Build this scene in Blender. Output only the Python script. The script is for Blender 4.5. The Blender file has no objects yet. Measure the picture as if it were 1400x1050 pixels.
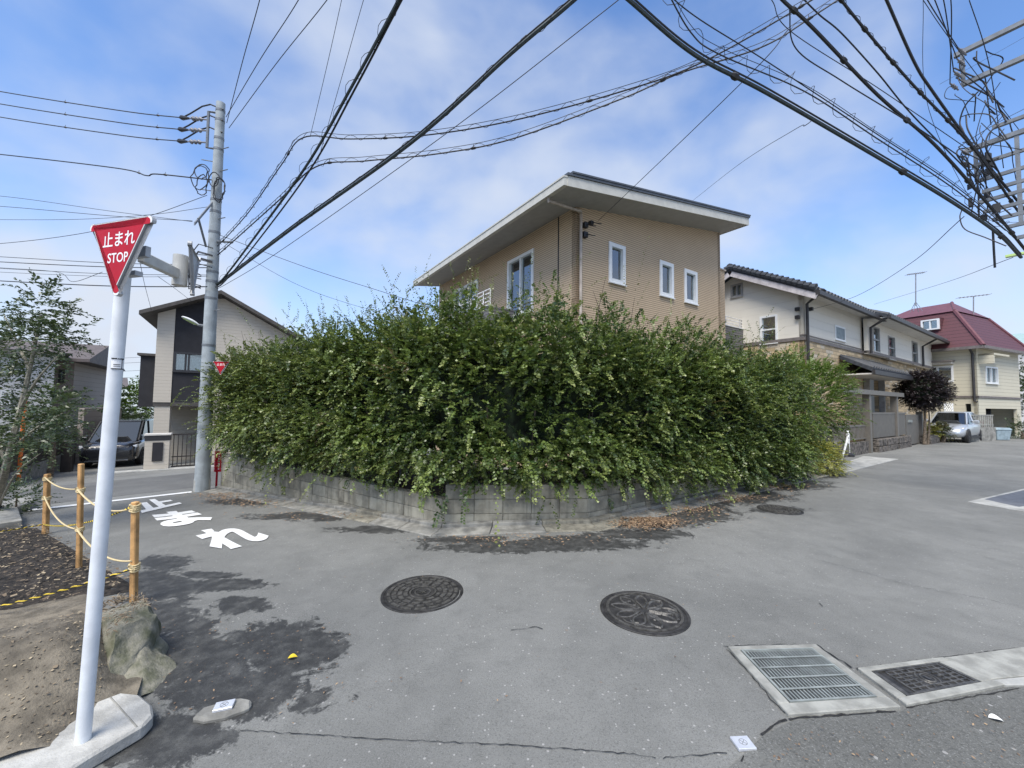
import bpy, bmesh, math, random
import numpy as np
from mathutils import Vector, Matrix, noise as mnoise
random.seed(11); rng = np.random.default_rng(7)
R_ = math.radians
SC = bpy.context.scene
COL = SC.collection
# ------------------------------------------------------------------ camera
F_PX, CXP, CYP, CAM_H = 545.0, 700.0, 525.0, 1.55
PITCH, ROLL = R_(2.95), R_(0.70)
_r0 = Vector((math.cos(ROLL), 0, math.sin(ROLL)))
FW = Vector((0, math.cos(PITCH), math.sin(PITCH)))
_u0 = Vector((0, -math.sin(PITCH), math.cos(PITCH)))
RT = (Vector((1, 0, 0)) * math.cos(ROLL) + _u0 * math.sin(ROLL)).normalized()
UP = (_u0 * math.cos(ROLL) - Vector((1, 0, 0)) * math.sin(ROLL)).normalized()
CAM = Vector((0, 0, CAM_H))
cd = bpy.data.cameras.new('camera'); cam = bpy.data.objects.new('camera', cd); COL.objects.link(cam)
cam.matrix_world = Matrix(((RT.x, UP.x, -FW.x, CAM.x), (RT.y, UP.y, -FW.y, CAM.y), (RT.z, UP.z, -FW.z, CAM.z), (0, 0, 0, 1)))
cd.sensor_width = 36; cd.lens = F_PX / 1400 * 36; cd.clip_start = 0.05; cd.clip_end = 3000
SC.camera = cam
# ------------------------------------------------------------------ sun, sky, exposure
SUN_EL, SUN_AZ = R_(58), R_(200)          # azimuth measured clockwise from +Y (the sun stands behind the viewer's left shoulder)
sd = Vector((math.sin(SUN_AZ) * math.cos(SUN_EL), math.cos(SUN_AZ) * math.cos(SUN_EL), math.sin(SUN_EL)))
sl = bpy.data.lights.new('sun', 'SUN'); sl.energy = 2.7; sl.angle = R_(34); sl.color = (1, 0.94, 0.85)
so = bpy.data.objects.new('sun', sl); COL.objects.link(so); so.rotation_euler = (-sd).to_track_quat('-Z', 'Y').to_euler()
SC.view_settings.view_transform = 'Standard'; SC.view_settings.look = 'None'
SC.view_settings.exposure = 0.9; SC.view_settings.gamma = 1; SC.view_settings.use_curve_mapping = False
w = bpy.data.worlds.new('World'); SC.world = w; w.use_nodes = True
nt = w.node_tree; N = nt.nodes; L = nt.links; N.clear()
wo = N.new('ShaderNodeOutputWorld'); bg = N.new('ShaderNodeBackground'); bg.inputs[1].default_value = 0.12
L.new(bg.outputs[0], wo.inputs[0])
sky = N.new('ShaderNodeTexSky'); sky.sky_type = 'NISHITA'; sky.sun_disc = False
sky.sun_elevation = SUN_EL; sky.sun_rotation = SUN_AZ; sky.air_density = 1.0; sky.dust_density = 0.6; sky.ozone_density = 1.6
tc = N.new('ShaderNodeTexCoord'); sx = N.new('ShaderNodeSeparateXYZ'); L.new(tc.outputs['Generated'], sx.inputs[0])
def wm(op, a, b=None, cl=False):
    n = N.new('ShaderNodeMath'); n.operation = op; n.use_clamp = cl
    for i, v in enumerate((a, b)):
        if v is None: continue
        if isinstance(v, (int, float)): n.inputs[i].default_value = v
        else: L.new(v, n.inputs[i])
    return n.outputs[0]
def wnoise(scale, det, rough, dist, sxy=(1, 1), rot=0.0, off=(0, 0, 0)):
    mp = N.new('ShaderNodeMapping'); mp.inputs['Scale'].default_value = (sxy[0], 1, sxy[1]); mp.inputs['Rotation'].default_value = (0, rot, 0); mp.inputs['Location'].default_value = off
    L.new(tc.outputs['Generated'], mp.inputs[0])
    n = N.new('ShaderNodeTexNoise'); n.inputs['Scale'].default_value = scale; n.inputs['Detail'].default_value = det
    n.inputs['Roughness'].default_value = rough; n.inputs['Distortion'].default_value = dist
    L.new(mp.outputs[0], n.inputs['Vector']); return n.outputs[0]
c1 = wnoise(2.3, 4, 0.5, 0.2, (0.75, 1.25), R_(28), (1.3, 0.2, 0))
c2 = wnoise(6.0, 5, 0.5, 0.2, (0.8, 1.3), R_(28), (4, 1, 0))
cs = wm('ADD', wm('MULTIPLY', c1, 0.72), wm('MULTIPLY', c2, 0.28))
ramp = N.new('ShaderNodeMapRange'); ramp.interpolation_type = 'SMOOTHSTEP'
ramp.inputs['From Min'].default_value = 0.36; ramp.inputs['From Max'].default_value = 0.68
L.new(cs, ramp.inputs['Value'])
hz = N.new('ShaderNodeMapRange'); hz.interpolation_type = 'SMOOTHSTEP'     # cloud deck closes towards the horizon
hz.inputs['From Min'].default_value = 0.50; hz.inputs['From Max'].default_value = 0.0
L.new(sx.outputs[2], hz.inputs['Value'])
msk = wm('ADD', wm('MULTIPLY', ramp.outputs[0], 0.86), wm('MULTIPLY', hz.outputs[0], 0.55), True)
tint = N.new('ShaderNodeMix'); tint.data_type = 'RGBA'; tint.blend_type = 'MULTIPLY'; tint.inputs[0].default_value = 1
L.new(sky.outputs[0], tint.inputs[6]); tint.inputs[7].default_value = (0.80, 0.98, 1.20, 1)
cm = N.new('ShaderNodeMix'); cm.data_type = 'RGBA'
L.new(msk, cm.inputs[0]); L.new(tint.outputs[2], cm.inputs[6]); cm.inputs[7].default_value = (3.25, 3.55, 4.10, 1)
L.new(cm.outputs[2], bg.inputs[0])
# ------------------------------------------------------------------ ground and pixel helpers
UL = Vector((-0.777, 0.629, 0)); AD = Vector((0.829, 0.559, 0)); BD = Vector((-0.559, 0.829, 0))
def gz(x, y):
    s = -0.777 * x + 0.629 * y - 3.2
    v = 0.063 * (math.log1p(math.exp(-abs(s) * 1.2)) / 1.2 + max(s, 0))
    return -min(v, 1.25 + max(0, v - 1.25) * 0.3)
def ray(px, py): return FW + RT * ((px - CXP) / F_PX) - UP * ((py - CYP) / F_PX)
def at(px, py, d): return CAM + ray(px, py) * d
def atz(px, py, z):
    r = ray(px, py); return CAM + r * ((z - CAM.z) / r.z)
def gp(px, py, h=0.0):
    z = h
    for _ in range(30):
        p = atz(px, py, z); z = 0.5 * z + 0.5 * (gz(p.x, p.y) + h)
    p = atz(px, py, z); return Vector((p.x, p.y, gz(p.x, p.y) + h))
def proj(p):
    q = Vector(p) - CAM; d = q.dot(FW); return (CXP + F_PX * q.dot(RT) / d, CYP - F_PX * q.dot(UP) / d, d)
class Fr:                                   # a vertical facade frame: u along, o outwards, z up
    def __init__(s, P, d, flip=False):
        s.P = Vector((P[0], P[1], 0)); s.d = Vector(d).normalized(); s.n = Vector((s.d.y, -s.d.x, 0)) * (-1 if flip else 1)
    def w(s, u, z, o=0.0): q = s.P + s.d * u + s.n * o; return Vector((q.x, q.y, z))
    def px(s, px, py, o=0.0):
        r = ray(px, py); Q = s.P + s.n * o
        t = (Q - CAM).dot(s.n) / r.dot(s.n); p = CAM + r * t
        return (p - Q).dot(s.d), p.z
# ------------------------------------------------------------------ materials
MATS = {}
def nodes(name):
    m = bpy.data.materials.new(name); m.use_nodes = True; MATS[name] = m
    t = m.node_tree; return m, t, t.nodes['Principled BSDF'], t.nodes, t.links
def nmath(t, op, a, b=None, cl=False):
    n = t.nodes.new('ShaderNodeMath'); n.operation = op; n.use_clamp = cl
    for i, v in enumerate((a, b)):
        if v is None: continue
        if isinstance(v, (int, float)): n.inputs[i].default_value = v
        else: t.links.new(v, n.inputs[i])
    return n.outputs[0]
def nnoise(t, vec, scale, det=4, rough=0.55, dist=0):
    n = t.nodes.new('ShaderNodeTexNoise'); n.inputs['Scale'].default_value = scale; n.inputs['Detail'].default_value = det
    n.inputs['Roughness'].default_value = rough; n.inputs['Distortion'].default_value = dist
    t.links.new(vec, n.inputs['Vector']); return n.outputs[0]
def nrange(t, v, a, b, c=0.0, d=1.0, smooth=True):
    n = t.nodes.new('ShaderNodeMapRange'); n.interpolation_type = 'SMOOTHSTEP' if smooth else 'LINEAR'
    for k, x in zip(('From Min', 'From Max', 'To Min', 'To Max'), (a, b, c, d)): n.inputs[k].default_value = x
    t.links.new(v, n.inputs['Value']); return n.outputs[0]
def nmix(t, fac, a, b, blend='MIX'):
    n = t.nodes.new('ShaderNodeMix'); n.data_type = 'RGBA'; n.blend_type = blend
    for i, v in ((0, fac), (6, a), (7, b)):
        if isinstance(v, (int, float)): n.inputs[i].default_value = v
        elif isinstance(v, tuple): n.inputs[i].default_value = (*v[:3], 1)
        else: t.links.new(v, n.inputs[i])
    return n.outputs[2]
def nbump(t, b, h, strength, dist=0.01):
    n = t.nodes.new('ShaderNodeBump'); n.inputs['Strength'].default_value = strength; n.inputs['Distance'].default_value = dist
    t.links.new(h, n.inputs['Height']); t.links.new(n.outputs[0], b.inputs['Normal'])
def npos(t): return t.nodes.new('ShaderNodeNewGeometry').outputs['Position']
def nobj(t): return t.nodes.new('ShaderNodeTexCoord').outputs['Object']
def mat(name, col, rough=0.7, var=0.12, scale=6, bump=0.0, bscale=60, metal=0, stain=0.0, col2=None, spec=0.5, streak=0.0, coat=0):
    m, t, b, NN, LL = nodes(name)
    p = npos(t); v = nnoise(t, p, scale, 5, 0.6)
    c2 = col2 or tuple(max(0, c * (1 - 2.2 * var)) for c in col); c1 = col if col2 else tuple(min(1, c * (1 + var)) for c in col)
    c = nmix(t, nrange(t, v, 0.3, 0.7), c2, c1)
    if stain:
        c = nmix(t, nmath(t, 'MULTIPLY', nrange(t, nnoise(t, p, 1.7, 6, 0.65), 0.5, 0.75), stain), c, tuple(x * 0.35 for x in col))
    if streak:
        mp = NN.new('ShaderNodeMapping'); mp.inputs['Scale'].default_value = (14, 14, 0.9); LL.new(p, mp.inputs[0])
        c = nmix(t, nmath(t, 'MULTIPLY', nrange(t, nnoise(t, mp.outputs[0], 1, 4, 0.6), 0.48, 0.78), streak), c, tuple(x * 0.3 for x in col))
    LL.new(c, b.inputs['Base Color']); b.inputs['Roughness'].default_value = rough; b.inputs['Metallic'].default_value = metal
    b.inputs['Specular IOR Level'].default_value = spec; b.inputs['Coat Weight'].default_value = coat; b.inputs['Coat Roughness'].default_value = 0.05
    if bump: nbump(t, b, nnoise(t, p, bscale, 5, 0.65), bump)
    return m
def siding(name, col, joint, pitch, jw=0.14, vj=0.0, d=None, var=0.08, rough=0.75, depth=0.012, brickvar=0.0):
    m, t, b, NN, LL = nodes(name)
    p = npos(t); s = NN.new('ShaderNodeSeparateXYZ'); LL.new(p, s.inputs[0])
    zf = nmath(t, 'DIVIDE', s.outputs[2], pitch); fr = nmath(t, 'FRACT', nmath(t, 'ADD', zf, 100))
    mk = nmath(t, 'LESS_THAN', fr, jw)
    c = nmix(t, nnoise(t, p, 2.5, 5, 0.6), tuple(x * (1 - var * 1.5) for x in col), tuple(min(1, x * (1 + var)) for x in col))
    c = nmix(t, nmath(t, 'MULTIPLY', nnoise(t, p, 70, 3, 0.6), 0.25), c, tuple(x * 0.6 for x in col))
    if vj:
        dt = NN.new('ShaderNodeVectorMath'); dt.operation = 'DOT_PRODUCT'; LL.new(p, dt.inputs[0]); dt.inputs[1].default_value = d
        row = nmath(t, 'FLOOR', nmath(t, 'ADD', zf, 100))
        uu = nmath(t, 'ADD', nmath(t, 'DIVIDE', dt.outputs['Value'], vj), nmath(t, 'MULTIPLY', row, 0.37))
        vm = nmath(t, 'LESS_THAN', nmath(t, 'FRACT', nmath(t, 'ADD', uu, 500)), jw * pitch / vj)
        mk = nmath(t, 'MAXIMUM', mk, vm)
        if brickvar:
            cb = NN.new('ShaderNodeCombineXYZ'); LL.new(nmath(t, 'FLOOR', nmath(t, 'ADD', uu, 500)), cb.inputs[0]); LL.new(row, cb.inputs[1])
            wn = NN.new('ShaderNodeTexWhiteNoise'); LL.new(cb.outputs[0], wn.inputs['Vector'])
            c = nmix(t, nmath(t, 'MULTIPLY', wn.outputs['Value'], brickvar), c, tuple(x * 0.3 for x in col))
            c = nmix(t, nmath(t, 'MULTIPLY', nmath(t, 'GREATER_THAN', wn.outputs['Value'], 0.8), brickvar * 0.6), c, (0.75, 0.68, 0.55))
    c = nmix(t, mk, c, joint)
    LL.new(c, b.inputs['Base Color']); b.inputs['Roughness'].default_value = rough
    nbump(t, b, nmath(t, 'SUBTRACT', 1, mk), 0.8, depth)
    return m
def leafmat(name, tip=(0.14, 0.2, 0.03), a=(0.035, 0.075, 0.018), bcol=(0.085, 0.14, 0.035), rough=0.36, tr=0.26):
    m, t, b, NN, LL = nodes(name)
    at_ = NN.new('ShaderNodeAttribute'); at_.attribute_name = 'hue'
    s = NN.new('ShaderNodeSeparateColor'); LL.new(at_.outputs['Color'], s.inputs[0])
    c = nmix(t, s.outputs[0], a, bcol); c = nmix(t, s.outputs[1], c, tip); c = nmix(t, s.outputs[2], c, (0.16, 0.085, 0.045))
    LL.new(c, b.inputs['Base Color']); b.inputs['Roughness'].default_value = rough; b.inputs['Specular IOR Level'].default_value = 0.6
    tl = NN.new('ShaderNodeBsdfTranslucent'); LL.new(nmix(t, 1.0, c, (1.0, 1.0, 0.6), 'MULTIPLY'), tl.inputs[0])
    mx = NN.new('ShaderNodeMixShader'); mx.inputs[0].default_value = tr
    LL.new(b.outputs[0], mx.inputs[1]); LL.new(tl.outputs[0], mx.inputs[2]); LL.new(mx.outputs[0], t.nodes['Material Output'].inputs[0])
    return m
def glassmat(name, refl=0.22, tint=(0.75, 0.85, 0.85), rough=0.01):
    m, t, b, NN, LL = nodes(name)
    g = NN.new('ShaderNodeBsdfGlossy'); g.inputs['Roughness'].default_value = rough; g.inputs[0].default_value = (0.9, 0.95, 1, 1)
    tp = NN.new('ShaderNodeBsdfTransparent'); tp.inputs[0].default_value = (*tint, 1)
    lw = NN.new('ShaderNodeLayerWeight'); lw.inputs[0].default_value = 0.25
    mx = NN.new('ShaderNodeMixShader'); LL.new(nmath(t, 'ADD', nmath(t, 'MULTIPLY', lw.outputs['Fresnel'], 0.9), refl, True), mx.inputs[0])
    LL.new(tp.outputs[0], mx.inputs[1]); LL.new(g.outputs[0], mx.inputs[2]); LL.new(mx.outputs[0], t.nodes['Material Output'].inputs[0])
    return m
# ------------------------------------------------------------------ mesh builder
WL = {}
class MB:
    def __init__(s): s.v = []; s.f = []; s.m = []
    def add(s, vs, fs):
        k = len(s.v); s.v += [tuple(v) for v in vs]; s.f += [tuple(i + k for i in f) for f in fs]; return s
    def hexa(s, b, t):                       # two matching 4-point rings
        return s.add(list(b) + list(t), [(3, 2, 1, 0), (4, 5, 6, 7), (0, 1, 5, 4), (1, 2, 6, 5), (2, 3, 7, 6), (3, 0, 4, 7)])
    def box(s, c, sz, X=None, Y=None, Z=None):
        X = Vector(X or (1, 0, 0)).normalized(); Z = Vector(Z or (0, 0, 1)).normalized(); Y = Vector(Y).normalized() if Y else Z.cross(X)
        c = Vector(c); a, b, h = (q / 2 for q in sz)
        q = [(-1, -1), (1, -1), (1, 1), (-1, 1)]
        return s.hexa([c + X * a * i + Y * b * j - Z * h for i, j in q], [c + X * a * i + Y * b * j + Z * h for i, j in q])
    def fbox(s, fr, u0, u1, z0, z1, o0, o1):  # box on a facade frame
        r = lambda z: [fr.w(u0, z, o1), fr.w(u1, z, o1), fr.w(u1, z, o0), fr.w(u0, z, o0)]
        return s.hexa(r(z0), r(z1))
    def prism(s, poly, vec):
        n = len(poly); vec = Vector(vec); P = [Vector(p) for p in poly]
        return s.add(P + [p + vec for p in P], [tuple(range(n))[::-1], tuple(range(n, 2 * n))] + [(i, (i + 1) % n, n + (i + 1) % n, n + i) for i in range(n)])
    def quad(s, *p): return s.add(p, [tuple(range(len(p)))])
    def tube(s, pts, r, seg=6, cap=True):
        pts = [Vector(p) for p in pts]; n = len(pts); rs = r if isinstance(r, (list, tuple)) else [r] * n
        k = len(s.v); up = None
        for i, p in enumerate(pts):
            t = (pts[min(i + 1, n - 1)] - pts[max(i - 1, 0)]).normalized()
            if up is None: up = Vector((0, 0, 1)) if abs(t.z) < 0.9 else Vector((1, 0, 0))
            a = t.cross(up).normalized(); bb = a.cross(t).normalized(); up = bb
            for j in range(seg):
                an = 2 * math.pi * j / seg; s.v.append(tuple(p + a * math.cos(an) * rs[i] + bb * math.sin(an) * rs[i]))
        for i in range(n - 1):
            for j in range(seg):
                s.f.append((k + i * seg + j, k + i * seg + (j + 1) % seg, k + (i + 1) * seg + (j + 1) % seg, k + (i + 1) * seg + j))
        if cap: s.f.append(tuple(k + j for j in range(seg))[::-1]); s.f.append(tuple(k + (n - 1) * seg + j for j in range(seg)))
        return s
    def lathe(s, c, prof, seg=24, ax=(0, 0, 1), X=None):   # prof [(r,h)]
        ax = Vector(ax).normalized(); X = Vector(X) if X else (Vector((1, 0, 0)) if abs(ax.x) < 0.9 else Vector((0, 1, 0))); X = (X - ax * X.dot(ax)).normalized(); Y = ax.cross(X); c = Vector(c); k = len(s.v)
        for r, h in prof:
            for j in range(seg):
                an = 2 * math.pi * j / seg; s.v.append(tuple(c + ax * h + (X * math.cos(an) + Y * math.sin(an)) * r))
        for i in range(len(prof) - 1):
            for j in range(seg): s.f.append((k + i * seg + j, k + i * seg + (j + 1) % seg, k + (i + 1) * seg + (j + 1) % seg, k + (i + 1) * seg + j))
        s.f.append(tuple(k + j for j in range(seg))[::-1]); s.f.append(tuple(k + (len(prof) - 1) * seg + j for j in range(seg)))
        return s
    def ring(s, c, R, r, ax=(0, 0, 1), seg=24):
        ax = Vector(ax).normalized(); X = Vector((1, 0, 0)) if abs(ax.x) < .9 else Vector((0, 1, 0)); X = (X - ax * X.dot(ax)).normalized(); Y = ax.cross(X); c = Vector(c)
        return s.tube([c + (X * math.cos(2 * math.pi * i / seg) + Y * math.sin(2 * math.pi * i / seg)) * R for i in range(seg + 1)], r, 5, cap=False)
    def build(s, name, m, parent=None, smooth=False, bevel=0, loc=None):
        me = bpy.data.meshes.new(name); o = bpy.data.objects.new(name, me); COL.objects.link(o)
        org = WL[parent.name] if parent else (Vector(loc) if loc is not None else Vector((0, 0, 0)))
        me.from_pydata([(a - org.x, b - org.y, c - org.z) for a, b, c in s.v], [], s.f); me.update()
        if bevel:
            md = o.modifiers.new('bevel', 'BEVEL'); md.width = bevel; md.segments = 1; md.limit_method = 'ANGLE'
        bm = bmesh.new(); bm.from_mesh(me); bmesh.ops.recalc_face_normals(bm, faces=bm.faces); bm.to_mesh(me); bm.free()
        me.materials.append(MATS[m] if isinstance(m, str) else m)
        if smooth:
            for p in me.polygons: p.use_smooth = True
            try: me.set_sharp_from_angle(angle=R_(40))
            except Exception: pass
        if parent: o.parent = parent
        else: o.location = org
        WL[o.name] = org
        return o
def tag(o, label=None, cat=None, group=None, kind=None):
    for k, v in (('label', label), ('category', cat), ('group', group), ('kind', kind)):
        if v: o[k] = v
    return o
def thing(name, loc, label, cat, group=None):
    o = bpy.data.objects.new(name, None); COL.objects.link(o); o.location = Vector(loc); WL[o.name] = Vector(loc); o.empty_display_size = 0.2
    return tag(o, label, cat, group)
def text_mesh(body, size=1.0, extrude=0.0, bold=0.0):
    cu = bpy.data.curves.new('t', 'FONT'); cu.body = body; cu.size = size; cu.extrude = extrude; cu.offset = bold; cu.align_x = 'CENTER'; cu.align_y = 'CENTER'; cu.resolution_u = 4
    o = bpy.data.objects.new('t', cu); COL.objects.link(o); dg = bpy.context.evaluated_depsgraph_get()
    me = bpy.data.meshes.new_from_object(o.evaluated_get(dg)); bpy.data.objects.remove(o)
    vs = [v.co.copy() for v in me.vertices]; fs = [tuple(p.vertices) for p in me.polygons]; bpy.data.meshes.remove(me)
    if vs:
        x0, x1 = min(v.x for v in vs), max(v.x for v in vs); y0, y1 = min(v.y for v in vs), max(v.y for v in vs)
        for v in vs: v.x -= (x0 + x1) / 2; v.y -= (y0 + y1) / 2
        return vs, fs, x1 - x0, y1 - y0
    return vs, fs, 1, 1
def put_text(mb, body, C, X, Y, w, h, bold=0.0):   # text fitted into w x h at centre C
    vs, fs, tw, th = text_mesh(body, bold=bold)
    C = Vector(C); X = Vector(X).normalized(); Y = Vector(Y).normalized()
    mb.add([C + X * (v.x / tw * w) + Y * (v.y / th * h) for v in vs], fs)
# bulk numpy meshes with a colour attribute (foliage, litter)
def np_mesh(name, V, Fq, m, parent=None, hue=None, loc=None):
    org = WL[parent.name] if parent else Vector(loc if loc is not None else (0, 0, 0))
    me = bpy.data.meshes.new(name); V = V - np.array(org[:])[None]
    k = Fq.shape[1]
    me.vertices.add(len(V)); me.vertices.foreach_set('co', V.astype(np.float32).ravel())
    me.loops.add(Fq.size); me.loops.foreach_set('vertex_index', Fq.astype(np.int32).ravel())
    me.polygons.add(len(Fq)); me.polygons.foreach_set('loop_start', (np.arange(len(Fq)) * k).astype(np.int32))
    me.update(calc_edges=True)
    if hue is not None:
        a = me.color_attributes.new('hue', 'FLOAT_COLOR', 'POINT'); a.data.foreach_set('color', hue.astype(np.float32).ravel())
    me.materials.append(MATS[m]); o = bpy.data.objects.new(name, me); COL.objects.link(o)
    if parent: o.parent = parent
    else: o.location = org
    WL[o.name] = org
    return o
def nrm(a): return a / (np.linalg.norm(a, axis=-1, keepdims=True) + 1e-9)
def shoots(O, D, Ln, droop, nleaf, leaf, width, hue, jit=0.5, spread=0.9, tipgain=0.5):
    """leafy shoots: origin O, direction D, length Ln; returns leaf quads (rhombs) with per-leaf hue, and shoot end curves"""
    n = len(O); t = (np.arange(nleaf) + 1.0) / nleaf; t = np.sqrt(t)[None, :, None] * 0.9 + 0.1 * t[None, :, None]
    Pn = O[:, None] + D[:, None] * (Ln[:, None, None] * t); Pn[..., 2] -= (droop[:, None] * (Ln[:, None] * t[..., 0]) ** 2)
    T = D[:, None] * np.ones_like(t); T = T.copy(); T[..., 2] -= 2 * droop[:, None] * Ln[:, None] * t[..., 0]; T = nrm(T)
    up = np.array([0, 0, 1.0]); S = nrm(np.cross(T, up) + 1e-4); U = nrm(np.cross(S, T))
    sgn = np.where(np.arange(nleaf) % 2 == 0, 1, -1)[None, :, None]
    ld = nrm(S * sgn * spread + T * 0.55 + U * 0.25 + rng.normal(0, jit * 0.45, Pn.shape))
    ln = nrm(U + rng.normal(0, jit, Pn.shape)); sd_ = nrm(np.cross(ld, ln))
    sz = leaf * rng.uniform(0.55, 1.4, (n, nleaf, 1)) * (1.08 - 0.35 * t)
    base = Pn; mid = base + ld * sz * 0.5; tip = base + ld * sz - ln * sz * 0.18
    a = mid + sd_ * sz * width + ln * sz * 0.08; b = mid - sd_ * sz * width + ln * sz * 0.08
    V = np.stack([base, a, tip, b], axis=2).reshape(-1, 3)
    Fq = np.arange(len(V)).reshape(-1, 4)
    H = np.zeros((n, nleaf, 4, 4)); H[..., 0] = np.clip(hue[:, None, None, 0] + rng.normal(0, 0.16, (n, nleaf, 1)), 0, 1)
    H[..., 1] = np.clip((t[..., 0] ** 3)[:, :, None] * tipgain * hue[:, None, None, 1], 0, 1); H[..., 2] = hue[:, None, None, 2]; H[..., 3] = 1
    return V, Fq, H.reshape(-1, 4)
# ------------------------------------------------------------------ ground materials
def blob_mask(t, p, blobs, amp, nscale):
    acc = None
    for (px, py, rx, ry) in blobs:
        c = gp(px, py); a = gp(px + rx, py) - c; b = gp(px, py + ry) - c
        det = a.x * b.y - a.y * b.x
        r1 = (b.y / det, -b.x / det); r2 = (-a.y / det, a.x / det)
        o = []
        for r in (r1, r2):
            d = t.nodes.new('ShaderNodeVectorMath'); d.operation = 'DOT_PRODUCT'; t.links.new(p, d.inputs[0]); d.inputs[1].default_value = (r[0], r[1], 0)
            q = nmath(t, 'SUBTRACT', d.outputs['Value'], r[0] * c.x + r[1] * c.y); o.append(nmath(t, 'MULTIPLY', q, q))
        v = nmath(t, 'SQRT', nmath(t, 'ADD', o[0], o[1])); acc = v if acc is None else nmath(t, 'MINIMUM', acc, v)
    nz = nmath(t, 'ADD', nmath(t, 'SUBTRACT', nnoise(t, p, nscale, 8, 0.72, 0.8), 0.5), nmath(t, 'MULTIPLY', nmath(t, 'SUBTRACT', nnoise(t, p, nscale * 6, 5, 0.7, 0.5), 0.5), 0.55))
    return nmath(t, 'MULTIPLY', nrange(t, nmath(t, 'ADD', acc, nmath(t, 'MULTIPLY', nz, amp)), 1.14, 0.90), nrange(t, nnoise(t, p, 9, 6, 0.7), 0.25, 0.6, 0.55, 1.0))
def asphalt(name, lo, hi, speck, patchy=None, coarse=1.0, bump=0.5):
    m, t, b, NN, LL = nodes(name); p = npos(t)
    c = nmix(t, nrange(t, nnoise(t, p, 0.55, 5, 0.6, 0.4), 0.3, 0.7), lo, hi)
    c = nmix(t, nmath(t, 'MULTIPLY', nrange(t, nnoise(t, p, 5, 6, 0.65), 0.45, 0.75), 0.35), c, tuple(x * 0.62 for x in lo))
    c = nmix(t, nmath(t, 'MULTIPLY', nrange(t, nnoise(t, p, 0.9, 7, 0.7, 1.2), 0.5, 0.62), 0.22), c, tuple(x * 0.72 for x in lo))
    c = nmix(t, nmath(t, 'MULTIPLY', nrange(t, nnoise(t, p, 1.6, 6, 0.6, 0.3), 0.55, 0.7), 0.22), c, tuple(min(1, x * 1.35) for x in hi))
    g = nnoise(t, p, 230 / coarse, 3, 0.75)
    c = nmix(t, nmath(t, 'MULTIPLY', nrange(t, g, 0.54, 0.68), 0.75), c, speck)
    c = nmix(t, nmath(t, 'MULTIPLY', nrange(t, nnoise(t, p, 130 / coarse, 4, 0.75), 0.50, 0.36), 0.55), c, tuple(x * 0.45 for x in lo))
    vo = NN.new('ShaderNodeTexVoronoi'); vo.inputs['Scale'].default_value = 55 / coarse; LL.new(p, vo.inputs['Vector'])
    wn = NN.new('ShaderNodeSeparateColor'); LL.new(vo.outputs['Color'], wn.inputs[0])
    sp = nmath(t, 'MULTIPLY', nmath(t, 'GREATER_THAN', wn.outputs[0], 0.962), nmath(t, 'LESS_THAN', vo.outputs['Distance'], 0.32))
    c = nmix(t, nmath(t, 'MULTIPLY', sp, 0.6), c, (0.42, 0.41, 0.39))
    rgh = 0.85
    if patchy:
        k = blob_mask(t, p, patchy, 2.7, 2.6)
        c = nmix(t, k, c, nmix(t, 0.80, c, (0.006, 0.006, 0.007)))  # asphalt colour mixed much darker inside the ragged patches
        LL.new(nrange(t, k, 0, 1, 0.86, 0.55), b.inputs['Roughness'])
    else: b.inputs['Roughness'].default_value = rgh
    LL.new(c, b.inputs['Base Color']); b.inputs['Specular IOR Level'].default_value = 0.4
    nbump(t, b, nmath(t, 'ADD', g, nmath(t, 'MULTIPLY', nnoise(t, p, 45 / coarse, 3), 0.6)), bump, 0.006)
    return m
DARK_PATCHES = [(255, 900, 95, 42), (385, 890, 80, 50), (335, 940, 110, 38), (225, 845, 60, 34), (215, 800, 60, 26), (195, 1010, 110, 40), (310, 800, 62, 9), (330, 826, 40, 11), (280, 786, 45, 6), (225, 770, 40, 12),
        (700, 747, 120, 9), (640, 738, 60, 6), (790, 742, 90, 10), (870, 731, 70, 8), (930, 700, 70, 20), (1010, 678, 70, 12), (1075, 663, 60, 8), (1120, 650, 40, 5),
        (420, 706, 90, 6), (520, 724, 60, 5), (330, 686, 50, 5), (1066, 697, 42, 5)]  # dark patches of the road colour: pixel centre and radii
asphalt('asphalt', (0.148, 0.150, 0.140), (0.212, 0.213, 0.198), (0.30, 0.30, 0.30), DARK_PATCHES)
asphalt('asphalt_coarse', (0.112, 0.113, 0.104), (0.165, 0.166, 0.153), (0.30, 0.30, 0.29), None, 1.7, 0.9)
asphalt('asphalt_dark', (0.100, 0.101, 0.097), (0.145, 0.146, 0.138), (0.2, 0.2, 0.2), None, 1.0, 0.5)
mat('concrete', (0.40, 0.40, 0.375), 0.85, 0.14, 5, 0.35, 90, stain=0.55)
mat('concrete_light', (0.32, 0.32, 0.29), 0.88, 0.14, 9, 0.5, 90, stain=0.5)
mat('concrete_dirty', (0.27, 0.265, 0.24), 0.9, 0.2, 6, 0.4, 90, stain=0.6)
mat('block_a', (0.345, 0.325, 0.262), 0.9, 0.18, 5, 0.4, 110, stain=0.55, streak=0.65)
mat('block_b', (0.285, 0.268, 0.215), 0.9, 0.20, 6, 0.4, 110, stain=0.6, streak=0.7)
mat('block_c', (0.385, 0.365, 0.295), 0.9, 0.15, 4, 0.4, 110, stain=0.45, streak=0.6)
mat('mortar', (0.19, 0.185, 0.155), 0.95, 0.2, 20, 0.3, 120)
mat('kerb_white', (0.42, 0.415, 0.385), 0.85, 0.12, 9, 0.5, 70, stain=0.6)
mat('road_paint', (0.74, 0.74, 0.72), 0.75, 0.05, 20, 0.3, 160, stain=0.12)
mat('cast_iron', (0.050, 0.048, 0.046), 0.55, 0.25, 14, 0.3, 120, metal=0.35)
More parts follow.
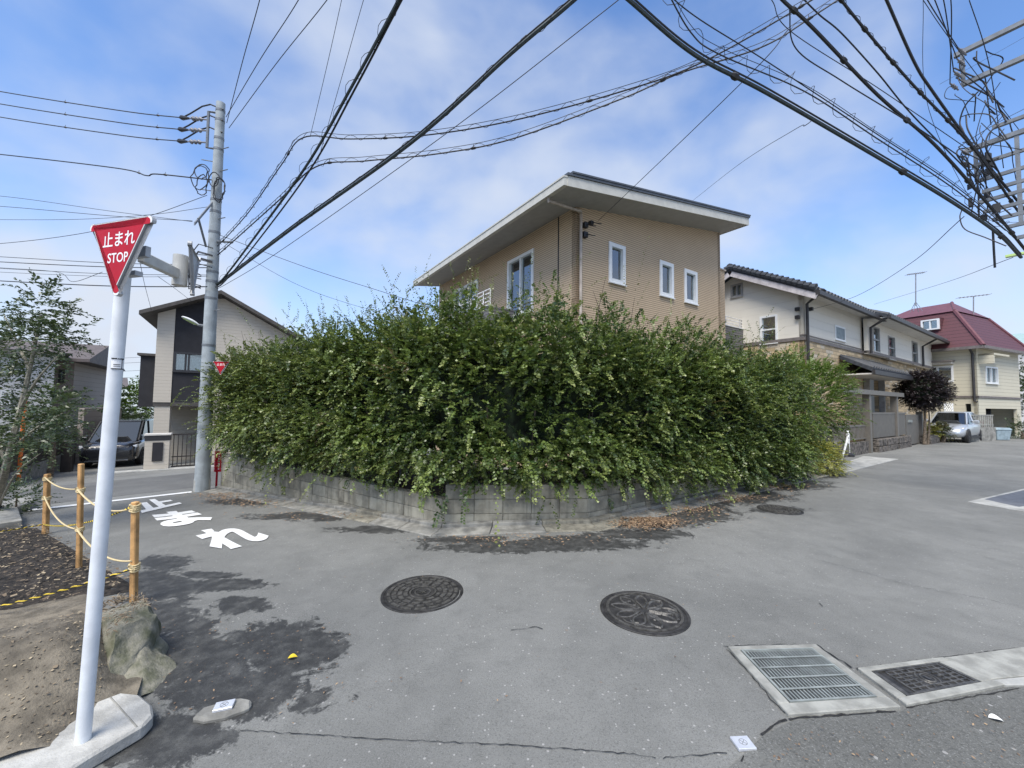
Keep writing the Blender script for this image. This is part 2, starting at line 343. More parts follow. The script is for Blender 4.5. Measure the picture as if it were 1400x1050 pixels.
mat('cast_iron_worn', (0.12, 0.115, 0.105), 0.45, 0.25, 25, 0.3, 120, metal=0.4)
mat('galvanised', (0.285, 0.31, 0.295), 0.55, 0.12, 12, 0.1, 80, metal=0.2)
mat('pit_dark', (0.02, 0.02, 0.02), 0.9, 0.2)
mat('crack_fill', (0.022, 0.022, 0.022), 0.95, 0.3, 30)
mat('soil_dark', (0.032, 0.026, 0.02), 0.95, 0.45, 18, 1.0, 50)
mat('dirt', (0.19, 0.165, 0.125), 0.95, 0.22, 9, 0.9, 70, stain=0.5)
mat('rock', (0.27, 0.255, 0.205), 0.92, 0.35, 11, 1.0, 45, stain=0.75, col2=(0.10, 0.105, 0.065))
mat('plate_metal', (0.66, 0.68, 0.72), 0.35, 0.05, 30, metal=0.4)
mat('engrave', (0.16, 0.17, 0.18), 0.6)
# ------------------------------------------------------------------ ground sheet
def lin(a, b, n): return list(np.linspace(a, b, n))
xs = lin(-300, -40, 12)[:-1] + lin(-40, -12, 18)[:-1] + lin(-12, 14, 66)[:-1] + lin(14, 60, 14)[:-1] + lin(60, 300, 10)
ys = lin(-30, 0, 8)[:-1] + lin(0, 16, 50)[:-1] + lin(16, 45, 18)[:-1] + lin(45, 500, 14)
mb = MB(); mb.v = [(x, y, gz(x, y)) for y in ys for x in xs]; nx = len(xs)
mb.f = [(j * nx + i, j * nx + i + 1, (j + 1) * nx + i + 1, (j + 1) * nx + i) for j in range(len(ys) - 1) for i in range(nx - 1)]
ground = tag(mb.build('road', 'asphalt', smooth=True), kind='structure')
def gsheet(name, pts, m, h, parent=None, sub=0):
    """a flat piece on the ground from pixel corners (4 corners, subdivided so that it follows the slope)"""
    P = [gp(*p) if len(p) == 2 else Vector(p) for p in pts]; b = MB(); n = max(1, sub)
    for j in range(n + 1):
        for i in range(n + 1):
            u, v = i / n, j / n
            q = (P[0] * (1 - u) + P[1] * u) * (1 - v) + (P[3] * (1 - u) + P[2] * u) * v; b.v.append((q.x, q.y, gz(q.x, q.y) + h))
    b.f = [(j * (n + 1) + i, j * (n + 1) + i + 1, (j + 1) * (n + 1) + i + 1, (j + 1) * (n + 1) + i) for j in range(n) for i in range(n)]
    return b.build(name, m, parent)
# coarse strip of asphalt beyond the drains, near the viewer
b = MB(); pts = [gp(*p) for p in [(992, 1056), (1045, 1006), (1085, 986), (1232, 974), (1246, 966), (1400, 936), (1620, 905), (1900, 1120), (1500, 1330), (985, 1250)]]
b.add([(p.x, p.y, 0.004) for p in pts], [tuple(range(len(pts)))]); tag(b.build('road_patch', 'asphalt_coarse'), kind='structure')
# cross street at the far end of the left lane (older, darker asphalt)
e0 = gp(-150, 716); e1 = gp(268, 668)
dd = (e1 - e0).normalized(); nn = Vector((-dd.y, dd.x, 0)); b = MB(); k = 24
for j in range(9):
    for i in range(k + 1):
        q = e0 + dd * (-6 + (i / k) * 30) + nn * (0.25 + j / 8 * 4.4); b.v.append((q.x, q.y, gz(q.x, q.y) + 0.004))
b.f = [(j * (k + 1) + i, j * (k + 1) + i + 1, (j + 1) * (k + 1) + i + 1, (j + 1) * (k + 1) + i) for j in range(8) for i in range(k)]
tag(b.build('cross_street', 'asphalt_dark', smooth=True), kind='structure')
# stop line and painted characters on the left lane
def wedge_line(p0, p1, wd):
    a = gp(*p0); c = gp(*p1); t = (c - a).normalized(); s = Vector((-t.y, t.x, 0)) * wd / 2; bb = MB(); m_ = 10
    for i in range(m_ + 1):
        q = a.lerp(c, i / m_)
        for sg in (-1, 1): r = q + s * sg; bb.v.append((r.x, r.y, gz(r.x, r.y) + 0.009))
    bb.f = [(2 * i, 2 * i + 1, 2 * i + 3, 2 * i + 2) for i in range(m_)]; return bb
tag(wedge_line((40, 698), (262, 673), 0.24).build('stop_line', 'road_paint'), 'white stop line painted across the end of the left lane', 'road marking')
def road_char(ch, corners, label):
    P = [gp(*c) for c in corners]                    # far-left, far-right, near-right, near-left
    vs, fs, tw, th = text_mesh(ch, bold=0.05); b = MB()
    out = []
    for v in vs:
        u = v.x / tw + 0.5; q = v.y / th + 0.5
        r = (P[3] * (1 - u) + P[2] * u) * (1 - q) + (P[0] * (1 - u) + P[1] * u) * q; out.append((r.x, r.y, gz(r.x, r.y) + 0.010))
    b.add(out, fs); return tag(b.build('road_character', 'road_paint'), label, 'road marking', 'painted characters on the left lane')
road_char('止', [(183, 686), (228, 681), (249, 689), (194, 702)], 'farthest white painted character on the left lane, next to the stop line')
road_char('ま', [(205, 703), (262, 697), (298, 711), (224, 723)], 'middle white painted character on the left lane')
road_char('れ', [(258, 729), (326, 717), (376, 737), (298, 756)], 'nearest and largest white painted character on the left lane')
# thin cracks in the road
def crack(pts, wd, seed):
    random.seed(seed); b = MB(); P = []
    for (a, c) in zip(pts[:-1], pts[1:]):
        n = max(2, int(math.hypot(c[0] - a[0], c[1] - a[1]) / 7))
        for i in range(n): t = i / n; P.append(gp(a[0] + (c[0] - a[0]) * t + random.uniform(-2, 2), a[1] + (c[1] - a[1]) * t + random.uniform(-1.2, 1.2)))
    for i, p in enumerate(P):
        t = (P[min(i + 1, len(P) - 1)] - P[max(0, i - 1)]).normalized(); s = Vector((-t.y, t.x, 0)) * wd * random.uniform(0.3, 1.2)
        b.v += [(p.x + s.x, p.y + s.y, p.z + 0.0065), (p.x - s.x, p.y - s.y, p.z + 0.0065)]
    b.f = [(2 * i, 2 * i + 1, 2 * i + 3, 2 * i + 2) for i in range(len(P) - 1)]
    return b.build('crack', 'crack_fill', ground)
crack([(330, 1000), (520, 1012), (700, 1020), (860, 1032), (905, 1038)], 0.0022, 1)
crack([(700, 862), (735, 858), (748, 866)], 0.003, 21); crack([(1118, 826), (1136, 832)], 0.006, 22); crack([(262, 795), (300, 790), (330, 792)], 0.0025, 23); crack([(1100, 760), (1240, 800), (1400, 830)], 0.0016, 24)
crack([(905, 1038), (1002, 1030)], 0.0022, 2)
crack([(1042, 1006), (1060, 992), (1080, 982)], 0.006, 3); crack([(1018, 1036), (1010, 1052)], 0.006, 4)
crack([(988, 884), (1116, 882)], 0.003, 5); crack([(1116, 882), (1172, 918)], 0.006, 6); crack([(1172, 916), (1290, 900), (1400, 886)], 0.005, 7)
crack([(1080, 984), (1232, 973)], 0.006, 8); crack([(994, 888), (1078, 982)], 0.003, 18)
crack([(1240, 969), (1400, 942)], 0.005, 9)
# ------------------------------------------------------------------ drains, lids, markers
def bil(P, u, v, h=0.0): q = (P[0] * (1 - u) + P[1] * u) * (1 - v) + (P[3] * (1 - u) + P[2] * u) * v; return Vector((q.x, q.y, q.z + h))
def qbox(mb, P, u0, u1, v0, v1, h0, h1):
    r = lambda h: [bil(P, u0, v0, h), bil(P, u1, v0, h), bil(P, u1, v1, h), bil(P, u0, v1, h)]
    return mb.hexa(r(h0), r(h1))
def frame4(mb, P, a, b_, c, d, h0, h1, o0=0.0):  # frame with margins (u left, u right, v top, v bottom)
    qbox(mb, P, 0, 1, 0, c, h0, h1); qbox(mb, P, 0, 1, 1 - d, 1, h0, h1 - 0.0005); qbox(mb, P, 0, a, c, 1 - d, h0, h1 - 0.001); qbox(mb, P, 1 - b_, 1, c, 1 - d, h0, h1 - 0.0012)
P = [gp(*p) for p in [(995, 887), (1115, 884), (1232, 970), (1078, 981)]]
t = thing('drain_grating', bil(P, .5, .5), 'galvanised steel grating in a concrete frame beside the small iron drain cover', 'drain grating')
b = MB(); frame4(b, P, 0.10, 0.09, 0.07, 0.13, -0.02, 0.018); b.build('concrete_frame', 'concrete_light', t, bevel=0.004)
b = MB(); qbox(b, P, 0.09, 0.92, 0.06, 0.88, 0.0048, 0.0058); b.build('drain_pit', 'pit_dark', t)
G = [bil(P, .105, .075), bil(P, .905, .075), bil(P, .905, .865), bil(P, .105, .865)]
b = MB(); frame4(b, G, 0.02, 0.02, 0.02, 0.025, 0.006, 0.020); b.build('grating_rim', 'galvanised', t)
for i in range(23): b = MB(); u = 0.03 + i / 22 * 0.94; qbox(b, G, u - 0.0075, u + 0.0075, 0.02, 0.975, 0.006, 0.0150); b.build('grating_bar', 'galvanised', t)
for i in range(4): b = MB(); v = (i + 1) / 5; qbox(b, G, 0.02, 0.98, v - 0.013, v + 0.013, 0.0185, 0.0215); b.build('cross_bar', 'galvanised', t)
P = [gp(*p) for p in [(1172, 917), (1288, 902), (1374, 940), (1240, 968)]]
t = thing('drain_cover', bil(P, .5, .5), 'small dark cast iron drain cover with round emblem in a concrete frame', 'drain cover')
b = MB(); frame4(b, P, 0.09, 0.12, 0.12, 0.17, -0.02, 0.020); b.build('concrete_frame', 'concrete_light', t, bevel=0.004)
G = [bil(P, .10, .13), bil(P, .87, .13), bil(P, .87, .82), bil(P, .10, .82)]
b = MB(); qbox(b, G, 0, 1, 0, 1, 0.001, 0.007); b.build('cover_plate', 'cast_iron', t)
b = MB(); frame4(b, G, 0.05, 0.03, 0.05, 0.05, 0.0072, 0.016)
for i in range(7):
    v = 0.08 + i / 6 * 0.84; segs = [(0.16, 0.94)] if not 0.3 < v < 0.75 else [(0.16, 0.40), (0.68, 0.94)]
    for s in segs: qbox(b, G, s[0], s[1], v - 0.02, v + 0.02, 0.0072, 0.0135)
for i in range(9):
    u = 0.16 + i / 8 * 0.78
    for s in ([(0.08, 0.92)] if not 0.4 < u < 0.68 else [(0.08, 0.25), (0.8, 0.92)]): qbox(b, G, u - 0.012, u + 0.012, s[0], s[1], 0.0072, 0.0125)
b.build('cast_grid', 'cast_iron_worn', t)
b = MB(); C = bil(G, .54, .5, .0072)
for r0, r1 in ((0.050, 0.058), (0.030, 0.036)):
    b.ring(C, (r0 + r1) / 2, .0045)
put_text(b, 'L', C + Vector((0, 0, .007)), (1, 0.2, 0), (-0.2, 1, 0), 0.025, 0.03, 0.02); b.build('emblem', 'cast_iron_worn', t)
for i, pp in enumerate([[(1290, 902), (1402, 887), (1452, 922), (1352, 932)], [(1404, 886.6), (1520, 871), (1580, 905), (1455, 921.5)], [(1376, 940), (1354, 933), (1452, 923.5), (1470, 938)]]):
    P = [gp(*p) for p in pp]; b = MB(); qbox(b, P, 0, 1, 0, 1, -0.02, 0.016)
    tag(b.build('gutter_slab', 'concrete_light' if i != 2 else 'concrete', bevel=0.004, loc=None), ['flat concrete gutter slab right next to the small iron drain cover', 'concrete gutter slab at the right edge of the picture, beyond the first', 'narrow concrete strip below the gutter slab at the right edge'][i], 'gutter slab')
def manhole(px, py, r, label, style):
    c = gp(px, py); t = thing('manhole_cover', c, label, 'manhole cover')
    sl_ = Vector((0, 0, 1))
    b = MB(); b.lathe(c, [(r, -0.02), (r, 0.006), (r * 0.985, 0.009), (r * 0.93, 0.009), (r * 0.92, 0.004), (r * 0.90, 0.004)], 48); b.build('frame_ring', 'cast_iron', t, smooth=False)
    b = MB(); b.lathe(c, [(r * 0.905, -0.01), (r * 0.905, 0.0055), (r * 0.89, 0.0075), (r * 0.01, 0.0075)], 48); b.build('cover_plate', 'cast_iron', t)
    b = MB(); h = 0.0075
    def arc(r0, r1, a0, a1, hh=0.006, n=8):
        pts = []
        for i in range(n + 1): a = a0 + (a1 - a0) * i / n; pts.append((c.x + math.cos(a) * r * r0, c.y + math.sin(a) * r * r0, c.z + h))
        for i in range(n, -1, -1): a = a0 + (a1 - a0) * i / n; pts.append((c.x + math.cos(a) * r * r1, c.y + math.sin(a) * r * r1, c.z + h))
        k = len(b.v); b.v += pts + [(x, y, z + hh) for x, y, z in pts]; m2 = 2 * n + 2
        for i in range(n):
            j = m2 - 2 - i; b.f.append((k + m2 + i, k + m2 + i + 1, k + m2 + j, k + m2 + j + 1))
        for i in range(m2): b.f.append((k + i, k + (i + 1) % m2, k + m2 + (i + 1) % m2, k + m2 + i))
    if style == 'rings':
        for (r0, r1, n, gap, off) in ((0.78, 0.86, 16, 0.25, 0), (0.64, 0.74, 20, 0.3, .1), (0.50, 0.60, 14, 0.25, 0), (0.37, 0.46, 10, 0.3, .2)):
            for i in range(n): a = 2 * math.pi * (i + off) / n; arc(r0, r1, a, a + 2 * math.pi / n * (1 - gap), n=3)
        arc(0.29, 0.33, 0, 6.2831, n=28); arc(0.17, 0.20, 0, 6.2831, n=20); put_text(b, '水', c + Vector((0, 0, h + .006)), (1, .1, 0), (-.1, 1, 0), r * .2, r * .2, 0.03)
    else:
        arc(0.80, 0.86, 0, 6.2831, n=36)
        random.seed(5)
        for k in range(9):                                # petal-like strokes of a cast flower design
            a0 = k * 2 * math.pi / 9
            for q in (-1, 1):
                pl = [c + Vector((math.cos(a0 + q * s * (1 - s) * 1.1) * r * (0.12 + 0.62 * s), math.sin(a0 + q * s * (1 - s) * 1.1) * r * (0.12 + 0.62 * s), h)) for s in [i / 8 for i in range(9)]]
                b.tube(pl, 0.009, 5)
        for k in range(30):
            a = random.uniform(0, 6.28); rr = random.uniform(.2, .75) * r; a2 = a + random.uniform(-.5, .5); b.tube([c + Vector((math.cos(a) * rr, math.sin(a) * rr, h)), c + Vector((math.cos((a + a2) / 2) * rr * 1.06, math.sin((a + a2) / 2) * rr * 1.06, h)), c + Vector((math.cos(a2) * rr, math.sin(a2) * rr, h))], 0.007, 5)
    b.build('cast_pattern', 'cast_iron_worn', t); return t
manhole(578, 811, 0.335, 'round iron manhole cover with concentric raised blocks, nearer the hedge corner', 'rings')
manhole(880.5, 836.5, 0.325, 'round iron manhole cover with a flower-like cast pattern, nearer the steel grating', 'flower')
manhole(1066, 697, 0.30, 'far manhole cover on the damp asphalt by the right lane hedge', 'rings')
def marker(px, py, ang, sz, label, base=None):
    c = gp(px, py); t = thing('survey_marker', c, label, 'survey marker')
    X = Vector((math.cos(ang), math.sin(ang), 0)); h0 = 0.008
    if base:
        b = MB(); pl = []
        random.seed(3)
        for i in range(18):
            a = i / 18 * 2 * math.pi; rr = random.uniform(0.9, 1.1); q = c + X * math.cos(a) * base[0] * rr + Vector((-X.y, X.x, 0)) * math.sin(a) * base[1] * rr; pl.append((q.x, q.y, c.z - 0.01))
        b.prism(pl, (0, 0, 0.035)); b.build('mortar_bed', 'concrete_dirty', t, bevel=0.012); h0 = 0.032
    b = MB(); b.box(c + Vector((0, 0, h0)), (sz[0], sz[1], 0.014), X); b.build('metal_plate', 'plate_metal', t, bevel=0.002)
    b = MB(); C = c + Vector((0, 0, h0 + 0.0073)); b.ring(C, .017, .0011)
    Y = Vector((-X.y, X.x, 0)); b.box(C + Vector((0, 0, .0004)), (0.03, 0.002, 0.0004), X + Y); b.box(C + Vector((0, 0, .0004)), (0.03, 0.002, 0.0005), X - Y); b.build('engraving', 'engrave', t)
    return t
marker(1016, 1019, R_(4), (0.085, 0.070), 'square metal survey plate at the near crack end below the steel grating')
marker(306, 974, R_(20), (0.085, 0.060), 'metal survey plate on an oval mortar lump by the stop sign kerb', (0.125, 0.062))
mat('pad_slate', (0.12, 0.13, 0.15), 0.8, 0.1, 8, 0.3, 90)
P = [gp(*p) for p in [(1323, 686.5), (1420, 664), (1480, 690), (1400, 700)]]; t = thing('concrete_pad', bil(P, .5, .5), 'slate inspection cover in a pale concrete frame at the right edge of the road', 'cover')
b = MB(); frame4(b, P, .16, .12, .06, .26, -.01, .009); b.build('concrete_frame', 'concrete', t); b = MB(); qbox(b, P, .155, .885, .055, .745, -.01, .0065); b.build('cover_plate', 'pad_slate', t)
# ------------------------------------------------------------------ block wall, gutter
C0 = gp(608, 722); C1 = gp(803, 715); CE = gp(1142, 640); CL = gp(301, 668)
WP = [Vector((p.x, p.y, 0)) for p in (CL, C0, C1, CE)]
bw = thing('block_wall', C0, 'low grey concrete block retaining wall under the hedge', 'wall')
box_cache = {}
def block_mesh(l, h, key):
    if key in box_cache: return box_cache[key]
    b = MB(); c_ = 0.006; d = 0.12
    f = [(-l / 2 + c_, 0, -h / 2 + c_), (l / 2 - c_, 0, -h / 2 + c_), (l / 2 - c_, 0, h / 2 - c_), (-l / 2 + c_, 0, h / 2 - c_)]
    g = [(-l / 2, c_, -h / 2), (l / 2, c_, -h / 2), (l / 2, c_, h / 2), (-l / 2, c_, h / 2)]; e = [(x, d, z) for x, y, z in g]
    b.add(f + g + e, [(0, 1, 2, 3)] + [(i, 4 + i, 4 + (i + 1) % 4, (i + 1) % 4) for i in range(4)] + [(4 + i, 8 + i, 8 + (i + 1) % 4, 4 + (i + 1) % 4) for i in range(4)])
    me = bpy.data.meshes.new('block'); me.from_pydata(b.v, [], b.f)
    bm = bmesh.new(); bm.from_mesh(me); bmesh.ops.recalc_face_normals(bm, faces=bm.faces); bm.to_mesh(me); bm.free()
    me.materials.append(None); box_cache[key] = me; return me
random.seed(21); nblk = 0
tops = [0.30, 0.49, 0.49]
for si in range(3):
    A, B = WP[si], WP[si + 1]; d = (B - A); Ls = d.length; d.normalize(); n = Vector((-d.y, d.x, 0))
    if n.y < 0: n = -n
    cnt = max(1, round(Ls / 0.40)); l = Ls / cnt; b = MB()
    b.prism([(*(A + n * 0.014)[:2], -0.95), (*(B + n * 0.014)[:2], -0.95), (*(B + n * 0.118)[:2], -0.95), (*(A + n * 0.118)[:2], -0.95)], (0, 0, tops[si] + 0.945)); b.build('mortar', 'mortar', bw)
    for i in range(cnt):
        q = A + d * (l * (i + 0.5)); g = gz(q.x, q.y); z = tops[si]
        while z > g - 0.02:
            me = block_mesh(l - 0.006, 0.185, (si, 'k')); o = bpy.data.objects.new('concrete_block', me); COL.objects.link(o)
            o.parent = bw; o.location = Vector((q.x, q.y, z - 0.095)) - C0 + n * random.uniform(-0.003, 0.003)
            o.rotation_euler = (0, 0, math.atan2(d.y, d.x)); 
            if Vector((-d.y, d.x, 0)).dot(n) < 0: o.rotation_euler[2] += math.pi
            o.material_slots[0].link = 'OBJECT'; o.material_slots[0].material = MATS[random.choice(['block_a', 'block_a', 'block_b', 'block_c'])]
            z -= 0.19; nblk += 1
# gutter of precast pieces along the foot of the wall
gt = thing('street_gutter', C0, 'weathered concrete gutter strip along the foot of the block wall', 'gutter')
def offs(pts, o):
    out = []
    for i, p in enumerate(pts):
        ds = []
        if i > 0: ds.append((pts[i] - pts[i - 1]).normalized())
        if i < len(pts) - 1: ds.append((pts[i + 1] - pts[i]).normalized())
        ns = [Vector((d.y, -d.x, 0)) for d in ds]; m_ = sum(ns, Vector((0, 0, 0))).normalized(); out.append(p + m_ * (o / max(0.5, m_.dot(ns[0]))))
    return out
lines = [offs(WP, o) for o in (0.012, 0.10, 0.115, 0.36)]
random.seed(8)
for si in range(3):
    Ls = (WP[si + 1] - WP[si]).length; cnt = max(2, round(Ls / 0.6))
    for i in range(cnt):
        u0, u1 = i / cnt + 0.004 / Ls, (i + 1) / cnt - 0.004 / Ls; dz = random.uniform(-0.004, 0.004); tl = random.uniform(-0.003, 0.003)
        pt = lambda k, u, h: (lambda q: Vector((q.x, q.y, gz(q.x, q.y) + h + dz + tl * u)))(lines[k][si].lerp(lines[k][si + 1], u))
        b = MB(); b.hexa([pt(0, u0, -.03), pt(0, u1, -.03), pt(1, u1, -.03), pt(1, u0, -.03)], [pt(0, u0, .075), pt(0, u1, .075), pt(1, u1, .068), pt(1, u0, .068)])
        b.hexa([pt(1, u0, -.03), pt(1, u1, -.03), pt(3, u1, -.03), pt(3, u0, -.03)], [pt(1, u0, .03), pt(1, u1, .03), pt(3, u1, .012), pt(3, u0, .012)])
        b.build('gutter_block', random.choice(['concrete_dirty', 'concrete_dirty', 'block_b']), gt, bevel=0.006)
P = [gp(*p) for p in [(852, 714), (880, 709), (896, 716), (866, 722)]]; b = MB(); qbox(b, P, 0, 1, 0, 1, 0.0, 0.028)
tag(b.build('concrete_slab', 'concrete_light', bevel=0.004), 'small square concrete lid half covered by brown fallen leaves', 'drain lid')
# ------------------------------------------------------------------ hedge
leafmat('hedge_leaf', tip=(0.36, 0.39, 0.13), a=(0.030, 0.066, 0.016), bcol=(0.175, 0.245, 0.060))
leafmat('shrub_leaf', tip=(0.26, 0.32, 0.06), a=(0.075, 0.145, 0.025), bcol=(0.17, 0.26, 0.045))
leafmat('ochre_leaf', tip=(0.55, 0.52, 0.14), a=(0.22, 0.25, 0.05), bcol=(0.45, 0.44, 0.12))
leafmat('purple_leaf', tip=(0.055, 0.040, 0.042), a=(0.016, 0.012, 0.014), bcol=(0.034, 0.024, 0.027))
leafmat('tree_leaf', tip=(0.14, 0.17, 0.07), a=(0.034, 0.060, 0.028), bcol=(0.095, 0.135, 0.058))
leafmat('litter', tip=(0.42, 0.30, 0.18), a=(0.12, 0.075, 0.05), bcol=(0.27, 0.18, 0.11), rough=0.8, tr=0.05)
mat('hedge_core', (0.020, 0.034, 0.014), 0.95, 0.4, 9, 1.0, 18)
mat('bark', (0.14, 0.11, 0.08), 0.9, 0.3, 20, 0.8, 60)
mat('bark_pale', (0.30, 0.28, 0.22), 0.85, 0.25, 20, 0.5, 60)
gi = offs(WP, -0.10); go_ = offs(WP, -2.6); b = MB(); b.v = [(p.x, p.y, .27) for p in gi] + [(p.x, p.y, .27) for p in go_]; b.f = [(i, i + 1, 5 + i, 4 + i) for i in range(3)]; tag(b.build('garden_soil', 'soil_dark'), kind='structure')
hg = thing('hedge', C0 + Vector((0, 0.6, 0.3)), 'large overgrown green hedge on top of the block wall', 'hedge')
SP = offs(WP, -0.62); SP[0] = SP[0] + (SP[0] - SP[1]).normalized() * 0.05; SP[-1] = SP[-1] + (SP[-1] - SP[-2]).normalized() * -2.2
seg = [(SP[i + 1] - SP[i]).length for i in range(3)]; LT = sum(seg)
OUT = [Vector(((SP[i + 1] - SP[i]).normalized().y, -(SP[i + 1] - SP[i]).normalized().x, 0)) for i in range(3)]
def spine(s):
    s0 = s; i = 0
    while i < 2 and s > seg[i]: s -= seg[i]; i += 1
    d = (SP[i + 1] - SP[i]).normalized(); p = SP[i] + d * s
    n = OUT[i].copy()
    for j in (0, 1):                                       # round the corners of the facing direction
        k = sum(seg[:j + 1]); w_ = 0.9
        if abs(s0 - k) < w_: f = (s0 - k + w_) / (2 * w_); n = OUT[j].lerp(OUT[j + 1], f).normalized()
    return p, n, Vector((-n.y, n.x, 0))
def section(s, th):
    p, n, d = spine(min(max(s, 0), LT)); u = s / LT
    a = 0.98 + 0.10 * math.sin(u * 9); top = np.interp(u, [0, .1, .25, .4, .55, .68, .8, .92, 1], [2.25, 2.45, 2.62, 2.74, 2.72, 2.62, 2.45, 2.45, 2.25])
    bot = np.interp(u, [0, .08, .3, .5, .7, .85, 1], [0.70, 0.34, 0.33, 0.36, 0.20, 0.02, -.02]); zc, h = (top + bot) / 2, (top - bot) / 2
    e = 1.0
    if s < 0.7: e = math.sqrt(max(0.02, 1 - ((0.7 - s) / 0.7) ** 2))
    if LT - s < 0.9: e = math.sqrt(max(0.02, 1 - ((0.9 - LT + s) / 0.9) ** 2))
    sp = lambda v, k: math.copysign(abs(v) ** k, v)
    x, z = sp(math.cos(th), 0.62), sp(math.sin(th), 0.70)
    P = p + n * (a * x * (0.55 + 0.45 * e)) + Vector((0, 0, zc + h * z * (0.75 + 0.25 * e)))
    Nn = (n * math.cos(th) + Vector((0, 0, math.sin(th)))).normalized()
    if s < 0.7: Nn = (Nn - d * (1.0 * (0.7 - s) / 0.7)).normalized()
    if LT - s < 0.9: Nn = (Nn + d * (1.0 * (0.9 - LT + s) / 0.9)).normalized()
    lump = 0.28 * mnoise.noise(P * 1.25) + 0.30 * mnoise.noise(P * 3.0 + Vector((7, 1, 3)))
    return P + Nn * lump, Nn, d, lump
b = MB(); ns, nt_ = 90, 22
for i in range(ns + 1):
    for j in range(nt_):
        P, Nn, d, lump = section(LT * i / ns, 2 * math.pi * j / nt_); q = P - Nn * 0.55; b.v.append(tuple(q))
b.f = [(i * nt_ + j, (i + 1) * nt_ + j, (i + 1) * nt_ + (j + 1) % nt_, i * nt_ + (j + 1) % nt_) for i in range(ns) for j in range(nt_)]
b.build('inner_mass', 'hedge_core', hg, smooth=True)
def hedge_clumps(n, per, pull, Lr, drp, up, thr, leafn, lsize, hue, seed, fan=0.55, width=0.36, scat=0.16):
    """clumps of short leafy shoots that fan out from one bough"""
    r = random.Random(seed); O, D, Ls, Dr, Hu = [], [], [], [], []
    for _ in range(n):
        s = r.uniform(0, LT); th = R_(r.uniform(*thr)); P, Nn, d, lump = section(s, th)
        main = (Nn + Vector((0, 0, up * r.uniform(-0.2, 1.6))) + d * r.gauss(0, 0.45)).normalized(); out = r.uniform(-0.25, 0.34) + (0.2 if r.random() < 0.12 else 0)
        hb = hue(s, th, r); bl = r.uniform(*Lr)
        for _k in range(per):
            q = P - Nn * pull + main * out + Vector((r.gauss(0, scat), r.gauss(0, scat), r.gauss(0, scat)))
            dv = (main + Vector((r.gauss(0, fan), r.gauss(0, fan), r.gauss(0, fan)))).normalized()
            O.append(tuple(q)); D.append(tuple(dv)); Ls.append(bl * r.uniform(0.6, 1.2)); Dr.append(r.uniform(*drp)); Hu.append((min(1, max(0, hb[0] + r.gauss(0, .08))), hb[1] * r.uniform(.5, 1.2), hb[2]))
    return shoots(np.array(O), np.array(D), np.array(Ls), np.array(Dr), leafn, lsize, width, np.array(Hu), 0.55)
def hue_std(s, th, r):
    u = s / LT; left = max(0, 1 - u * 2.4)
    return (min(1, max(0, r.gauss(0.45, 0.36))), r.random() ** 1.3 * 1.5, 0.24 * left * r.random() + (0.5 if r.random() < 0.015 else 0))
VV, FF, HH = [], [], []
def acc(r):
    V, Fq, H = r; k = sum(len(v) for v in VV); VV.append(V); FF.append(Fq + k); HH.append(H)
acc(hedge_clumps(1900, 9, 0.34, (0.18, 0.38), (0.1, 1.0), 0.55, (-58, 70), 18, 0.046, hue_std, 1, 0.58, 0.40, 0.10))
acc(hedge_clumps(700, 9, 0.32, (0.22, 0.46), (0.3, 1.2), 0.8, (50, 150), 22, 0.040, hue_std, 2))
acc(hedge_clumps(230, 3, 0.15, (0.40, 0.95), (0.0, 0.35), 1.8, (55, 125), 22, 0.030, lambda s, th, r: (0.6, 1.6 * r.random(), 0.35 * r.random()), 3, 0.34))
acc(hedge_clumps(50, 3, 0.22, (0.3, 0.52), (1.4, 3.0), 0.1, (-35, 30), 28, 0.042, lambda s, th, r: (0.7, 1.8, 0), 4, 0.35))
acc(hedge_clumps(220, 6, 0.3, (0.3, 0.5), (0.4, 1.2), 0.5, (150, 250), 20, 0.046, hue_std, 5))
acc(hedge_clumps(650, 7, 0.60, (0.2, 0.4), (0.4, 1.6), 0.3, (-80, 140), 16, 0.050, lambda s, th, r: (r.random() * .4, 0.1, 0.1 * r.random()), 6, 0.9))
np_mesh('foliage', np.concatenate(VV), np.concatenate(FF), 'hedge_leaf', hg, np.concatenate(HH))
random.seed(6); b = MB()
for k in range(70):                                       # bare twigs rising through the top and stems near the wall
    s = random.uniform(0.5, LT - 0.5); P, Nn, d, l = section(s, R_(random.uniform(60, 120)))
    e = P + Vector((random.gauss(0, .18), random.gauss(0, .18), random.uniform(0.2, 0.6))); m_ = (P + e) / 2 + Vector((random.gauss(0, .04), random.gauss(0, .04), 0))
    b.tube([P - Vector((0, 0, .4)), P, m_, e], [0.006, 0.005, 0.004, 0.002], 4)
for k in range(60):
    s = random.uniform(0.3, LT - 0.3); p, n, d = spine(s); q = p + n * random.uniform(-.2, .3)
    b.tube([Vector((q.x, q.y, 0.0)), Vector((q.x, q.y, 0.8)) + n * 0.1, Vector((q.x, q.y, 1.5)) + n * random.uniform(.1, .5)], [0.022, 0.016, 0.01], 5)
tag(b.build('stems', 'bark', hg), kind='stuff')
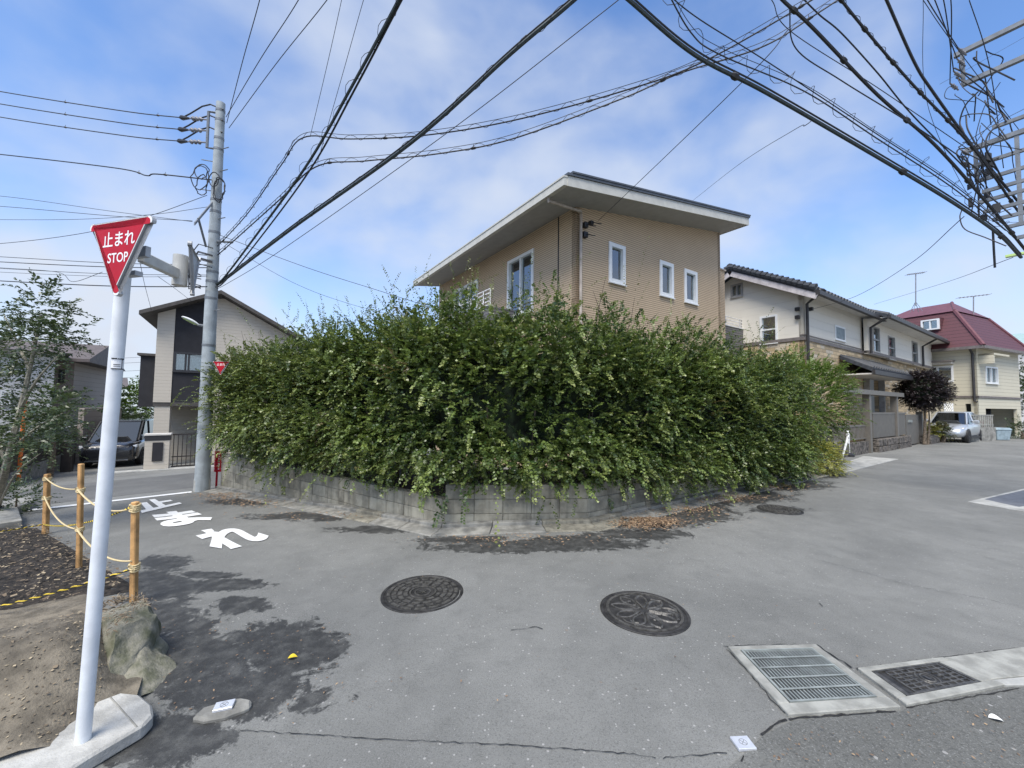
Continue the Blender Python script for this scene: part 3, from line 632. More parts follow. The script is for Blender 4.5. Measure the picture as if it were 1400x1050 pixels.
# generic leafy ball made of shoots
def leafy(name, parent, c, rad, n, Lr, leafn, lsize, m, hue, drp=(0.2, 0.8), up=0.3, seed=1, lump=0.2, width=0.3, shell=(0.55, 0.9), jit=0.5, zmin=-1.0, lscale=1.6):
    r_ = random.Random(seed); O, D, Ls, Dr, Hu = [], [], [], [], []
    while len(O) < n:
        v = Vector((r_.gauss(0, 1), r_.gauss(0, 1), r_.gauss(0, 1))).normalized()
        if v.z < zmin: continue
        k = 1 + lump * 2 * mnoise.noise(v * lscale + Vector((seed, 0, 0))); f = r_.uniform(*shell) * k
        O.append((c[0] + v.x * rad[0] * f, c[1] + v.y * rad[1] * f, c[2] + v.z * rad[2] * f))
        dv = (v + Vector((r_.gauss(0, .4), r_.gauss(0, .4), r_.gauss(0, .4) + up))).normalized(); D.append(tuple(dv))
        Ls.append(r_.uniform(*Lr)); Dr.append(r_.uniform(*drp)); Hu.append((min(1, max(0, r_.gauss(hue[0], .25))), r_.random() * hue[1], hue[2] * r_.random()))
    V, Fq, H = shoots(np.array(O), np.array(D), np.array(Ls), np.array(Dr), leafn, lsize, width, np.array(Hu), jit)
    return np_mesh(name, V, Fq, m, parent, H)
# taller pale shrub and yellow shrub at the right end of the hedge
g0 = gp(1108, 648); t = thing('shrub', g0 + Vector((0.3, 0.9, 0)), 'tall pale green shrub rising at the right end of the hedge', 'shrub')
c = at(1092, 520, 10.9); leafy('foliage', t, (c.x, c.y, 1.80), (1.12, 0.9, 1.05), 1600, (0.3, 0.65), 26, 0.055, 'shrub_leaf', (.5, 1.0, .05), up=0.5, seed=4, lump=.3)
b = MB()
for k in range(7): q = Vector((c.x + random.gauss(0, .15), c.y + random.gauss(0, .15), 0)); b.tube([q, q + Vector((random.gauss(0, .1), random.gauss(0, .1), .8)), Vector((c.x + random.gauss(0, .4), c.y + random.gauss(0, .3), 1.9))], [.03, .022, .01], 5)
tag(b.build('stems', 'bark', t), kind='stuff')
c = gp(1124, 648); t = thing('shrub', c, 'low yellow-green shrub at the street end of the hedge', 'shrub')
leafy('foliage', t, (c.x, c.y + .12, 0.32), (0.46, 0.36, 0.40), 620, (0.2, 0.38), 20, 0.05, 'ochre_leaf', (.5, 1.2, .0), up=0.5, drp=(.5, 1.6), seed=9, width=.2)
b = MB(); [b.tube([Vector((c.x, c.y + .3, 0)), Vector((c.x + math.cos(k) * .2, c.y + .3 + math.sin(k) * .2, .45))], [.012, .006], 4) for k in range(6)]; tag(b.build('stems', 'bark', t), kind='stuff')
# fallen leaves on the gutter
def litter(name, regs, label, m='litter', sz=(0.009, 0.024), seed=2, h=0.03):
    r_ = random.Random(seed); V, H = [], []
    for (pts, n) in regs:
        for _ in range(n):
            if len(pts[0]) == 4:                           # windblown drift: centre and spread in pixels
                cx_, cy_, sx_, sy_ = pts[0]; gx = r_.gauss(0, 1); p = gp(cx_ + gx * sx_, min(cy_ + abs(r_.gauss(0, 1)) * sy_ * 1.3 - sy_ + gx * pts[1] , 1040))
            else:
                a, b_, c_ = pts if len(pts) == 3 else (lambda q: q)(r_.choice([(pts[0], pts[1], pts[2]), (pts[0], pts[2], pts[3])]))
                u, v = r_.random(), r_.random()
                if u + v > 1: u, v = 1 - u, 1 - v
                p = gp(a[0] + (b_[0] - a[0]) * u + (c_[0] - a[0]) * v, a[1] + (b_[1] - a[1]) * u + (c_[1] - a[1]) * v)
            s = r_.uniform(*sz); an = r_.uniform(0, 6.28); d = Vector((math.cos(an), math.sin(an), r_.uniform(-.35, .35))) * s; e = Vector((-math.sin(an), math.cos(an), r_.uniform(-.4, .4))) * s * 0.5
            z = p.z + h + r_.random() * 0.02; q = Vector((p.x, p.y, z))
            V += [tuple(q - d), tuple(q + e), tuple(q + d), tuple(q - e)]; hv = (r_.random(), r_.random() ** 2, r_.random() * .4, 1); H += [hv] * 4
    V = np.array(V); o = np_mesh(name, V, np.arange(len(V)).reshape(-1, 4), m, None, np.array(H)); return tag(o, label, 'fallen leaves', kind='stuff')
litter('fallen_leaves', [([(883, 716, 20, 5), 0.0], 1100), ([(905, 719, 17, 3.5), 0.05], 450), ([(862, 721, 14, 3), -.1], 220), ([(945, 700, 26, 4), -.30], 420), ([(1000, 684, 32, 3.5), -.27], 520), ([(1065, 668, 30, 3), -.24], 480), ([(920, 712, 60, 7), -.25], 160),
    ([(303, 680, 20, 4), 0.12], 700), ([(345, 690, 28, 4), 0.2], 260), ([(440, 708, 60, 5), 0.22], 150), ([(720, 740, 70, 6), -.04], 170), ([(640, 742, 50, 5), 0.02], 60)],
    'brown fallen leaves gathered along the gutter of the hedge wall')
litter('road_litter', [([(300, 760), (1000, 740), (1300, 900), (350, 1000)], 110), ([(190, 850), (480, 850), (470, 960), (200, 980)], 130), ([(1080, 1000), (1400, 960), (1400, 1050), (1050, 1050)], 90)], 'tiny pale leaf bits scattered over the open asphalt', sz=(0.003, 0.010), seed=5, h=0.006)
# single leaves
mat('yellow_leaf', (0.75, 0.55, 0.03), 0.6); mat('white_bit', (0.75, 0.75, 0.7), 0.7)
def one_leaf(px, py, s, m, label, an, name='fallen_leaf', cat='leaf'):
    c = gp(px, py); d = Vector((math.cos(an), math.sin(an), 0)); e = Vector((-d.y, d.x, 0)); b = MB(); pr = []
    for i in range(9): t_ = i / 8; wd = math.sin(math.pi * t_ ** 0.8) * 0.38 * s; pr.append((c + d * (t_ - .5) * s, wd, 0.008 + 0.012 * t_ * (1 - t_) * 4 * .6))
    for q, wd, h in pr:
        for sg in (-1, 0, 1): r = q + e * wd * sg; b.v.append((r.x, r.y, c.z + h + abs(sg) * wd * 0.3))
    b.f = [(3 * i + k, 3 * i + k + 1, 3 * i + 4 + k, 3 * i + 3 + k) for i in range(8) for k in (0, 1)]
    return tag(b.build(name, m, smooth=True), label, cat)
one_leaf(400, 901, 0.055, 'yellow_leaf', 'single bright yellow leaf lying on the dark damp asphalt', 0.3)
one_leaf(1362, 986, 0.055, 'white_bit', 'small pale scrap lying on the coarse asphalt at lower right', -0.5, 'paper_scrap', 'scrap')
# ------------------------------------------------------------------ bank with boulders, soil bed, stakes and ropes, left foreground
O0 = Vector((-1.78, 1.98, 0)); da = Vector((-0.80, -0.57, 0)).normalized(); db = Vector((-0.57, 0.80, 0)).normalized()
def sst(x): x = min(1, max(0, x)); return x * x * (3 - 2 * x)
def bank_h(a, bb): return (0.07 + 0.27 * sst(bb / 0.55)) * (1 - 0.93 * sst((bb - 0.72) / 0.45)) * (0.12 + 0.88 * sst((a - 0.08) / 0.28)) + 0.012 * mnoise.noise(Vector((a * 6, bb * 6, 0))) + 0.02
b = MB(); na, nb2 = 90, 56
for j in range(nb2 + 1):
    for i in range(na + 1):
        a, bb = 0.02 + i / na * 6.0, -0.02 + j / nb2 * 2.2; a += max(0, .42 * (bb - .80)); q = O0 + da * a + db * bb
        b.v.append((q.x, q.y, gz(q.x, q.y) + bank_h(a, bb) + 0.010 * mnoise.noise(Vector((q.x * 25, q.y * 25, 0)))))
b.f = [(j * (na + 1) + i, j * (na + 1) + i + 1, (j + 1) * (na + 1) + i + 1, (j + 1) * (na + 1) + i) for j in range(nb2) for i in range(na)]
tag(b.build('earth_bank', 'dirt', smooth=True), kind='structure')
sA, sB, sC, sD = gp(190, 806), gp(50, 722), gp(-400, 730), gp(-260, 900)
b = MB(); m_ = 50
for j in range(m_ + 1):
    for i in range(m_ + 1):
        u, v = i / m_, j / m_; q = (sA * (1 - u) + sB * u) * (1 - v) + (sD * (1 - u) + sC * u) * v; ed = min(u, 1 - u, v) * 8
        b.v.append((q.x, q.y, gz(q.x, q.y) + 0.004 + 0.06 * sst(ed) + (0.035 * mnoise.noise(Vector((q.x * 7, q.y * 7, 3))) + 0.03 * mnoise.noise(Vector((q.x * 22, q.y * 22, 3)))) * sst(ed * 2)))
b.f = [(j * (m_ + 1) + i, j * (m_ + 1) + i + 1, (j + 1) * (m_ + 1) + i + 1, (j + 1) * (m_ + 1) + i) for j in range(m_) for i in range(m_)]
tag(b.build('soil_bed', 'soil_dark', smooth=True), kind='structure')
leafmat('chips', tip=(0.40, 0.33, 0.22), a=(0.05, 0.037, 0.026), bcol=(0.17, 0.125, 0.08), rough=0.9, tr=0.0)
r_ = random.Random(4); V, H = [], []
for k in range(5200):
    u, v = r_.random(), r_.random() ** 1.3 * 0.9; q = (sA * (1 - u) + sB * u) * (1 - v) + (sD * (1 - u) + sC * u) * v
    s = 0.003 + 0.017 * r_.random() ** 2; an = r_.uniform(0, 6.28); d = Vector((math.cos(an), math.sin(an), r_.uniform(-.3, .3))) * s; e = Vector((-math.sin(an), math.cos(an), r_.uniform(-.5, .5))) * s * r_.uniform(.2, .5)
    z = Vector((q.x, q.y, gz(q.x, q.y) + 0.075 + 0.035 * mnoise.noise(Vector((q.x * 7, q.y * 7, 3))))); V += [tuple(z - d - e), tuple(z + d - e), tuple(z + d + e), tuple(z - d + e)]; H += [(r_.random(), r_.random() ** 3, 0, 1)] * 4
V = np.array(V); tag(np_mesh('wood_chips', V, np.arange(len(V)).reshape(-1, 4), 'chips', None, np.array(H)), 'wood chips and dead leaves strewn over the roped soil bed', 'wood chips', kind='stuff')
V, H = [], []
for k in range(5200):
    a, bb = r_.uniform(0.17, 3.2), r_.uniform(0.0, 1.0); q = O0 + da * a + db * bb; s = r_.uniform(0.002, 0.009) * (1.8 if r_.random() < .05 else 1); an = r_.uniform(0, 6.28)
    d = Vector((math.cos(an), math.sin(an), r_.uniform(-.2, .4))) * s; e = Vector((-math.sin(an), math.cos(an), r_.uniform(-.2, .4))) * s * r_.uniform(.4, .9); z = Vector((q.x, q.y, gz(q.x, q.y) + bank_h(a, bb) + 0.010 * mnoise.noise(Vector((q.x * 25, q.y * 25, 0))) + 0.004))
    V += [tuple(z - d), tuple(z + e), tuple(z + d), tuple(z - e)]; H += [(r_.random(), r_.random() ** 1.5, 0, 1)] * 4
V = np.array(V); tag(np_mesh('bank_grit', V, np.arange(len(V)).reshape(-1, 4), 'chips', None, np.array(H)), 'pale grit and dry bits on the earth bank behind the stop sign', 'grit', kind='stuff')
def rock(pts, label, seed, cuts=9, amp=0.026):
    bm = bmesh.new(); [bm.verts.new(p) for p in pts]; bmesh.ops.convex_hull(bm, input=bm.verts)
    bmesh.ops.triangulate(bm, faces=bm.faces[:]); bmesh.ops.subdivide_edges(bm, edges=bm.edges[:], cuts=cuts, use_grid_fill=True)
    for v in bm.verts:
        n_ = mnoise.noise_vector(v.co * 7 + Vector((seed, 0, 0))) * amp + mnoise.noise_vector(v.co * 20 + Vector((0, seed, 0))) * amp * .5 + mnoise.noise_vector(v.co * 55) * amp * .22; v.co += n_
    for _ in range(1): bmesh.ops.smooth_vert(bm, verts=bm.verts[:], factor=0.12, use_axis_x=True, use_axis_y=True, use_axis_z=True)
    b = MB(); b.v = [tuple(v.co) for v in bm.verts]; bm.verts.index_update(); b.f = [tuple(v.index for v in f.verts) for f in bm.faces]; bm.free()
    return tag(b.build('boulder', 'rock', smooth=True), label, 'boulder')
A = lambda px, py, d: tuple(at(px, py, d))
rock([A(128, 842, 2.42), A(196, 818, 2.62), A(217, 842, 2.5), A(205, 868, 2.42), A(160, 858, 2.30), A(150, 965, 2.06), A(128, 960, 2.12), A(212, 905, 2.45), A(185, 955, 2.2), A(120, 860, 2.7), A(216, 880, 2.75), A(118, 960, 2.6)], 'taller dark boulder holding up the end of the earth bank', 3)
rock([A(192, 866, 2.42), A(214, 868, 2.50), A(222, 885, 2.46), A(246, 922, 2.34), A(196, 950, 2.12), A(148, 968, 2.02), A(158, 935, 2.14), A(236, 905, 2.7), A(200, 960, 2.5)], 'lower wedge-shaped mossy boulder leaning on the taller one, touching the road', 8)
c = at(163, 832, 2.36); t = thing('grass_tuft', c, 'dry grass tuft on top of the earth bank beside the taller boulder', 'grass'); leafy('blades', t, (c.x, c.y, c.z), (.10, .08, .02), 90, (.04, .10), 5, .035, 'chips', (.9, 1.5, 0), drp=(2, 6), up=.6, seed=77, width=.10)
mat('stake_wood', (0.52, 0.30, 0.12), 0.75, 0.18, 9, 0.3, 90, streak=0.35)
mat('rope_cream', (0.62, 0.50, 0.28), 0.9, 0.1, 60); mat('rope_yellow', (0.75, 0.55, 0.06), 0.8, 0.1, 60); mat('rope_black', (0.02, 0.02, 0.02), 0.8)
stk = []
for (px, pb, pt, lab) in ((62.5, 727, 648, 'short wooden stake farthest from the viewer at the roped soil bed'), (108.5, 780, 634, 'tallest wooden stake, in the middle of the roped soil bed'), (183.5, 820, 686, 'thick wooden stake beside the boulders, nearest the viewer')):
    g = gp(px, pb, 0.03); d = proj(g)[2]; top = at(px + (1.5 if px > 150 else 2.5), pt, d); wd = (8.2 if px < 150 else 11.0) / F_PX * d * 0.66
    b = MB(); t_ = thing('wooden_stake', g, lab, 'stake'); q = [(-1, -1), (1, -1), (1, 1), (-1, 1)]
    ax = (top - g).normalized(); b.hexa([g + Vector((i * wd / 2, j * wd / 2, -.1)) for i, j in q], [top + Vector((i * wd / 2, j * wd / 2, 0)) for i, j in q]); b.build('post', 'stake_wood', t_, bevel=0.006)
    stk.append((g, top, wd, t_))
def knot(P, wd, t_, m, n=3):
    b = MB()
    for k in range(n):
        z = (k - n / 2) * 0.016; r = wd * 0.74; b.tube([P + Vector((math.cos(a) * r, math.sin(a) * r, z + .005 * math.sin(2 * a))) for a in [i * math.pi / 5 for i in range(11)]], 0.0075, 5)
    b.tube([P + Vector((-.02, -wd * .75, .01)), P + Vector((.0, -wd * .95, .025)), P + Vector((.03, -wd * .7, -.02))], 0.0075, 5); return b.build('rope_knot', m, t_)
def sp(i, py): g, t_, w_, _ = stk[i]; p0 = proj(g)[1]; p1 = proj(t_)[1]; return g.lerp(t_, (py - p0) / (p1 - p0))
def rope(P, Q, sag, label, two=False, r=0.0075, n=26):
    pts = [P.lerp(Q, i / n) - Vector((0, 0, sag * 4 * (i / n) * (1 - i / n))) for i in range(n + 1)]
    if not two: b = MB(); b.tube(pts, r, 5); return tag(b.build('rope', 'rope_cream', smooth=True), label, 'rope')
    t_ = thing('rope', pts[0], label, 'rope'); nn = int((Q - P).length / 0.012); h = [[], []]
    for k in range(2):
        b = MB(); 
        pl = []
        for i in range(nn):
            u = i / nn; c = P.lerp(Q, u) - Vector((0, 0, sag * 4 * u * (1 - u))); a = i * 0.9 + k * math.pi; pl.append(c + Vector((math.cos(a) * .003, math.cos(a) * .003, math.sin(a) * .0042)))
        b.tube(pl, 0.0052, 4); b.build('strand', ('rope_yellow', 'rope_black')[k], t_, smooth=True)
    return t_
o_ = Vector((0, -0.03, 0)); far = at(-60, 690, 5.2)
rope(sp(0, 652) + o_, sp(1, 668) + o_, .05, 'upper slack cream rope between the far stake and the tallest stake')
rope(sp(0, 678) + o_, sp(1, 722) + o_, .10, 'lower slack cream rope between the far stake and the tallest stake')
rope(sp(1, 668) + o_, sp(2, 694) + o_, .09, 'upper slack cream rope between the tallest stake and the nearest stake')
rope(sp(1, 722) + o_, sp(2, 765) + o_, .09, 'lower slack cream rope between the tallest stake and the nearest stake')
rope(at(-70, 736, 4.6), sp(0, 716) + o_, .01, 'yellow and black rope running in from the left edge to the far stake', True)
rope(sp(0, 716) + o_, sp(2, 692) + o_ * 1.3, .07, 'yellow and black rope from the far stake to the top of the nearest stake', True)
rope(at(-60, 842, 2.9), sp(2, 776) + o_ * 1.3, .02, 'yellow and black rope crossing low in front of the soil bed to the nearest stake', True)
for i, py in ((0, 654), (0, 680), (1, 669), (1, 722), (2, 693), (2, 774)): knot(sp(i, py), stk[i][2], stk[i][3], 'rope_cream', 3 if i < 2 else 4)
def crom(P, n=10):
    out = []; Q = [P[0] * 2 - P[1]] + P + [P[-1] * 2 - P[-2]]
    for i in range(1, len(Q) - 2):
        for k in range(n):
            t = k / n; a, b_, c, d = Q[i - 1], Q[i], Q[i + 1], Q[i + 2]
            out.append(0.5 * ((2 * b_) + (c - a) * t + (2 * a - 5 * b_ + 4 * c - d) * t * t + (3 * b_ - a - 3 * c + d) * t ** 3))
    out.append(P[-1]); return out
# ------------------------------------------------------------------ building kit
mat('white_alu', (0.78, 0.79, 0.78), 0.45, 0.03, 10); mat('dark_alu', (0.03, 0.03, 0.033), 0.4, 0.1, 10)
mat('curtain_green', (0.42, 0.50, 0.44), 0.9, 0.12, 14, streak=0.35); mat('curtain_white', (0.60, 0.62, 0.60), 0.9, 0.1, 14, streak=0.3)
mat('room_dark', (0.03, 0.033, 0.035), 0.9, 0.3, 3); mat('curtain_grey', (0.25, 0.28, 0.28), 0.9, 0.2, 10, streak=0.4)
glassmat('glass', 0.20); glassmat('glass_bright', 0.42); mat('plastic_black', (0.018, 0.018, 0.02), 0.5)
mat('pipe_dark', (0.035, 0.033, 0.034), 0.5); mat('pipe_beige', (0.42, 0.36, 0.30), 0.5)
mat('plaster_white', (0.66, 0.63, 0.58), 0.8, 0.05, 6, stain=0.12); mat('soffit', (0.36, 0.355, 0.34), 0.8, 0.04, 5)
mat('fascia', (0.52, 0.51, 0.46), 0.6, 0.05, 5); mat('roof_metal', (0.075, 0.085, 0.10), 0.5, 0.1, 5); mat('rail_white', (0.7, 0.7, 0.7), 0.5)
siding('tile_beige', (0.60, 0.455, 0.30), (0.20, 0.14, 0.09), 0.056, 0.22)
siding('tile_beige_l', (0.60, 0.455, 0.30), (0.20, 0.14, 0.09), 0.056, 0.22)
siding('siding_grey', (0.16, 0.155, 0.155), (0.05, 0.05, 0.05), 0.09, 0.2)
def wall(name, fr, u0, u1, z0, top, holes, m, parent, th=0.14, o=0.0):
    """a wall slab on a facade frame with real window openings; top is a number or a function of u"""
    tf = top if callable(top) else (lambda u: top)
    us = sorted({u0, u1, *[h[0] for h in holes], *[h[1] for h in holes]}); zs = sorted({z0, *[h[2] for h in holes], *[h[3] for h in holes]})
    b = MB()
    if callable(top):
        ex = [u0 + (u1 - u0) * i / 16 for i in range(17)]; us = sorted(set(us) | set(ex))
    for a, c in zip(us[:-1], us[1:]):
        for k, z in enumerate(zs):
            m_ = ((a + c) / 2)
            last = k == len(zs) - 1
            za, zc = (tf(a), tf(c)) if last else (min(zs[k + 1], tf(a)), min(zs[k + 1], tf(c)))
            if any(h[0] - 1e-6 <= m_ <= h[1] + 1e-6 and h[2] - 1e-6 <= z + 1e-5 < h[3] - 1e-6 for h in holes): continue
            if za <= z and zc <= z: continue
            b.hexa([fr.w(a, z, o), fr.w(c, z, o), fr.w(c, z, o - th), fr.w(a, z, o - th)], [fr.w(a, za, o), fr.w(c, zc, o), fr.w(c, zc, o - th), fr.w(a, za, o - th)])
    return b.build(name, m, parent)
def window(fr, u0, u1, z0, z1, parent, fm='white_alu', fw=0.055, mull=(), trans=(), o=0.0, back='curtain_green', proud=0.03, glass='glass', name='window', sill=True, curt=None):
    b = MB(); oo, oi = o + proud, o - 0.09
    b.fbox(fr, u0 - 0.02, u0 + fw, z0 - 0.02, z1 + 0.02, oi, oo); b.fbox(fr, u1 - fw, u1 + 0.02, z0 - 0.02, z1 + 0.02, oi, oo)
    b.fbox(fr, u0 + fw, u1 - fw, z1 - fw, z1 + 0.02, oi, oo - .002); b.fbox(fr, u0 + fw, u1 - fw, z0 - 0.02, z0 + fw, oi, oo - .002)
    W_ = b.build(name, fm, parent)
    ms = MB()
    for u in mull: ms.fbox(fr, u - 0.03, u + 0.03, z0 + fw, z1 - fw, oi + .02, oo - 0.02)
    for z in trans: ms.fbox(fr, u0 + fw, u1 - fw, z - 0.025, z + 0.025, oi + .02, oo - 0.022)
    if ms.v: ms.build('mullion', fm, W_)
    ed = [u0 + fw] + list(mull) + [u1 - fw]
    for a, c in zip(ed[:-1], ed[1:]): p = MB(); p.fbox(fr, a + .004, c - .004, z0 + fw + .002, z1 - fw - .002, o - 0.052, o - 0.046); p.build('pane', glass, W_)
    p = MB(); p.fbox(fr, u0 + .01, u1 - .01, z0 + .01, z1 - .01, o - 0.42, o - 0.40); p.fbox(fr, u0 - .05, u0, z0, z1, o - .4, o - .14); p.fbox(fr, u1, u1 + .05, z0, z1, o - .4, o - .14); p.build('room', 'room_dark', W_)
    if back:
        p = MB(); n = max(6, int((u1 - u0) / 0.05)); c0, c1 = curt or (u0 + fw, u1 - fw)
        pts = [(c0 + (c1 - c0) * i / n, o - 0.15 + 0.018 * math.sin(i * 2.1)) for i in range(n + 1)]
        for (a, oa), (c, oc) in zip(pts[:-1], pts[1:]): p.quad(fr.w(a, z0 + .01, oa), fr.w(c, z0 + .01, oc), fr.w(c, z1 - .01, oc), fr.w(a, z1 - .01, oa))
        p.build('curtain', back, W_)
    if sill: p = MB(); p.fbox(fr, u0 - .03, u1 + .03, z0 - .05, z0 - .021, oi, oo + .03); p.build('sill', fm, W_)
    return W_
def pxrect(fr, x0, x1, yt, yb, o=0.0):
    """u and z limits of a facade rectangle from its pixel columns and the rows at its middle"""
    xm = (x0 + x1) / 2; ym = (yt + yb) / 2
    a, c = fr.px(x0, ym, o)[0], fr.px(x1, ym, o)[0]; return (min(a, c), max(a, c), fr.px(xm, yb, o)[1], fr.px(xm, yt, o)[1])
# ------------------------------------------------------------------ beige tiled house behind the hedge
P1 = at(787, 400, 9.5); FR = Fr(P1, AD); FL = Fr(P1, BD, True)
h1 = thing('beige_house', (P1.x + 1, P1.y + 5, 0), 'two-storey beige tiled house with a flat-looking single-pitch roof behind the hedge', 'house')
uR = FR.px(985, 380)[0]; uL = FL.px(602, 400)[0]
z0 = FR.px(786, 282)[1]; z1 = FR.px(984, 318)[1]; kk = (z1 - z0) / uR; zb = -0.4
wr = [pxrect(FR, 832.5, 853.5, 335, 387), pxrect(FR, 902, 919.5, 359.5, 405), pxrect(FR, 935.5, 952, 371, 414)]
wl = [pxrect(FL, 695, 729.5, 350, 430), pxrect(FL, 621, 653.5, 391, 430)]
wall('wall', FR, 0, uR, zb, lambda u: z0 + kk * u, wr, 'tile_beige', h1)
wall('wall', FL, 0.0, uL, zb, z0, wl, 'tile_beige_l', h1)
b = MB(); q = [FR.w(0, 0), FR.w(uR, 0), FR.w(uR, 0) + BD * uL, FR.w(0, 0) + BD * uL]
b.hexa([q[1] - FR.d * .02 + Vector((0, 0, zb)), q[2] - FR.d * .02 + Vector((0, 0, zb)), q[2] - FR.d * .16 + Vector((0, 0, zb)), q[1] - FR.d * .16 + Vector((0, 0, zb))], [q[1] - FR.d * .02 + Vector((0, 0, z1)), q[2] - FR.d * .02 + Vector((0, 0, z1)), q[2] - FR.d * .16 + Vector((0, 0, z1)), q[1] - FR.d * .16 + Vector((0, 0, z1))])
b.build('wall', 'tile_beige_l', h1)
b = MB(); b.fbox(Fr(q[3], AD), 0.02, uR - .02, zb, z0, -0.16, -0.02); b.build('wall', 'tile_beige', h1)
for wv, mu in zip(wr, ((), (), ())): window(FR, *wv, h1, 'white_alu', 0.085, mu, (), 0, 'curtain_green', 0.035, curt=(wv[0] + .09, wv[0] + (wv[1] - wv[0]) * .45))
um = (wl[0][0] + wl[0][1]) / 2; window(FL, *wl[0], h1, 'white_alu', 0.07, (um,), (), 0, 'curtain_white', 0.04, curt=(um, wl[0][1] - .07))
u3 = [wl[1][0] + (wl[1][1] - wl[1][0]) * k for k in (0.36, 0.72)]; window(FL, *wl[1], h1, 'white_alu', 0.07, u3, (), 0, None, 0.04)
# roof slab: solve the overhangs from the fascia corner
best = None
for i in range(60):
    for j in range(60):
        ol, of = i * 0.03, j * 0.03; p = proj(FR.w(-ol, z0 - kk * ol, of)); e = abs(p[0] - 776) + abs(p[1] - 253)
        if best is None or e < best[0]: best = (e, ol, of)
_, oL, oF = best
uE = min([i * 0.02 for i in range(200, 700)], key=lambda u: abs(proj(FR.w(u, z0 + kk * u, oF))[0] - 1024))
oB = min([i * 0.02 for i in range(200, 700)], key=lambda v: abs(proj(FR.w(-oL, z0 - kk * oL, -v))[0] - 568))
def rp(u, o, h): return FR.w(u, z0 + kk * u + h, o)
def slab(mb, u0, u1, o0, o1, h0, h1): mb.hexa([rp(u0, o0, h0), rp(u1, o0, h0), rp(u1, o1, h0), rp(u0, o1, h0)], [rp(u0, o0, h1), rp(u1, o0, h1), rp(u1, o1, h1), rp(u0, o1, h1)])
b = MB(); slab(b, -oL + .03, uE - .03, oF - .03, -oB + .03, 0.0, 0.03); b.build('soffit', 'soffit', h1)
b = MB(); slab(b, -oL, uE, oF, oF - .029, -0.02, 0.20); slab(b, uE - .029, uE, oF - .03, -oB, -0.02, 0.20); b.build('fascia', 'fascia', h1)
roof = MB(); slab(roof, -oL - .02, uE + .03, oF + .03, -oB - .03, 0.205, 0.26); slab(roof, -oL + .1, uE + .04, oF + .045, oF - .1, 0.262, 0.30); roof = roof.build('roof', 'roof_metal', h1)
b = MB(); slab(b, -oL - .10, -oL + .027, oF - .01, -oB, -0.01, 0.16); slab(b, -oL - .115, -oL + .02, oF + .0, -oB, 0.161, 0.195); b.build('gutter', 'fascia', roof)
b = MB(); gq = FL.px(747, 273, oL); dpt = [rp(-oL - .03, oF - .6, .0), rp(-oL - .03, oF - .6, -.10), FR.w(0.10, z0 - 0.12, 0.07), FR.w(0.10, z0 - .22, .07), FR.w(0.10, 0.2, 0.07)]
b.tube(dpt, 0.035, 8); b.build('downpipe', 'pipe_beige', h1, smooth=True)
b = MB(); b.fbox(FL, 0.62, 0.65, 0.3, z0 - .01, -0.02, 0.012); b.build('expansion_joint', 'plastic_black', h1)
for (px, py, sz) in ((798, 309, .12), (806, 306, .09), (797.5, 322, .13)):
    u, z = FR.px(px, py); b = MB(); b.fbox(FR, u - sz / 2, u + sz / 2, z - sz / 2, z + sz / 2, 0.0, 0.10); b.tube([FR.w(u, z, .1), FR.w(u + .1, z - .05, .22), FR.w(u + .2, z - .02, .2)], 0.012, 5); b.build('service_bracket', 'plastic_black', h1)
# balconies: left face and rear right
ub0, ub1 = FL.px(668, 415, .9)[0], FL.px(606, 430, .9)[0]; zr = FL.px(640, 407, .9)[1]; zp = FL.px(625, 433, .9)[1]
bal = MB(); bal.fbox(FL, ub0, ub1, zp - 1.1, zp - .04, .80, .90); bal.fbox(FL, ub0, ub0 + .1, zp - 1.1, zp - .04, 0.01, .80); bal.fbox(FL, ub1 - .1, ub1, zp - 1.1, zp - .04, 0.01, .80); bal.fbox(FL, ub0, ub1, zp - 1.25, zp - 1.1, .01, .9)
bal = bal.build('balcony', 'siding_grey', h1)
b = MB(); b.fbox(FL, ub0 - .02, ub1 + .02, zp - .04, zp, .78, .92)
for k in range(4): z = zp + (zr - zp) * (k + 1) / 4; b.tube([FL.w(ub0, z, .85), FL.w(ub1, z, .85)], 0.018, 5)
for k in range(9): u = ub0 + (ub1 - ub0) * k / 8; b.tube([FL.w(u, zp, .85), FL.w(u, zr, .85)], 0.018, 5)
b.build('railing', 'rail_white', bal)
oo = -0.9; ua, uz = uR + .02, FR.px(1031, 455, oo)[0]; zt = FR.px(1010, 448, oo)[1]; zq = FR.px(1010, 436, oo)[1]
b = MB(); b.fbox(FR, ua, uz, zt - 1.6, zt - .03, oo - .1, oo); b.fbox(FR, uz - .1, uz, zt - 1.6, zt - .03, oo - 2.4, oo - .1); bal = b.build('balcony', 'siding_grey', h1)
b = MB(); b.fbox(FR, ua, uz + .02, zt - .03, zt + .01, oo - .12, oo + .02)
for k in range(3): z = zt + (zq - zt) * (k + 1) / 3; b.tube([FR.w(ua, z, oo - .05), FR.w(uz, z, oo - .05)], 0.016, 5)
for k in range(5): u = ua + (uz - ua) * k / 4; b.tube([FR.w(u, zt, oo - .05), FR.w(u, zq, oo - .05)], 0.016, 5)
b.build('railing', 'rail_white', bal)
u9, z9 = FR.px(990.5, 371, -.45); b = MB(); b.fbox(FR, uR, u9, zb, z9, -2.2, -.45); b.build('side_wing', 'tile_beige', h1); b = MB(); b.fbox(FR, uR, u9 + .04, z9 + .001, z9 + .05, -2.2, -.41); b.build('wing_cap', 'pipe_beige', h1)
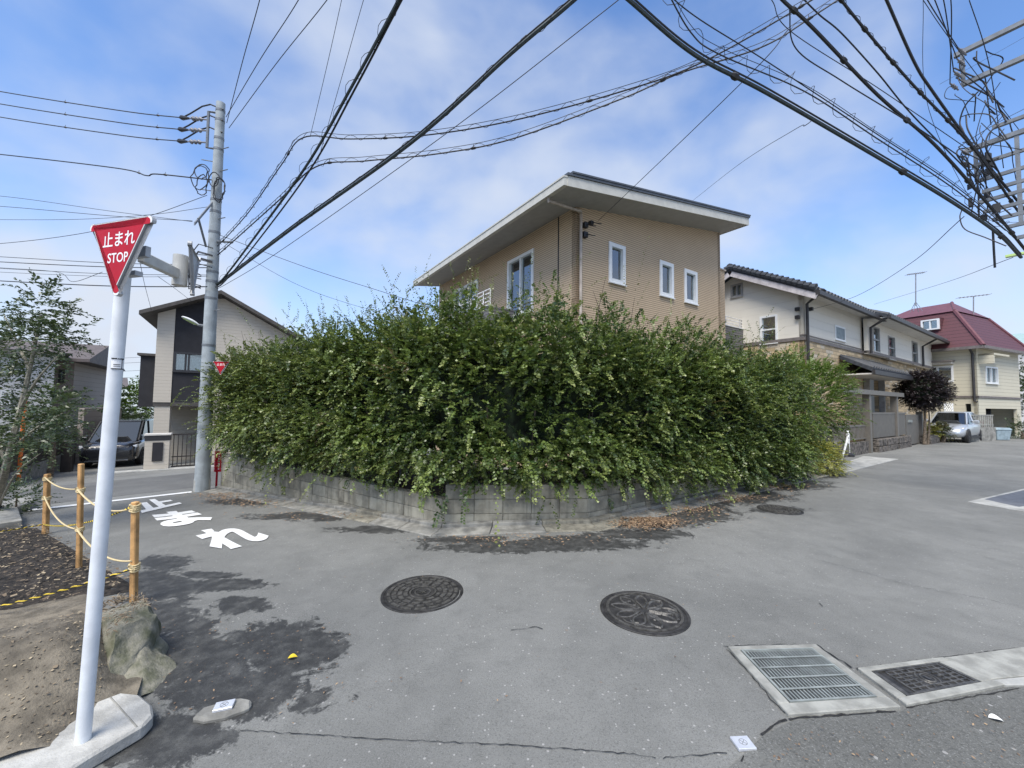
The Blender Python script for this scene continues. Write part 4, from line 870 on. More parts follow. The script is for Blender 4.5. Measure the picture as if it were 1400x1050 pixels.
# ------------------------------------------------------------------ cream house with stone-clad ground floor
siding('cream_siding', (0.74, 0.70, 0.61), (0.62, 0.58, 0.51), 0.30, 0.025, 0, None, 0.04, 0.8, 0.006)
siding('stone_r', (0.68, 0.52, 0.31), (0.26, 0.21, 0.15), 0.13, 0.10, 0.36, AD, 0.15, brickvar=0.85); siding('stone_l', (0.68, 0.52, 0.31), (0.26, 0.21, 0.15), 0.13, 0.10, 0.36, BD, 0.15, brickvar=0.85)
mat('roof_tile', (0.042, 0.048, 0.058), 0.6, 0.2, 9, 0.2, 40); mat('belt_brown', (0.17, 0.15, 0.14), 0.6); mat('frame_grey', (0.33, 0.32, 0.30), 0.5); mat('louver', (0.22, 0.27, 0.29), 0.5)
mat('barge_pale', (0.56, 0.52, 0.52), 0.7)
P2 = at(1099, 466, 14.0); F2 = Fr(P2, AD); G2 = Fr(P2, BD, True)
h2 = thing('cream_house', (P2.x + 3, P2.y + 4, 0), 'cream house with stone-clad ground floor and dark tiled gable roof', 'house')
ze = F2.px(1104, 402)[1]; zbelt = F2.px(1100, 465)[1]; ua = G2.px(1006, 374)[0]; za = G2.px(1006, 376)[1]; gd = 2 * ua; sl2 = (za - ze) / ua
uw = F2.px(1176, 450)[0]; uend = F2.px(1266, 490)[0]
topf = lambda u: ze + sl2 * (u if u < ua else gd - u)
gw = [pxrect(G2, 1000, 1015, 389, 405.5), pxrect(G2, 1040, 1062.5, 432, 469)]
wall('wall', G2, 0, gd, zbelt + .12, topf, gw, 'cream_siding', h2); wall('wall', G2, 0, gd, -.3, zbelt, [], 'stone_l', h2)
fw_ = [pxrect(F2, 1141.5, 1154.5, 447, 465)]
wall('wall', F2, 0, uw + .2, zbelt + .12, ze, fw_, 'cream_siding', h2)
og = 0.25; ww = [pxrect(F2, 1193.5, 1202, 448, 481, og), pxrect(F2, 1214.5, 1223, 461, 491, og), pxrect(F2, 1247, 1254, 468, 498, og)]
ze2 = F2.px(1200, 441, og)[1]
wall('wall', F2, uw, uend, zbelt + .12, ze2, ww, 'cream_siding', h2, o=og)
door = pxrect(F2, 1182, 1201, 516, 585); wall('wall', F2, 0, uend, -.3, zbelt, [(door[0], door[1], -.28, door[3])], 'stone_r', h2)
b = MB(); b.fbox(F2, -.03, uw, zbelt, zbelt + .12, -.1, .04); b.fbox(F2, uw, uend + .03, zbelt, zbelt + .12, -.1, og + .04); b.fbox(F2, -.03, uw - .01, zbelt + .17, zbelt + .21, -.1, .03); b.fbox(G2, -.03, gd, zbelt + .001, zbelt + .119, -.1, .038); b.build('belt_course', 'belt_brown', h2)
window(G2, *gw[0], h2, 'frame_grey', .05, ((gw[0][0] + gw[0][1]) / 2,), (), 0, 'curtain_grey', .03)
window(G2, *gw[1], h2, 'white_alu', .05, (), ((gw[1][2] + gw[1][3]) / 2,), 0, 'curtain_grey', .03, glass='glass_bright')
W_ = window(F2, *fw_[0], h2, 'white_alu', .04, (), (), 0, None, .03)
for k in range(8): z = fw_[0][2] + .06 + (fw_[0][3] - fw_[0][2] - .1) * k / 8; b = MB(); b.fbox(F2, fw_[0][0] + .05, fw_[0][1] - .05, z, z + .05, -.03, .02); b.build('louver_slat', 'louver', W_)
for wv in ww: window(F2, *wv, h2, 'frame_grey', .035, (), ((wv[2] + wv[3]) / 2,), og, 'curtain_grey', .03)
def roofplane(mb, a, b_, c, d, th=.12): n = (Vector(b_) - Vector(a)).cross(Vector(d) - Vector(a)).normalized(); n = n if n.z > 0 else -n; mb.prism([a, b_, c, d], n * th)
eo, go = 0.55, 0.5
b = MB(); roofplane(b, F2.w(-go, ze - sl2 * eo + .08, eo), F2.w(uw + .9, ze - sl2 * eo + .08, eo), F2.w(uw + .9, za + .08, -ua), F2.w(-go, za + .08, -ua))
roofplane(b, F2.w(-go, ze - sl2 * eo + .08, -gd - eo), F2.w(uw + .9, ze - sl2 * eo + .08, -gd - eo), F2.w(uw + .9, za + .08, -ua), F2.w(-go, za + .08, -ua)); roof2 = b.build('roof', 'roof_tile', h2)
# rake tiles (one by one) and rows of field tiles at the eave
n = 17
for side in (0, 1):
    for i in range(n):
        t0 = i / n; o = lambda t: (eo - (eo + ua) * t) if side == 0 else (-gd - eo + (eo + ua) * t); z = lambda t: ze - sl2 * eo + .2 + (za - ze + sl2 * eo) * t
        b = MB(); p, q = F2.w(-go + .04, z(t0), o(t0)), F2.w(-go + .04, z(t0 + 1.05 / n), o(t0 + 1.05 / n)); dd = (q - p); b.tube([p + Vector((0, 0, .05)), q + Vector((0, 0, .02))], [0.135, 0.105], 8); b.build('rake_tile', 'roof_tile', roof2)
for i in range(int((uw + 1.4) / 0.3)):
    u = -go + .15 + i * .3; b = MB(); b.tube([F2.w(u, ze - sl2 * eo + .21, eo + .02), F2.w(u, (ze + za - sl2 * eo) / 2 + .21, (eo - ua) / 2), F2.w(u, za + .20, -ua)], [.085, .08, .08], 6); b.build('tile_row', 'roof_tile', roof2)
b = MB(); b.tube([F2.w(-go, za + .24, -ua), F2.w(uw + .9, za + .24, -ua)], .13, 8); b.build('ridge', 'roof_tile', roof2)
b = MB(); roofplane(b, F2.w(-go + .02, ze - sl2 * eo - .14, eo - .02), F2.w(-go + .06, ze - sl2 * eo - .14, eo - .02), F2.w(-go + .06, za - .14, -ua), F2.w(-go + .02, za - .14, -ua), .2); roofplane(b, F2.w(-go + .02, ze - sl2 * eo - .14, -gd - eo), F2.w(-go + .06, ze - sl2 * eo - .14, -gd - eo), F2.w(-go + .06, za - .14, -ua), F2.w(-go + .02, za - .14, -ua), .2); b.build('barge_board', 'barge_pale', roof2)
b = MB(); b.fbox(F2, -go, uw + .9, ze - sl2 * eo + .0, ze - sl2 * eo + .14, eo, eo + .12); b.build('gutter', 'pipe_dark', roof2)
b = MB(); b.fbox(F2, -go + .08, uw + .85, ze - .10, ze - .06, 0.0, eo); b.build('soffit', 'plaster_white', roof2)
# wing roof
s3 = 0.42; b = MB(); e3 = og + .65
roofplane(b, F2.w(uw - .05, ze2 - .05, e3), F2.w(uend + .55, ze2 - .05, e3), F2.w(uend + .55, ze2 + s3 * 3, e3 - 3), F2.w(uw - .05, ze2 + s3 * 3, e3 - 3)); roofplane(b, F2.w(uw - .05, ze2 - .05, e3 - 6), F2.w(uend + .55, ze2 - .05, e3 - 6), F2.w(uend + .55, ze2 + s3 * 3, e3 - 3), F2.w(uw - .05, ze2 + s3 * 3, e3 - 3)); r3 = b.build('wing_roof', 'roof_tile', h2)
for i in range(int((uend - uw + .5) / 0.3)): u = uw + .1 + i * .3; b = MB(); b.tube([F2.w(u, ze2 + .08, e3 + .02), F2.w(u, ze2 + s3 * 3 + .11, e3 - 3)], [.085, .08], 6); b.build('tile_row', 'roof_tile', r3)
b = MB(); b.fbox(F2, uw - .05, uend + .5, ze2 - .10, ze2 + .03, e3, e3 + .12); b.build('gutter', 'pipe_dark', r3); b = MB(); b.fbox(F2, uw, uend + .5, ze2 - .06, ze2 - .02, og, e3); b.build('soffit', 'plaster_white', r3)
b = MB(); E = Fr(F2.w(uend, 0), F2.d); b.prism([F2.w(uend + .02, ze2, og), F2.w(uend + .02, ze2, og - 5), F2.w(uend + .02, ze2 + s3 * 2.6, og - 2.5)], F2.d * -.12); b.fbox(F2, uend - .12, uend, -.3, ze2, -5, og - .145); b.build('end_wall', 'cream_siding', h2)
for (u, o1, o2, zt) in ((0.12, eo, .08, ze - .12), (uw + .08, e3, og + .08, ze2 - .1), (F2.px(1259, 480, og)[0], e3, og + .08, ze2 - .1)):
    b = MB(); b.tube([F2.w(u, zt + .1, o1 + .06), F2.w(u, zt - .12, (o1 + o2) / 2), F2.w(u, zt - .3, o2), F2.w(u, zbelt if u > .5 else .2, o2)], .05, 8); b.build('downpipe', 'pipe_dark', h2, smooth=True)
for (px, py) in ((1091, 423), (1091, 434), (1106, 423)): u, z = G2.px(px, py) if px < 1099 else F2.px(px, py); f_ = G2 if px < 1099 else F2; b = MB(); b.fbox(f_, u - .06, u + .06, z - .06, z + .06, 0, .12); b.build('service_bracket', 'plastic_black', h2)
# porch roof, door
pu0, pu1 = F2.px(1173, 498, .6)[0], F2.px(1240, 508, .9)[0]; pz = F2.px(1190, 508, .9)[1]; po = 1.0
b = MB(); roofplane(b, F2.w(pu0, pz, po), F2.w(pu1, pz, po), F2.w(pu1, pz + .55, 0.02), F2.w(pu0, pz + .55, 0.02)); pr = b.build('porch_roof', 'roof_tile', h2)
for i in range(int((pu1 - pu0) / .3)): u = pu0 + .15 + i * .3; b = MB(); b.tube([F2.w(u, pz + .14, po + .02), F2.w(u, pz + .69, .02)], .07, 6); b.build('tile_row', 'roof_tile', pr)
b = MB(); b.fbox(F2, pu0, pu1, pz - .12, pz + .05, po, po + .1); b.build('gutter', 'pipe_dark', pr); b = MB(); b.fbox(F2, pu0 + .05, pu1 - .05, pz - .11, pz - .06, 0.02, po - .01); b.build('soffit', 'plaster_white', pr)
mat('door_brown', (0.06, 0.03, 0.022), 0.5, 0.2, 8)
b = MB(); b.fbox(F2, door[0] + .02, door[1] - .02, 0, door[3] - .02, -.40, -.34); dr = b.build('door', 'door_brown', h2); b = MB(); b.tube([F2.w(door[0] + .15, .9, -.33), F2.w(door[0] + .15, .9, -.28), F2.w(door[0] + .15, 1.4, -.28), F2.w(door[0] + .15, 1.4, -.33)], .015, 6); b.build('door_handle', 'galvanised', dr)
for ua_, uc_ in ((door[0] - .1, door[0] - .001), (door[1] + .001, door[1] + .12)): b = MB(); b.fbox(F2, ua_, uc_, -.2, pz - .1, .02, .22); b.build('door_surround', 'frame_grey', h2)
# ------------------------------------------------------------------ red mansard house
siding('cream_lap', (0.63, 0.59, 0.46), (0.38, 0.35, 0.27), 0.20, 0.07, 0, None, 0.05, 0.75, 0.01)
siding('red_lap', (0.105, 0.034, 0.042), (0.04, 0.014, 0.018), 0.21, 0.10, 0, None, 0.08, 0.6, 0.015); mat('red_metal', (0.15, 0.055, 0.065), 0.5, 0.1, 6)
dl = Vector((-0.407, 0.914, 0)); dr_ = Vector((0.914, 0.407, 0))
P3 = at(1336, 541, 22.0); F3 = Fr(P3, dl, True); G3 = Fr(P3, dr_)
h3 = thing('red_roof_house', (P3.x + 2, P3.y + 3, 0), 'cream lapboard house with a dark red mansard roof at the right', 'house')
ze3 = F3.px(1330, 474)[1]; zbt = F3.px(1330, 541)[1]; L3 = F3.px(1205, 480)[0]; W3 = G3.px(1392, 520)[0] + .2
fw3 = [pxrect(F3, 1266, 1303, 501, 522)]; rw3 = [pxrect(G3, 1347, 1363, 502, 524)]
gar = [(F3.px(1352, 560)[0] if False else 0.25, F3.px(1320, 560)[0], -.28, F3.px(1330, 552)[1])]
wall('wall', F3, 0, L3, zbt, ze3, fw3, 'cream_lap', h3); wall('wall', F3, 0, L3, -.3, zbt - .12, gar, 'cream_lap', h3)
wall('wall', G3, 0, W3, zbt, ze3, rw3, 'cream_lap', h3); wall('wall', G3, 0, W3, -.3, zbt - .12, [(1.0, W3 - .6, -.28, zbt - .7)], 'cream_lap', h3)
b = MB(); b.fbox(G3, W3 - .14, W3, -.3, ze3, -5, -.142); b.build('end_wall', 'cream_lap', h3)
b = MB(); b.fbox(F3, -.05, L3, zbt - .12, zbt, -.1, .05); b.fbox(G3, -.05, W3, zbt - .119, zbt - .001, -.1, .05); b.build('belt_course', 'belt_brown', h3)
b = MB(); b.fbox(F3, gar[0][0], gar[0][1], -.28, gar[0][3], -2.6, -2.5); b.fbox(G3, .2, W3 + .3, -.28, zbt - .3, -1.9, -1.8); b.build('carport_back', 'room_dark', h3)
um = (fw3[0][0] + fw3[0][1]) / 2; window(F3, *fw3[0], h3, 'white_alu', .06, (fw3[0][1] - .5,), (), 0, 'curtain_grey', .05, glass='glass_bright'); b = MB(); b.fbox(F3, fw3[0][0] - .1, fw3[0][1] + .15, fw3[0][3] + .22, fw3[0][3] + .30, 0, .5); b.build('window_hood', 'belt_brown', h3); b = MB(); b.fbox(F3, fw3[0][0] - .05, fw3[0][1] + .1, fw3[0][3] + .10, fw3[0][3] + .219, 0, .3); b.build('hood_soffit', 'plaster_white', h3)
window(G3, *rw3[0], h3, 'white_alu', .06, ((rw3[0][0] + rw3[0][1]) / 2,), (), 0, 'curtain_white', .05)
ov = .45; c3 = lambda f, s, h: Vector((*(P3 + dl * f + dr_ * s)[:2], h))
def fit3(s_in, px, py):                                    # plan offset along the front and height that meet a measured corner
    f = min([i * .02 for i in range(-60, 400)], key=lambda v: abs(proj(c3(v, s_in, 7.5))[0] - px)); z = min([5 + i * .02 for i in range(300)], key=lambda v: abs(proj(c3(f, s_in, v))[1] - py)); return f, z
fk, zk = fit3(.75, 1305, 425.5); fr3, zr3 = fit3(2.6, 1302, 413.5); Lk = L3 + 1.0
e = [c3(-ov, -ov, ze3), c3(Lk + ov, -ov, ze3), c3(Lk + ov, W3 + ov, ze3), c3(-ov, W3 + ov, ze3)]; k_ = [c3(fk, .75, zk), c3(Lk - .8, .75, zk), c3(Lk - .8, W3 - .8, zk), c3(fk, W3 - .8, zk)]
b = MB(); b.add(e + k_, [(0, 1, 5, 4), (1, 2, 6, 5), (2, 3, 7, 6), (3, 0, 4, 7), (4, 5, 6, 7), (3, 2, 1, 0)]); rf3 = b.build('mansard', 'red_lap', h3)
cen3 = sum(k_, Vector()) / 4; kk2 = [p + (p - cen3).normalized() * .12 for p in k_]; ra = c3(fr3, 2.6, zr3); rb = c3(Lk - 1.6, 2.6, zr3); rc = c3(Lk - 1.6, W3 - 2.4, zr3); rd_ = c3(fr3 + .2, W3 - 2.4, zr3)
b = MB(); b.add([p + Vector((0, 0, .02)) for p in kk2] + [ra, rb, rc, rd_], [(0, 1, 5, 4), (1, 2, 6, 5), (2, 3, 7, 6), (3, 0, 4, 7), (4, 5, 6, 7), (3, 2, 1, 0)]); b.build('upper_roof', 'red_metal', rf3)
for hp, hr in (((e[0], k_[0] + Vector((0, 0, .03))), .10), ((e[3], k_[3]), .10), ((k_[0] + Vector((0, 0, .05)), ra), .08)): b = MB(); b.tube(hp, hr, 6); b.build('hip_cap', 'red_metal', rf3)
b = MB(); b.fbox(F3, -ov, Lk + ov, ze3 - .16, ze3 - .002, ov - .05, ov + .05); b.fbox(G3, -ov, W3 + ov, ze3 - .161, ze3 - .003, ov - .05, ov + .05); b.build('eave_board', 'belt_brown', rf3)
b = MB(); b.add([c3(-ov + .05, -ov + .05, ze3 - .06), c3(L3, -ov + .05, ze3 - .06), c3(L3, W3 + ov, ze3 - .06), c3(-ov + .05, W3 + ov, ze3 - .06)], [(0, 1, 2, 3)]); b.build('soffit', 'plaster_white', rf3)
# window in the mansard: a small dormer face
MF = Fr(P3 - F3.n * 0.12, dl, True); dwn = pxrect(MF, 1261, 1284.5, 437.5, 451); b = MB(); b.fbox(MF, dwn[0] - .06, dwn[1] + .06, dwn[2] - .1, dwn[3] + .08, -1.1, .0); b.build('dormer', 'red_lap', rf3); window(MF, *dwn, h3, 'white_alu', .06, ((dwn[0] + dwn[1]) / 2,), (), .1, 'curtain_white', .05, sill=False)
b = MB(); g_ = F3.px(1337, 500, .08)[0]; b.tube([F3.w(.08, ze3 - .1, ov), F3.w(.08, ze3 - .4, .1), F3.w(.08, zbt - .3, .1), F3.w(-.02, zbt - .35, .12)], .06, 8); b.build('downpipe', 'pipe_dark', h3, smooth=True)
b = MB(); b.fbox(G3, .35, 2.4, ze3 - .5, ze3 - .4, .0, .6); b.fbox(G3, .35, .45, ze3 - .95, ze3 - .4, 0, .58); b.build('canopy', 'cream_lap', h3)
mat('antenna', (0.35, 0.36, 0.38), 0.4, metal=.6)
def antenna(px, pt, pb, d, label, w_=.5, legs=True):
    base = at(px, pb, d); top = at(px, pt, d); t = thing('tv_antenna', base, label, 'antenna'); b = MB(); b.tube([base, top], .03, 6)
    if legs:
        for k in range(4): a = k * math.pi / 2 + .4; b.tube([base + Vector((math.cos(a) * .28, math.sin(a) * .28, -.35)), base + Vector((0, 0, .25))], .015, 5)
    b.build('mast', 'antenna', t); b = MB(); X = Vector((.9, -.25, .08)).normalized(); Y = Vector((.25, .9, 0)); b.tube([top - X * w_, top + X * w_], .022, 5)
    for k in range(9): c = top - X * w_ + X * (2 * w_ * k / 8); b.tube([c - Y * .22, c + Y * .22], .010, 4)
    b.build('yagi_array', 'antenna', t); return t
antenna(1252, 374, 418, 23.5, 'taller television antenna on tripod legs over the red roof', .42)
antenna(1331, 405, 440, 24.5, 'lower television antenna with long boom at the right end of the red roof', .75, False)
# teal roofed buildings far right
mat('teal_roof', (0.30, 0.42, 0.41), 0.6, 0.08, 4); mat('far_white', (0.58, 0.57, 0.55), 0.8, 0.03, 3)
def far_house(name, corners, d, zroof, zr, wm, rm, label, wins=()):
    a = at(*corners[0], d); c = at(*corners[1], d); m0 = (a + c) / 2; vv = Vector((m0.y, -m0.x, 0)).normalized(); hw = (c - a).length / 2 * .8; a, c = m0 - vv * hw, m0 + vv * hw; dirv = Vector((c.x - a.x, c.y - a.y, 0)); Lh = dirv.length; f = Fr(a, dirv); t = thing(name, Vector((a.x, a.y, gz(a.x, a.y))) + f.d * Lh / 2, label, 'house')
    b = MB(); b.fbox(f, 0, Lh, -2.5, zroof, -6, 0); b.build('wall', wm, t)
    b = MB(); o1 = .5; b.prism([f.w(-o1, zroof, o1), f.w(-o1, zroof, -6 - o1), f.w(-o1, zr, -3)], f.d * (Lh + 2 * o1)); b.build('roof', rm, t)
    for (x0, x1, y0, y1) in wins: window(f, *pxrect(f, x0, x1, y0, y1), t, 'white_alu', .06, (), (), .03, 'curtain_grey', .05)
    return t
far_house('far_house', [(1340, 560), (1445, 560)], 36, at(1390, 473, 36).z, at(1390, 440, 33).z, 'far_white', 'teal_roof', 'pale building with teal roof behind the red mansard house')
# ------------------------------------------------------------------ grey and cream house on the left
siding('cream_panel', (0.56, 0.51, 0.43), (0.46, 0.42, 0.35), 0.14, 0.08, 0, None, 0.05, 0.85, 0.006); mat('charcoal_wall', (0.036, 0.036, 0.040), 0.85, 0.06, 4, 0.1, 60, spec=.2); mat('brown_edge', (0.085, 0.078, 0.072), 0.7, spec=.3); mat('gate_brown', (0.035, 0.028, 0.025), 0.5)
P4 = at(209, 548, 16.5); F4 = Fr(P4, AD); H4 = Fr(P4, BD, True)
h4 = thing('grey_house', (P4.x + 2, P4.y + 4, gz(P4.x, P4.y)), 'charcoal and cream gabled house beyond the left end of the hedge', 'house')
zf = F4.px(225, 550)[1]; u1_, u2_, u3_ = F4.px(236, 500)[0], F4.px(288, 480)[0], F4.px(500, 480)[0]; uapex = F4.px(303, 405)[0]; zl = F4.px(215, 428)[1]; zap = F4.px(303, 406)[1]
sL = (zap - zl) / uapex; uri = F4.px(400, 462); sRr = (zap - uri[1]) / (uri[0] - uapex); u3_ = min(u3_, uapex + (zap - 0.6) / sRr)
tp = lambda u: zl + sL * u if u < uapex else zap - sRr * (u - uapex)
wall('wall', F4, 0, u1_, zf, tp, [], 'cream_panel', h4); w4 = pxrect(F4, 235.5, 281, 482.5, 508); w4 = (max(w4[0], u1_ + .03), w4[1], w4[2], w4[3])
wall('wall', F4, u1_ + .001, u2_, zf, tp, [w4], 'charcoal_wall', h4, o=-.03); wall('wall', F4, u2_ + .001, u3_, -2.4, tp, [], 'cream_panel', h4)
wall('wall', H4, 0.14, 7, zf, zl, [], 'cream_panel', h4)
window(F4, *w4, h4, 'dark_alu', .06, (w4[0] + (w4[1] - w4[0]) * .36, w4[0] + (w4[1] - w4[0]) * .46), (), -.03, 'curtain_white', .05)
b = MB(); b.fbox(F4, 0, u2_, zf - .16, zf - .001, -6.9, -.02); b.build('overhang_floor', 'brown_edge', h4)
b = MB(); b.fbox(F4, .05, .55, -2.4, zf - .161, -.6, -.05); b.fbox(F4, .3, 1.4, -2.4, zf - .161, -3.0, -2.6); b.build('porch_pillar', 'cream_panel', h4); b = MB(); b.fbox(F4, 1.4, u2_, -2.4, zf - .162, -1.7, -1.5); b.build('entrance_wall', 'charcoal_wall', h4)
b = MB(); b.fbox(F4, 1.9, 3.0, -1.3, .95, -1.49, -1.46); b.build('door', 'gate_brown', h4)
b = MB(); ro, ru = .55, .5; th = .16
for (ua_, ub_) in ((-ru, uapex), (uapex, u3_ + .3)):
    za_ = (zl + sL * ua_) if ua_ < uapex else zap; zb_ = zap if ub_ <= uapex + 1e-6 else zap - sRr * (ub_ - uapex)
    b.prism([F4.w(ua_, za_ + .03, ro), F4.w(ub_, zb_ + .03, ro), F4.w(ub_, zb_ + .03 + th, ro), F4.w(ua_, za_ + .03 + th, ro)], F4.n * -8)
b.build('roof', 'brown_edge', h4)
b = MB(); b.fbox(H4, .6, 3.2, zf - .2, F4.px(205, 485)[1], 0.001, .55); b.build('balcony', 'charcoal_wall', h4); b = MB(); b.fbox(H4, .5, 3.3, F4.px(205, 485)[1] + .001, F4.px(205, 485)[1] + .1, 0, .65); b.build('balcony_coping', 'brown_edge', h4)
# brown house at far left behind the tree, and its neighbours
siding('brown_panel', (0.30, 0.255, 0.22), (0.18, 0.15, 0.13), 0.25, 0.05, 0, None, 0.06); mat('slate_roof', (0.11, 0.115, 0.13), 0.7, 0.12, 5); mat('brown_roof', (0.12, 0.10, 0.095), 0.7, 0.12, 5)
P5 = at(98, 560, 20.0); F5 = Fr(P5, -AD); F5.n = Vector((AD.y, -AD.x, 0)); h5 = thing('brown_house', (P5.x - 3, P5.y + 3, gz(P5.x, P5.y)), 'brown panelled house half hidden by the tree at the left edge', 'house')
z5 = F5.px(90, 495)[1]; L5 = 11.0; w5 = [pxrect(F5, 81, 88, 506, 522), pxrect(F5, 50, 66, 520, 545)]; wall('wall', F5, 0, L5, -2.5, z5, w5, 'brown_panel', h5); b = MB(); b.fbox(F5, 0.0, .14, -2.5, z5, -6, -.141); b.build('wall', 'brown_panel', h5)
for wv in w5: window(F5, *wv, h5, 'dark_alu', .06, (), (), 0, 'curtain_grey', .04)
b = MB(); b.prism([F5.w(-.7, z5, .8), F5.w(-.7, z5 + .15, .8), F5.w(-.7, z5 + 1.2, -2.5), F5.w(-.7, z5, -2.5)], F5.d * (L5 + 1)); b.prism([F5.w(-.7, z5, -6.6), F5.w(-.7, z5 + 1.2, -2.501), F5.w(-.7, z5, -2.501)], F5.d * (L5 + 1)); b.build('roof', 'brown_roof', h5)
far_house('far_house', [(-40, 560), (60, 560)], 17.0, at(20, 478, 17).z, at(20, 468, 15).z, 'far_white', 'slate_roof', 'white-walled house at the far left edge behind the leafy tree', ((2, 14, 535, 552),))
far_house('far_house', [(112, 560), (160, 560)], 34, at(130, 528, 34).z, at(130, 510, 31).z, 'brown_panel', 'brown_roof', 'distant brown-roofed house seen just left of the sign post')
far_house('far_house', [(96, 560), (128, 560)], 27, at(110, 533, 27).z, at(110, 520, 24).z, 'far_white', 'slate_roof', 'distant grey-roofed house beside the corner of the brown house')
# ------------------------------------------------------------------ near stop sign
mat('post_white', (0.70, 0.73, 0.76), 0.5, 0.05, 9, 0.06, 60, stain=0.16); mat('sign_red', (0.45, 0.006, 0.020), 0.5, 0.06, 5, spec=.25, stain=.1); mat('sign_white', (0.82, 0.82, 0.82), 0.4, 0.02)
mat('sign_back', (0.42, 0.43, 0.44), 0.5, 0.06, 10, metal=0.3); mat('arm_grey', (0.50, 0.50, 0.47), 0.5, 0.08, 12, stain=0.3)
def tri_sign(parent, C, X, s, text=True, stop=True, name='sign_plate', face='sign_red'):
    """rounded triangle, point down; C is the middle of the top edge"""
    X = Vector(X).normalized(); U = Vector((0, 0, 1)); n = X.cross(U).normalized(); n = n if n.dot(CAM - C) > 0 or not text else n
    h = s * 0.866; rr = s * 0.05
    def ring(k, o):                                     # inset k
        c0 = C - U * (h / 3.0); out = []
        for (vx, vz) in ((-s / 2, h / 3), (s / 2, h / 3), (0, -2 * h / 3)):
            v = Vector((vx, 0, vz)); f = (1 - k); a0 = math.atan2(vz, vx)
            cen = v * f * (1 - rr * 2 / v.length)
            for j in range(5): a = a0 + (j - 2) * R_(30); out.append(c0 + X * (cen.x + math.cos(a) * rr * f) + U * (cen.z + math.sin(a) * rr * f) + n * o)
        return out
    b = MB(); b.add(ring(0, -.004) + ring(0, .004), [tuple(range(15))[::-1], tuple(range(15, 30))] + [(i, (i + 1) % 15, 15 + (i + 1) % 15, 15 + i) for i in range(15)]); pl = b.build(name, 'sign_back', parent)
    if text: b = MB(); b.add(ring(0.012, .00405) + ring(0.012, .0046), [tuple(range(15, 30))] + [(i, (i + 1) % 15, 15 + (i + 1) % 15, 15 + i) for i in range(15)]); b.build('white_border', 'sign_white', pl)
    b = MB(); b.add(ring(0.055, .0042) + ring(0.055, .0054), [tuple(range(15, 30))] + [(i, (i + 1) % 15, 15 + (i + 1) % 15, 15 + i) for i in range(15)]); b.build('red_face', face, pl)
    b = MB(); b.add(ring(0.0, -.012) + ring(0.0, -.0042), [(i, (i + 1) % 15, 15 + (i + 1) % 15, 15 + i) for i in range(15)]); b.build('edge_rim', 'sign_back', pl)
    if text:
        b = MB(); put_text(b, '止まれ', C - U * (h * (0.235 if stop else 0.22)) + n * .0062, X, U, s * 0.47, s * 0.16, 0.012)
        if stop: put_text(b, 'STOP', C - U * (h * 0.47) + n * .0062, X, U, s * 0.30, s * 0.105, 0.012)
        b.build('lettering', 'sign_white', pl)
    return pl
g = gp(112, 1018, 0.045); dS = proj(g)[2]; ptop = at(169.5, 372, dS + .035)
ss = thing('stop_sign', g, 'near red triangular stop sign with two scripts on a white post', 'stop sign')
b = MB(); b.tube([g - Vector((0, 0, .1)), g.lerp(ptop, .5), ptop], 0.0268, 20); post = b.build('post', 'post_white', ss, smooth=True)
b = MB(); ax = (ptop - g).normalized(); b.tube([ptop, ptop + ax * .012], [0.0275, 0.016], 16); b.build('post_cap', 'sign_back', post, smooth=True)
b = MB(); b.tube([g + ax * .0, g + ax * .012], 0.030, 20); b.build('base_collar', 'concrete_light', post, smooth=True)
XS = Vector((math.cos(R_(-15)), math.sin(R_(-15)), 0)); Cs = at(166.5, 301, dS - .055); tri_sign(ss, Cs, XS, 0.405)
arm0 = Cs + Vector((0.02, .075, -.13)); arm1 = atz(246, 376, arm0.z)
b = MB(); dv = (arm1 - arm0); b.box((arm0 + arm1) / 2, (dv.length, .03, .05), dv); b.build('arm', 'arm_grey', ss, bevel=.004)
b = MB(); b.box(Cs + Vector((0.0, .045, -.13)), (.22, .02, .045), XS); b.build('bracket', 'sign_back', ss); b = MB(); b.box(Cs + Vector((0.02, .045, -.22)), (.07, .03, .02), XS); b.build('clamp', 'sign_back', ss)
cy = atz(246, 376, arm0.z); b = MB(); b.tube([cy + Vector((0, 0, -.055)), cy + Vector((0, 0, .10))], .032, 14); b.build('stub_pipe', 'arm_grey', ss, smooth=True)
vd = Vector((cy.x, cy.y, 0)).normalized(); Xb = Vector((vd.x * math.cos(R_(-10)) - vd.y * math.sin(R_(-10)), vd.x * math.sin(R_(-10)) + vd.y * math.cos(R_(-10)), 0)); nb_ = Vector((Xb.y, -Xb.x, 0))
tri_sign(ss, cy + nb_ * .05 + Vector((0, 0, .145)), -Xb, 0.30, text=False, name='second_sign_plate', face='sign_back')
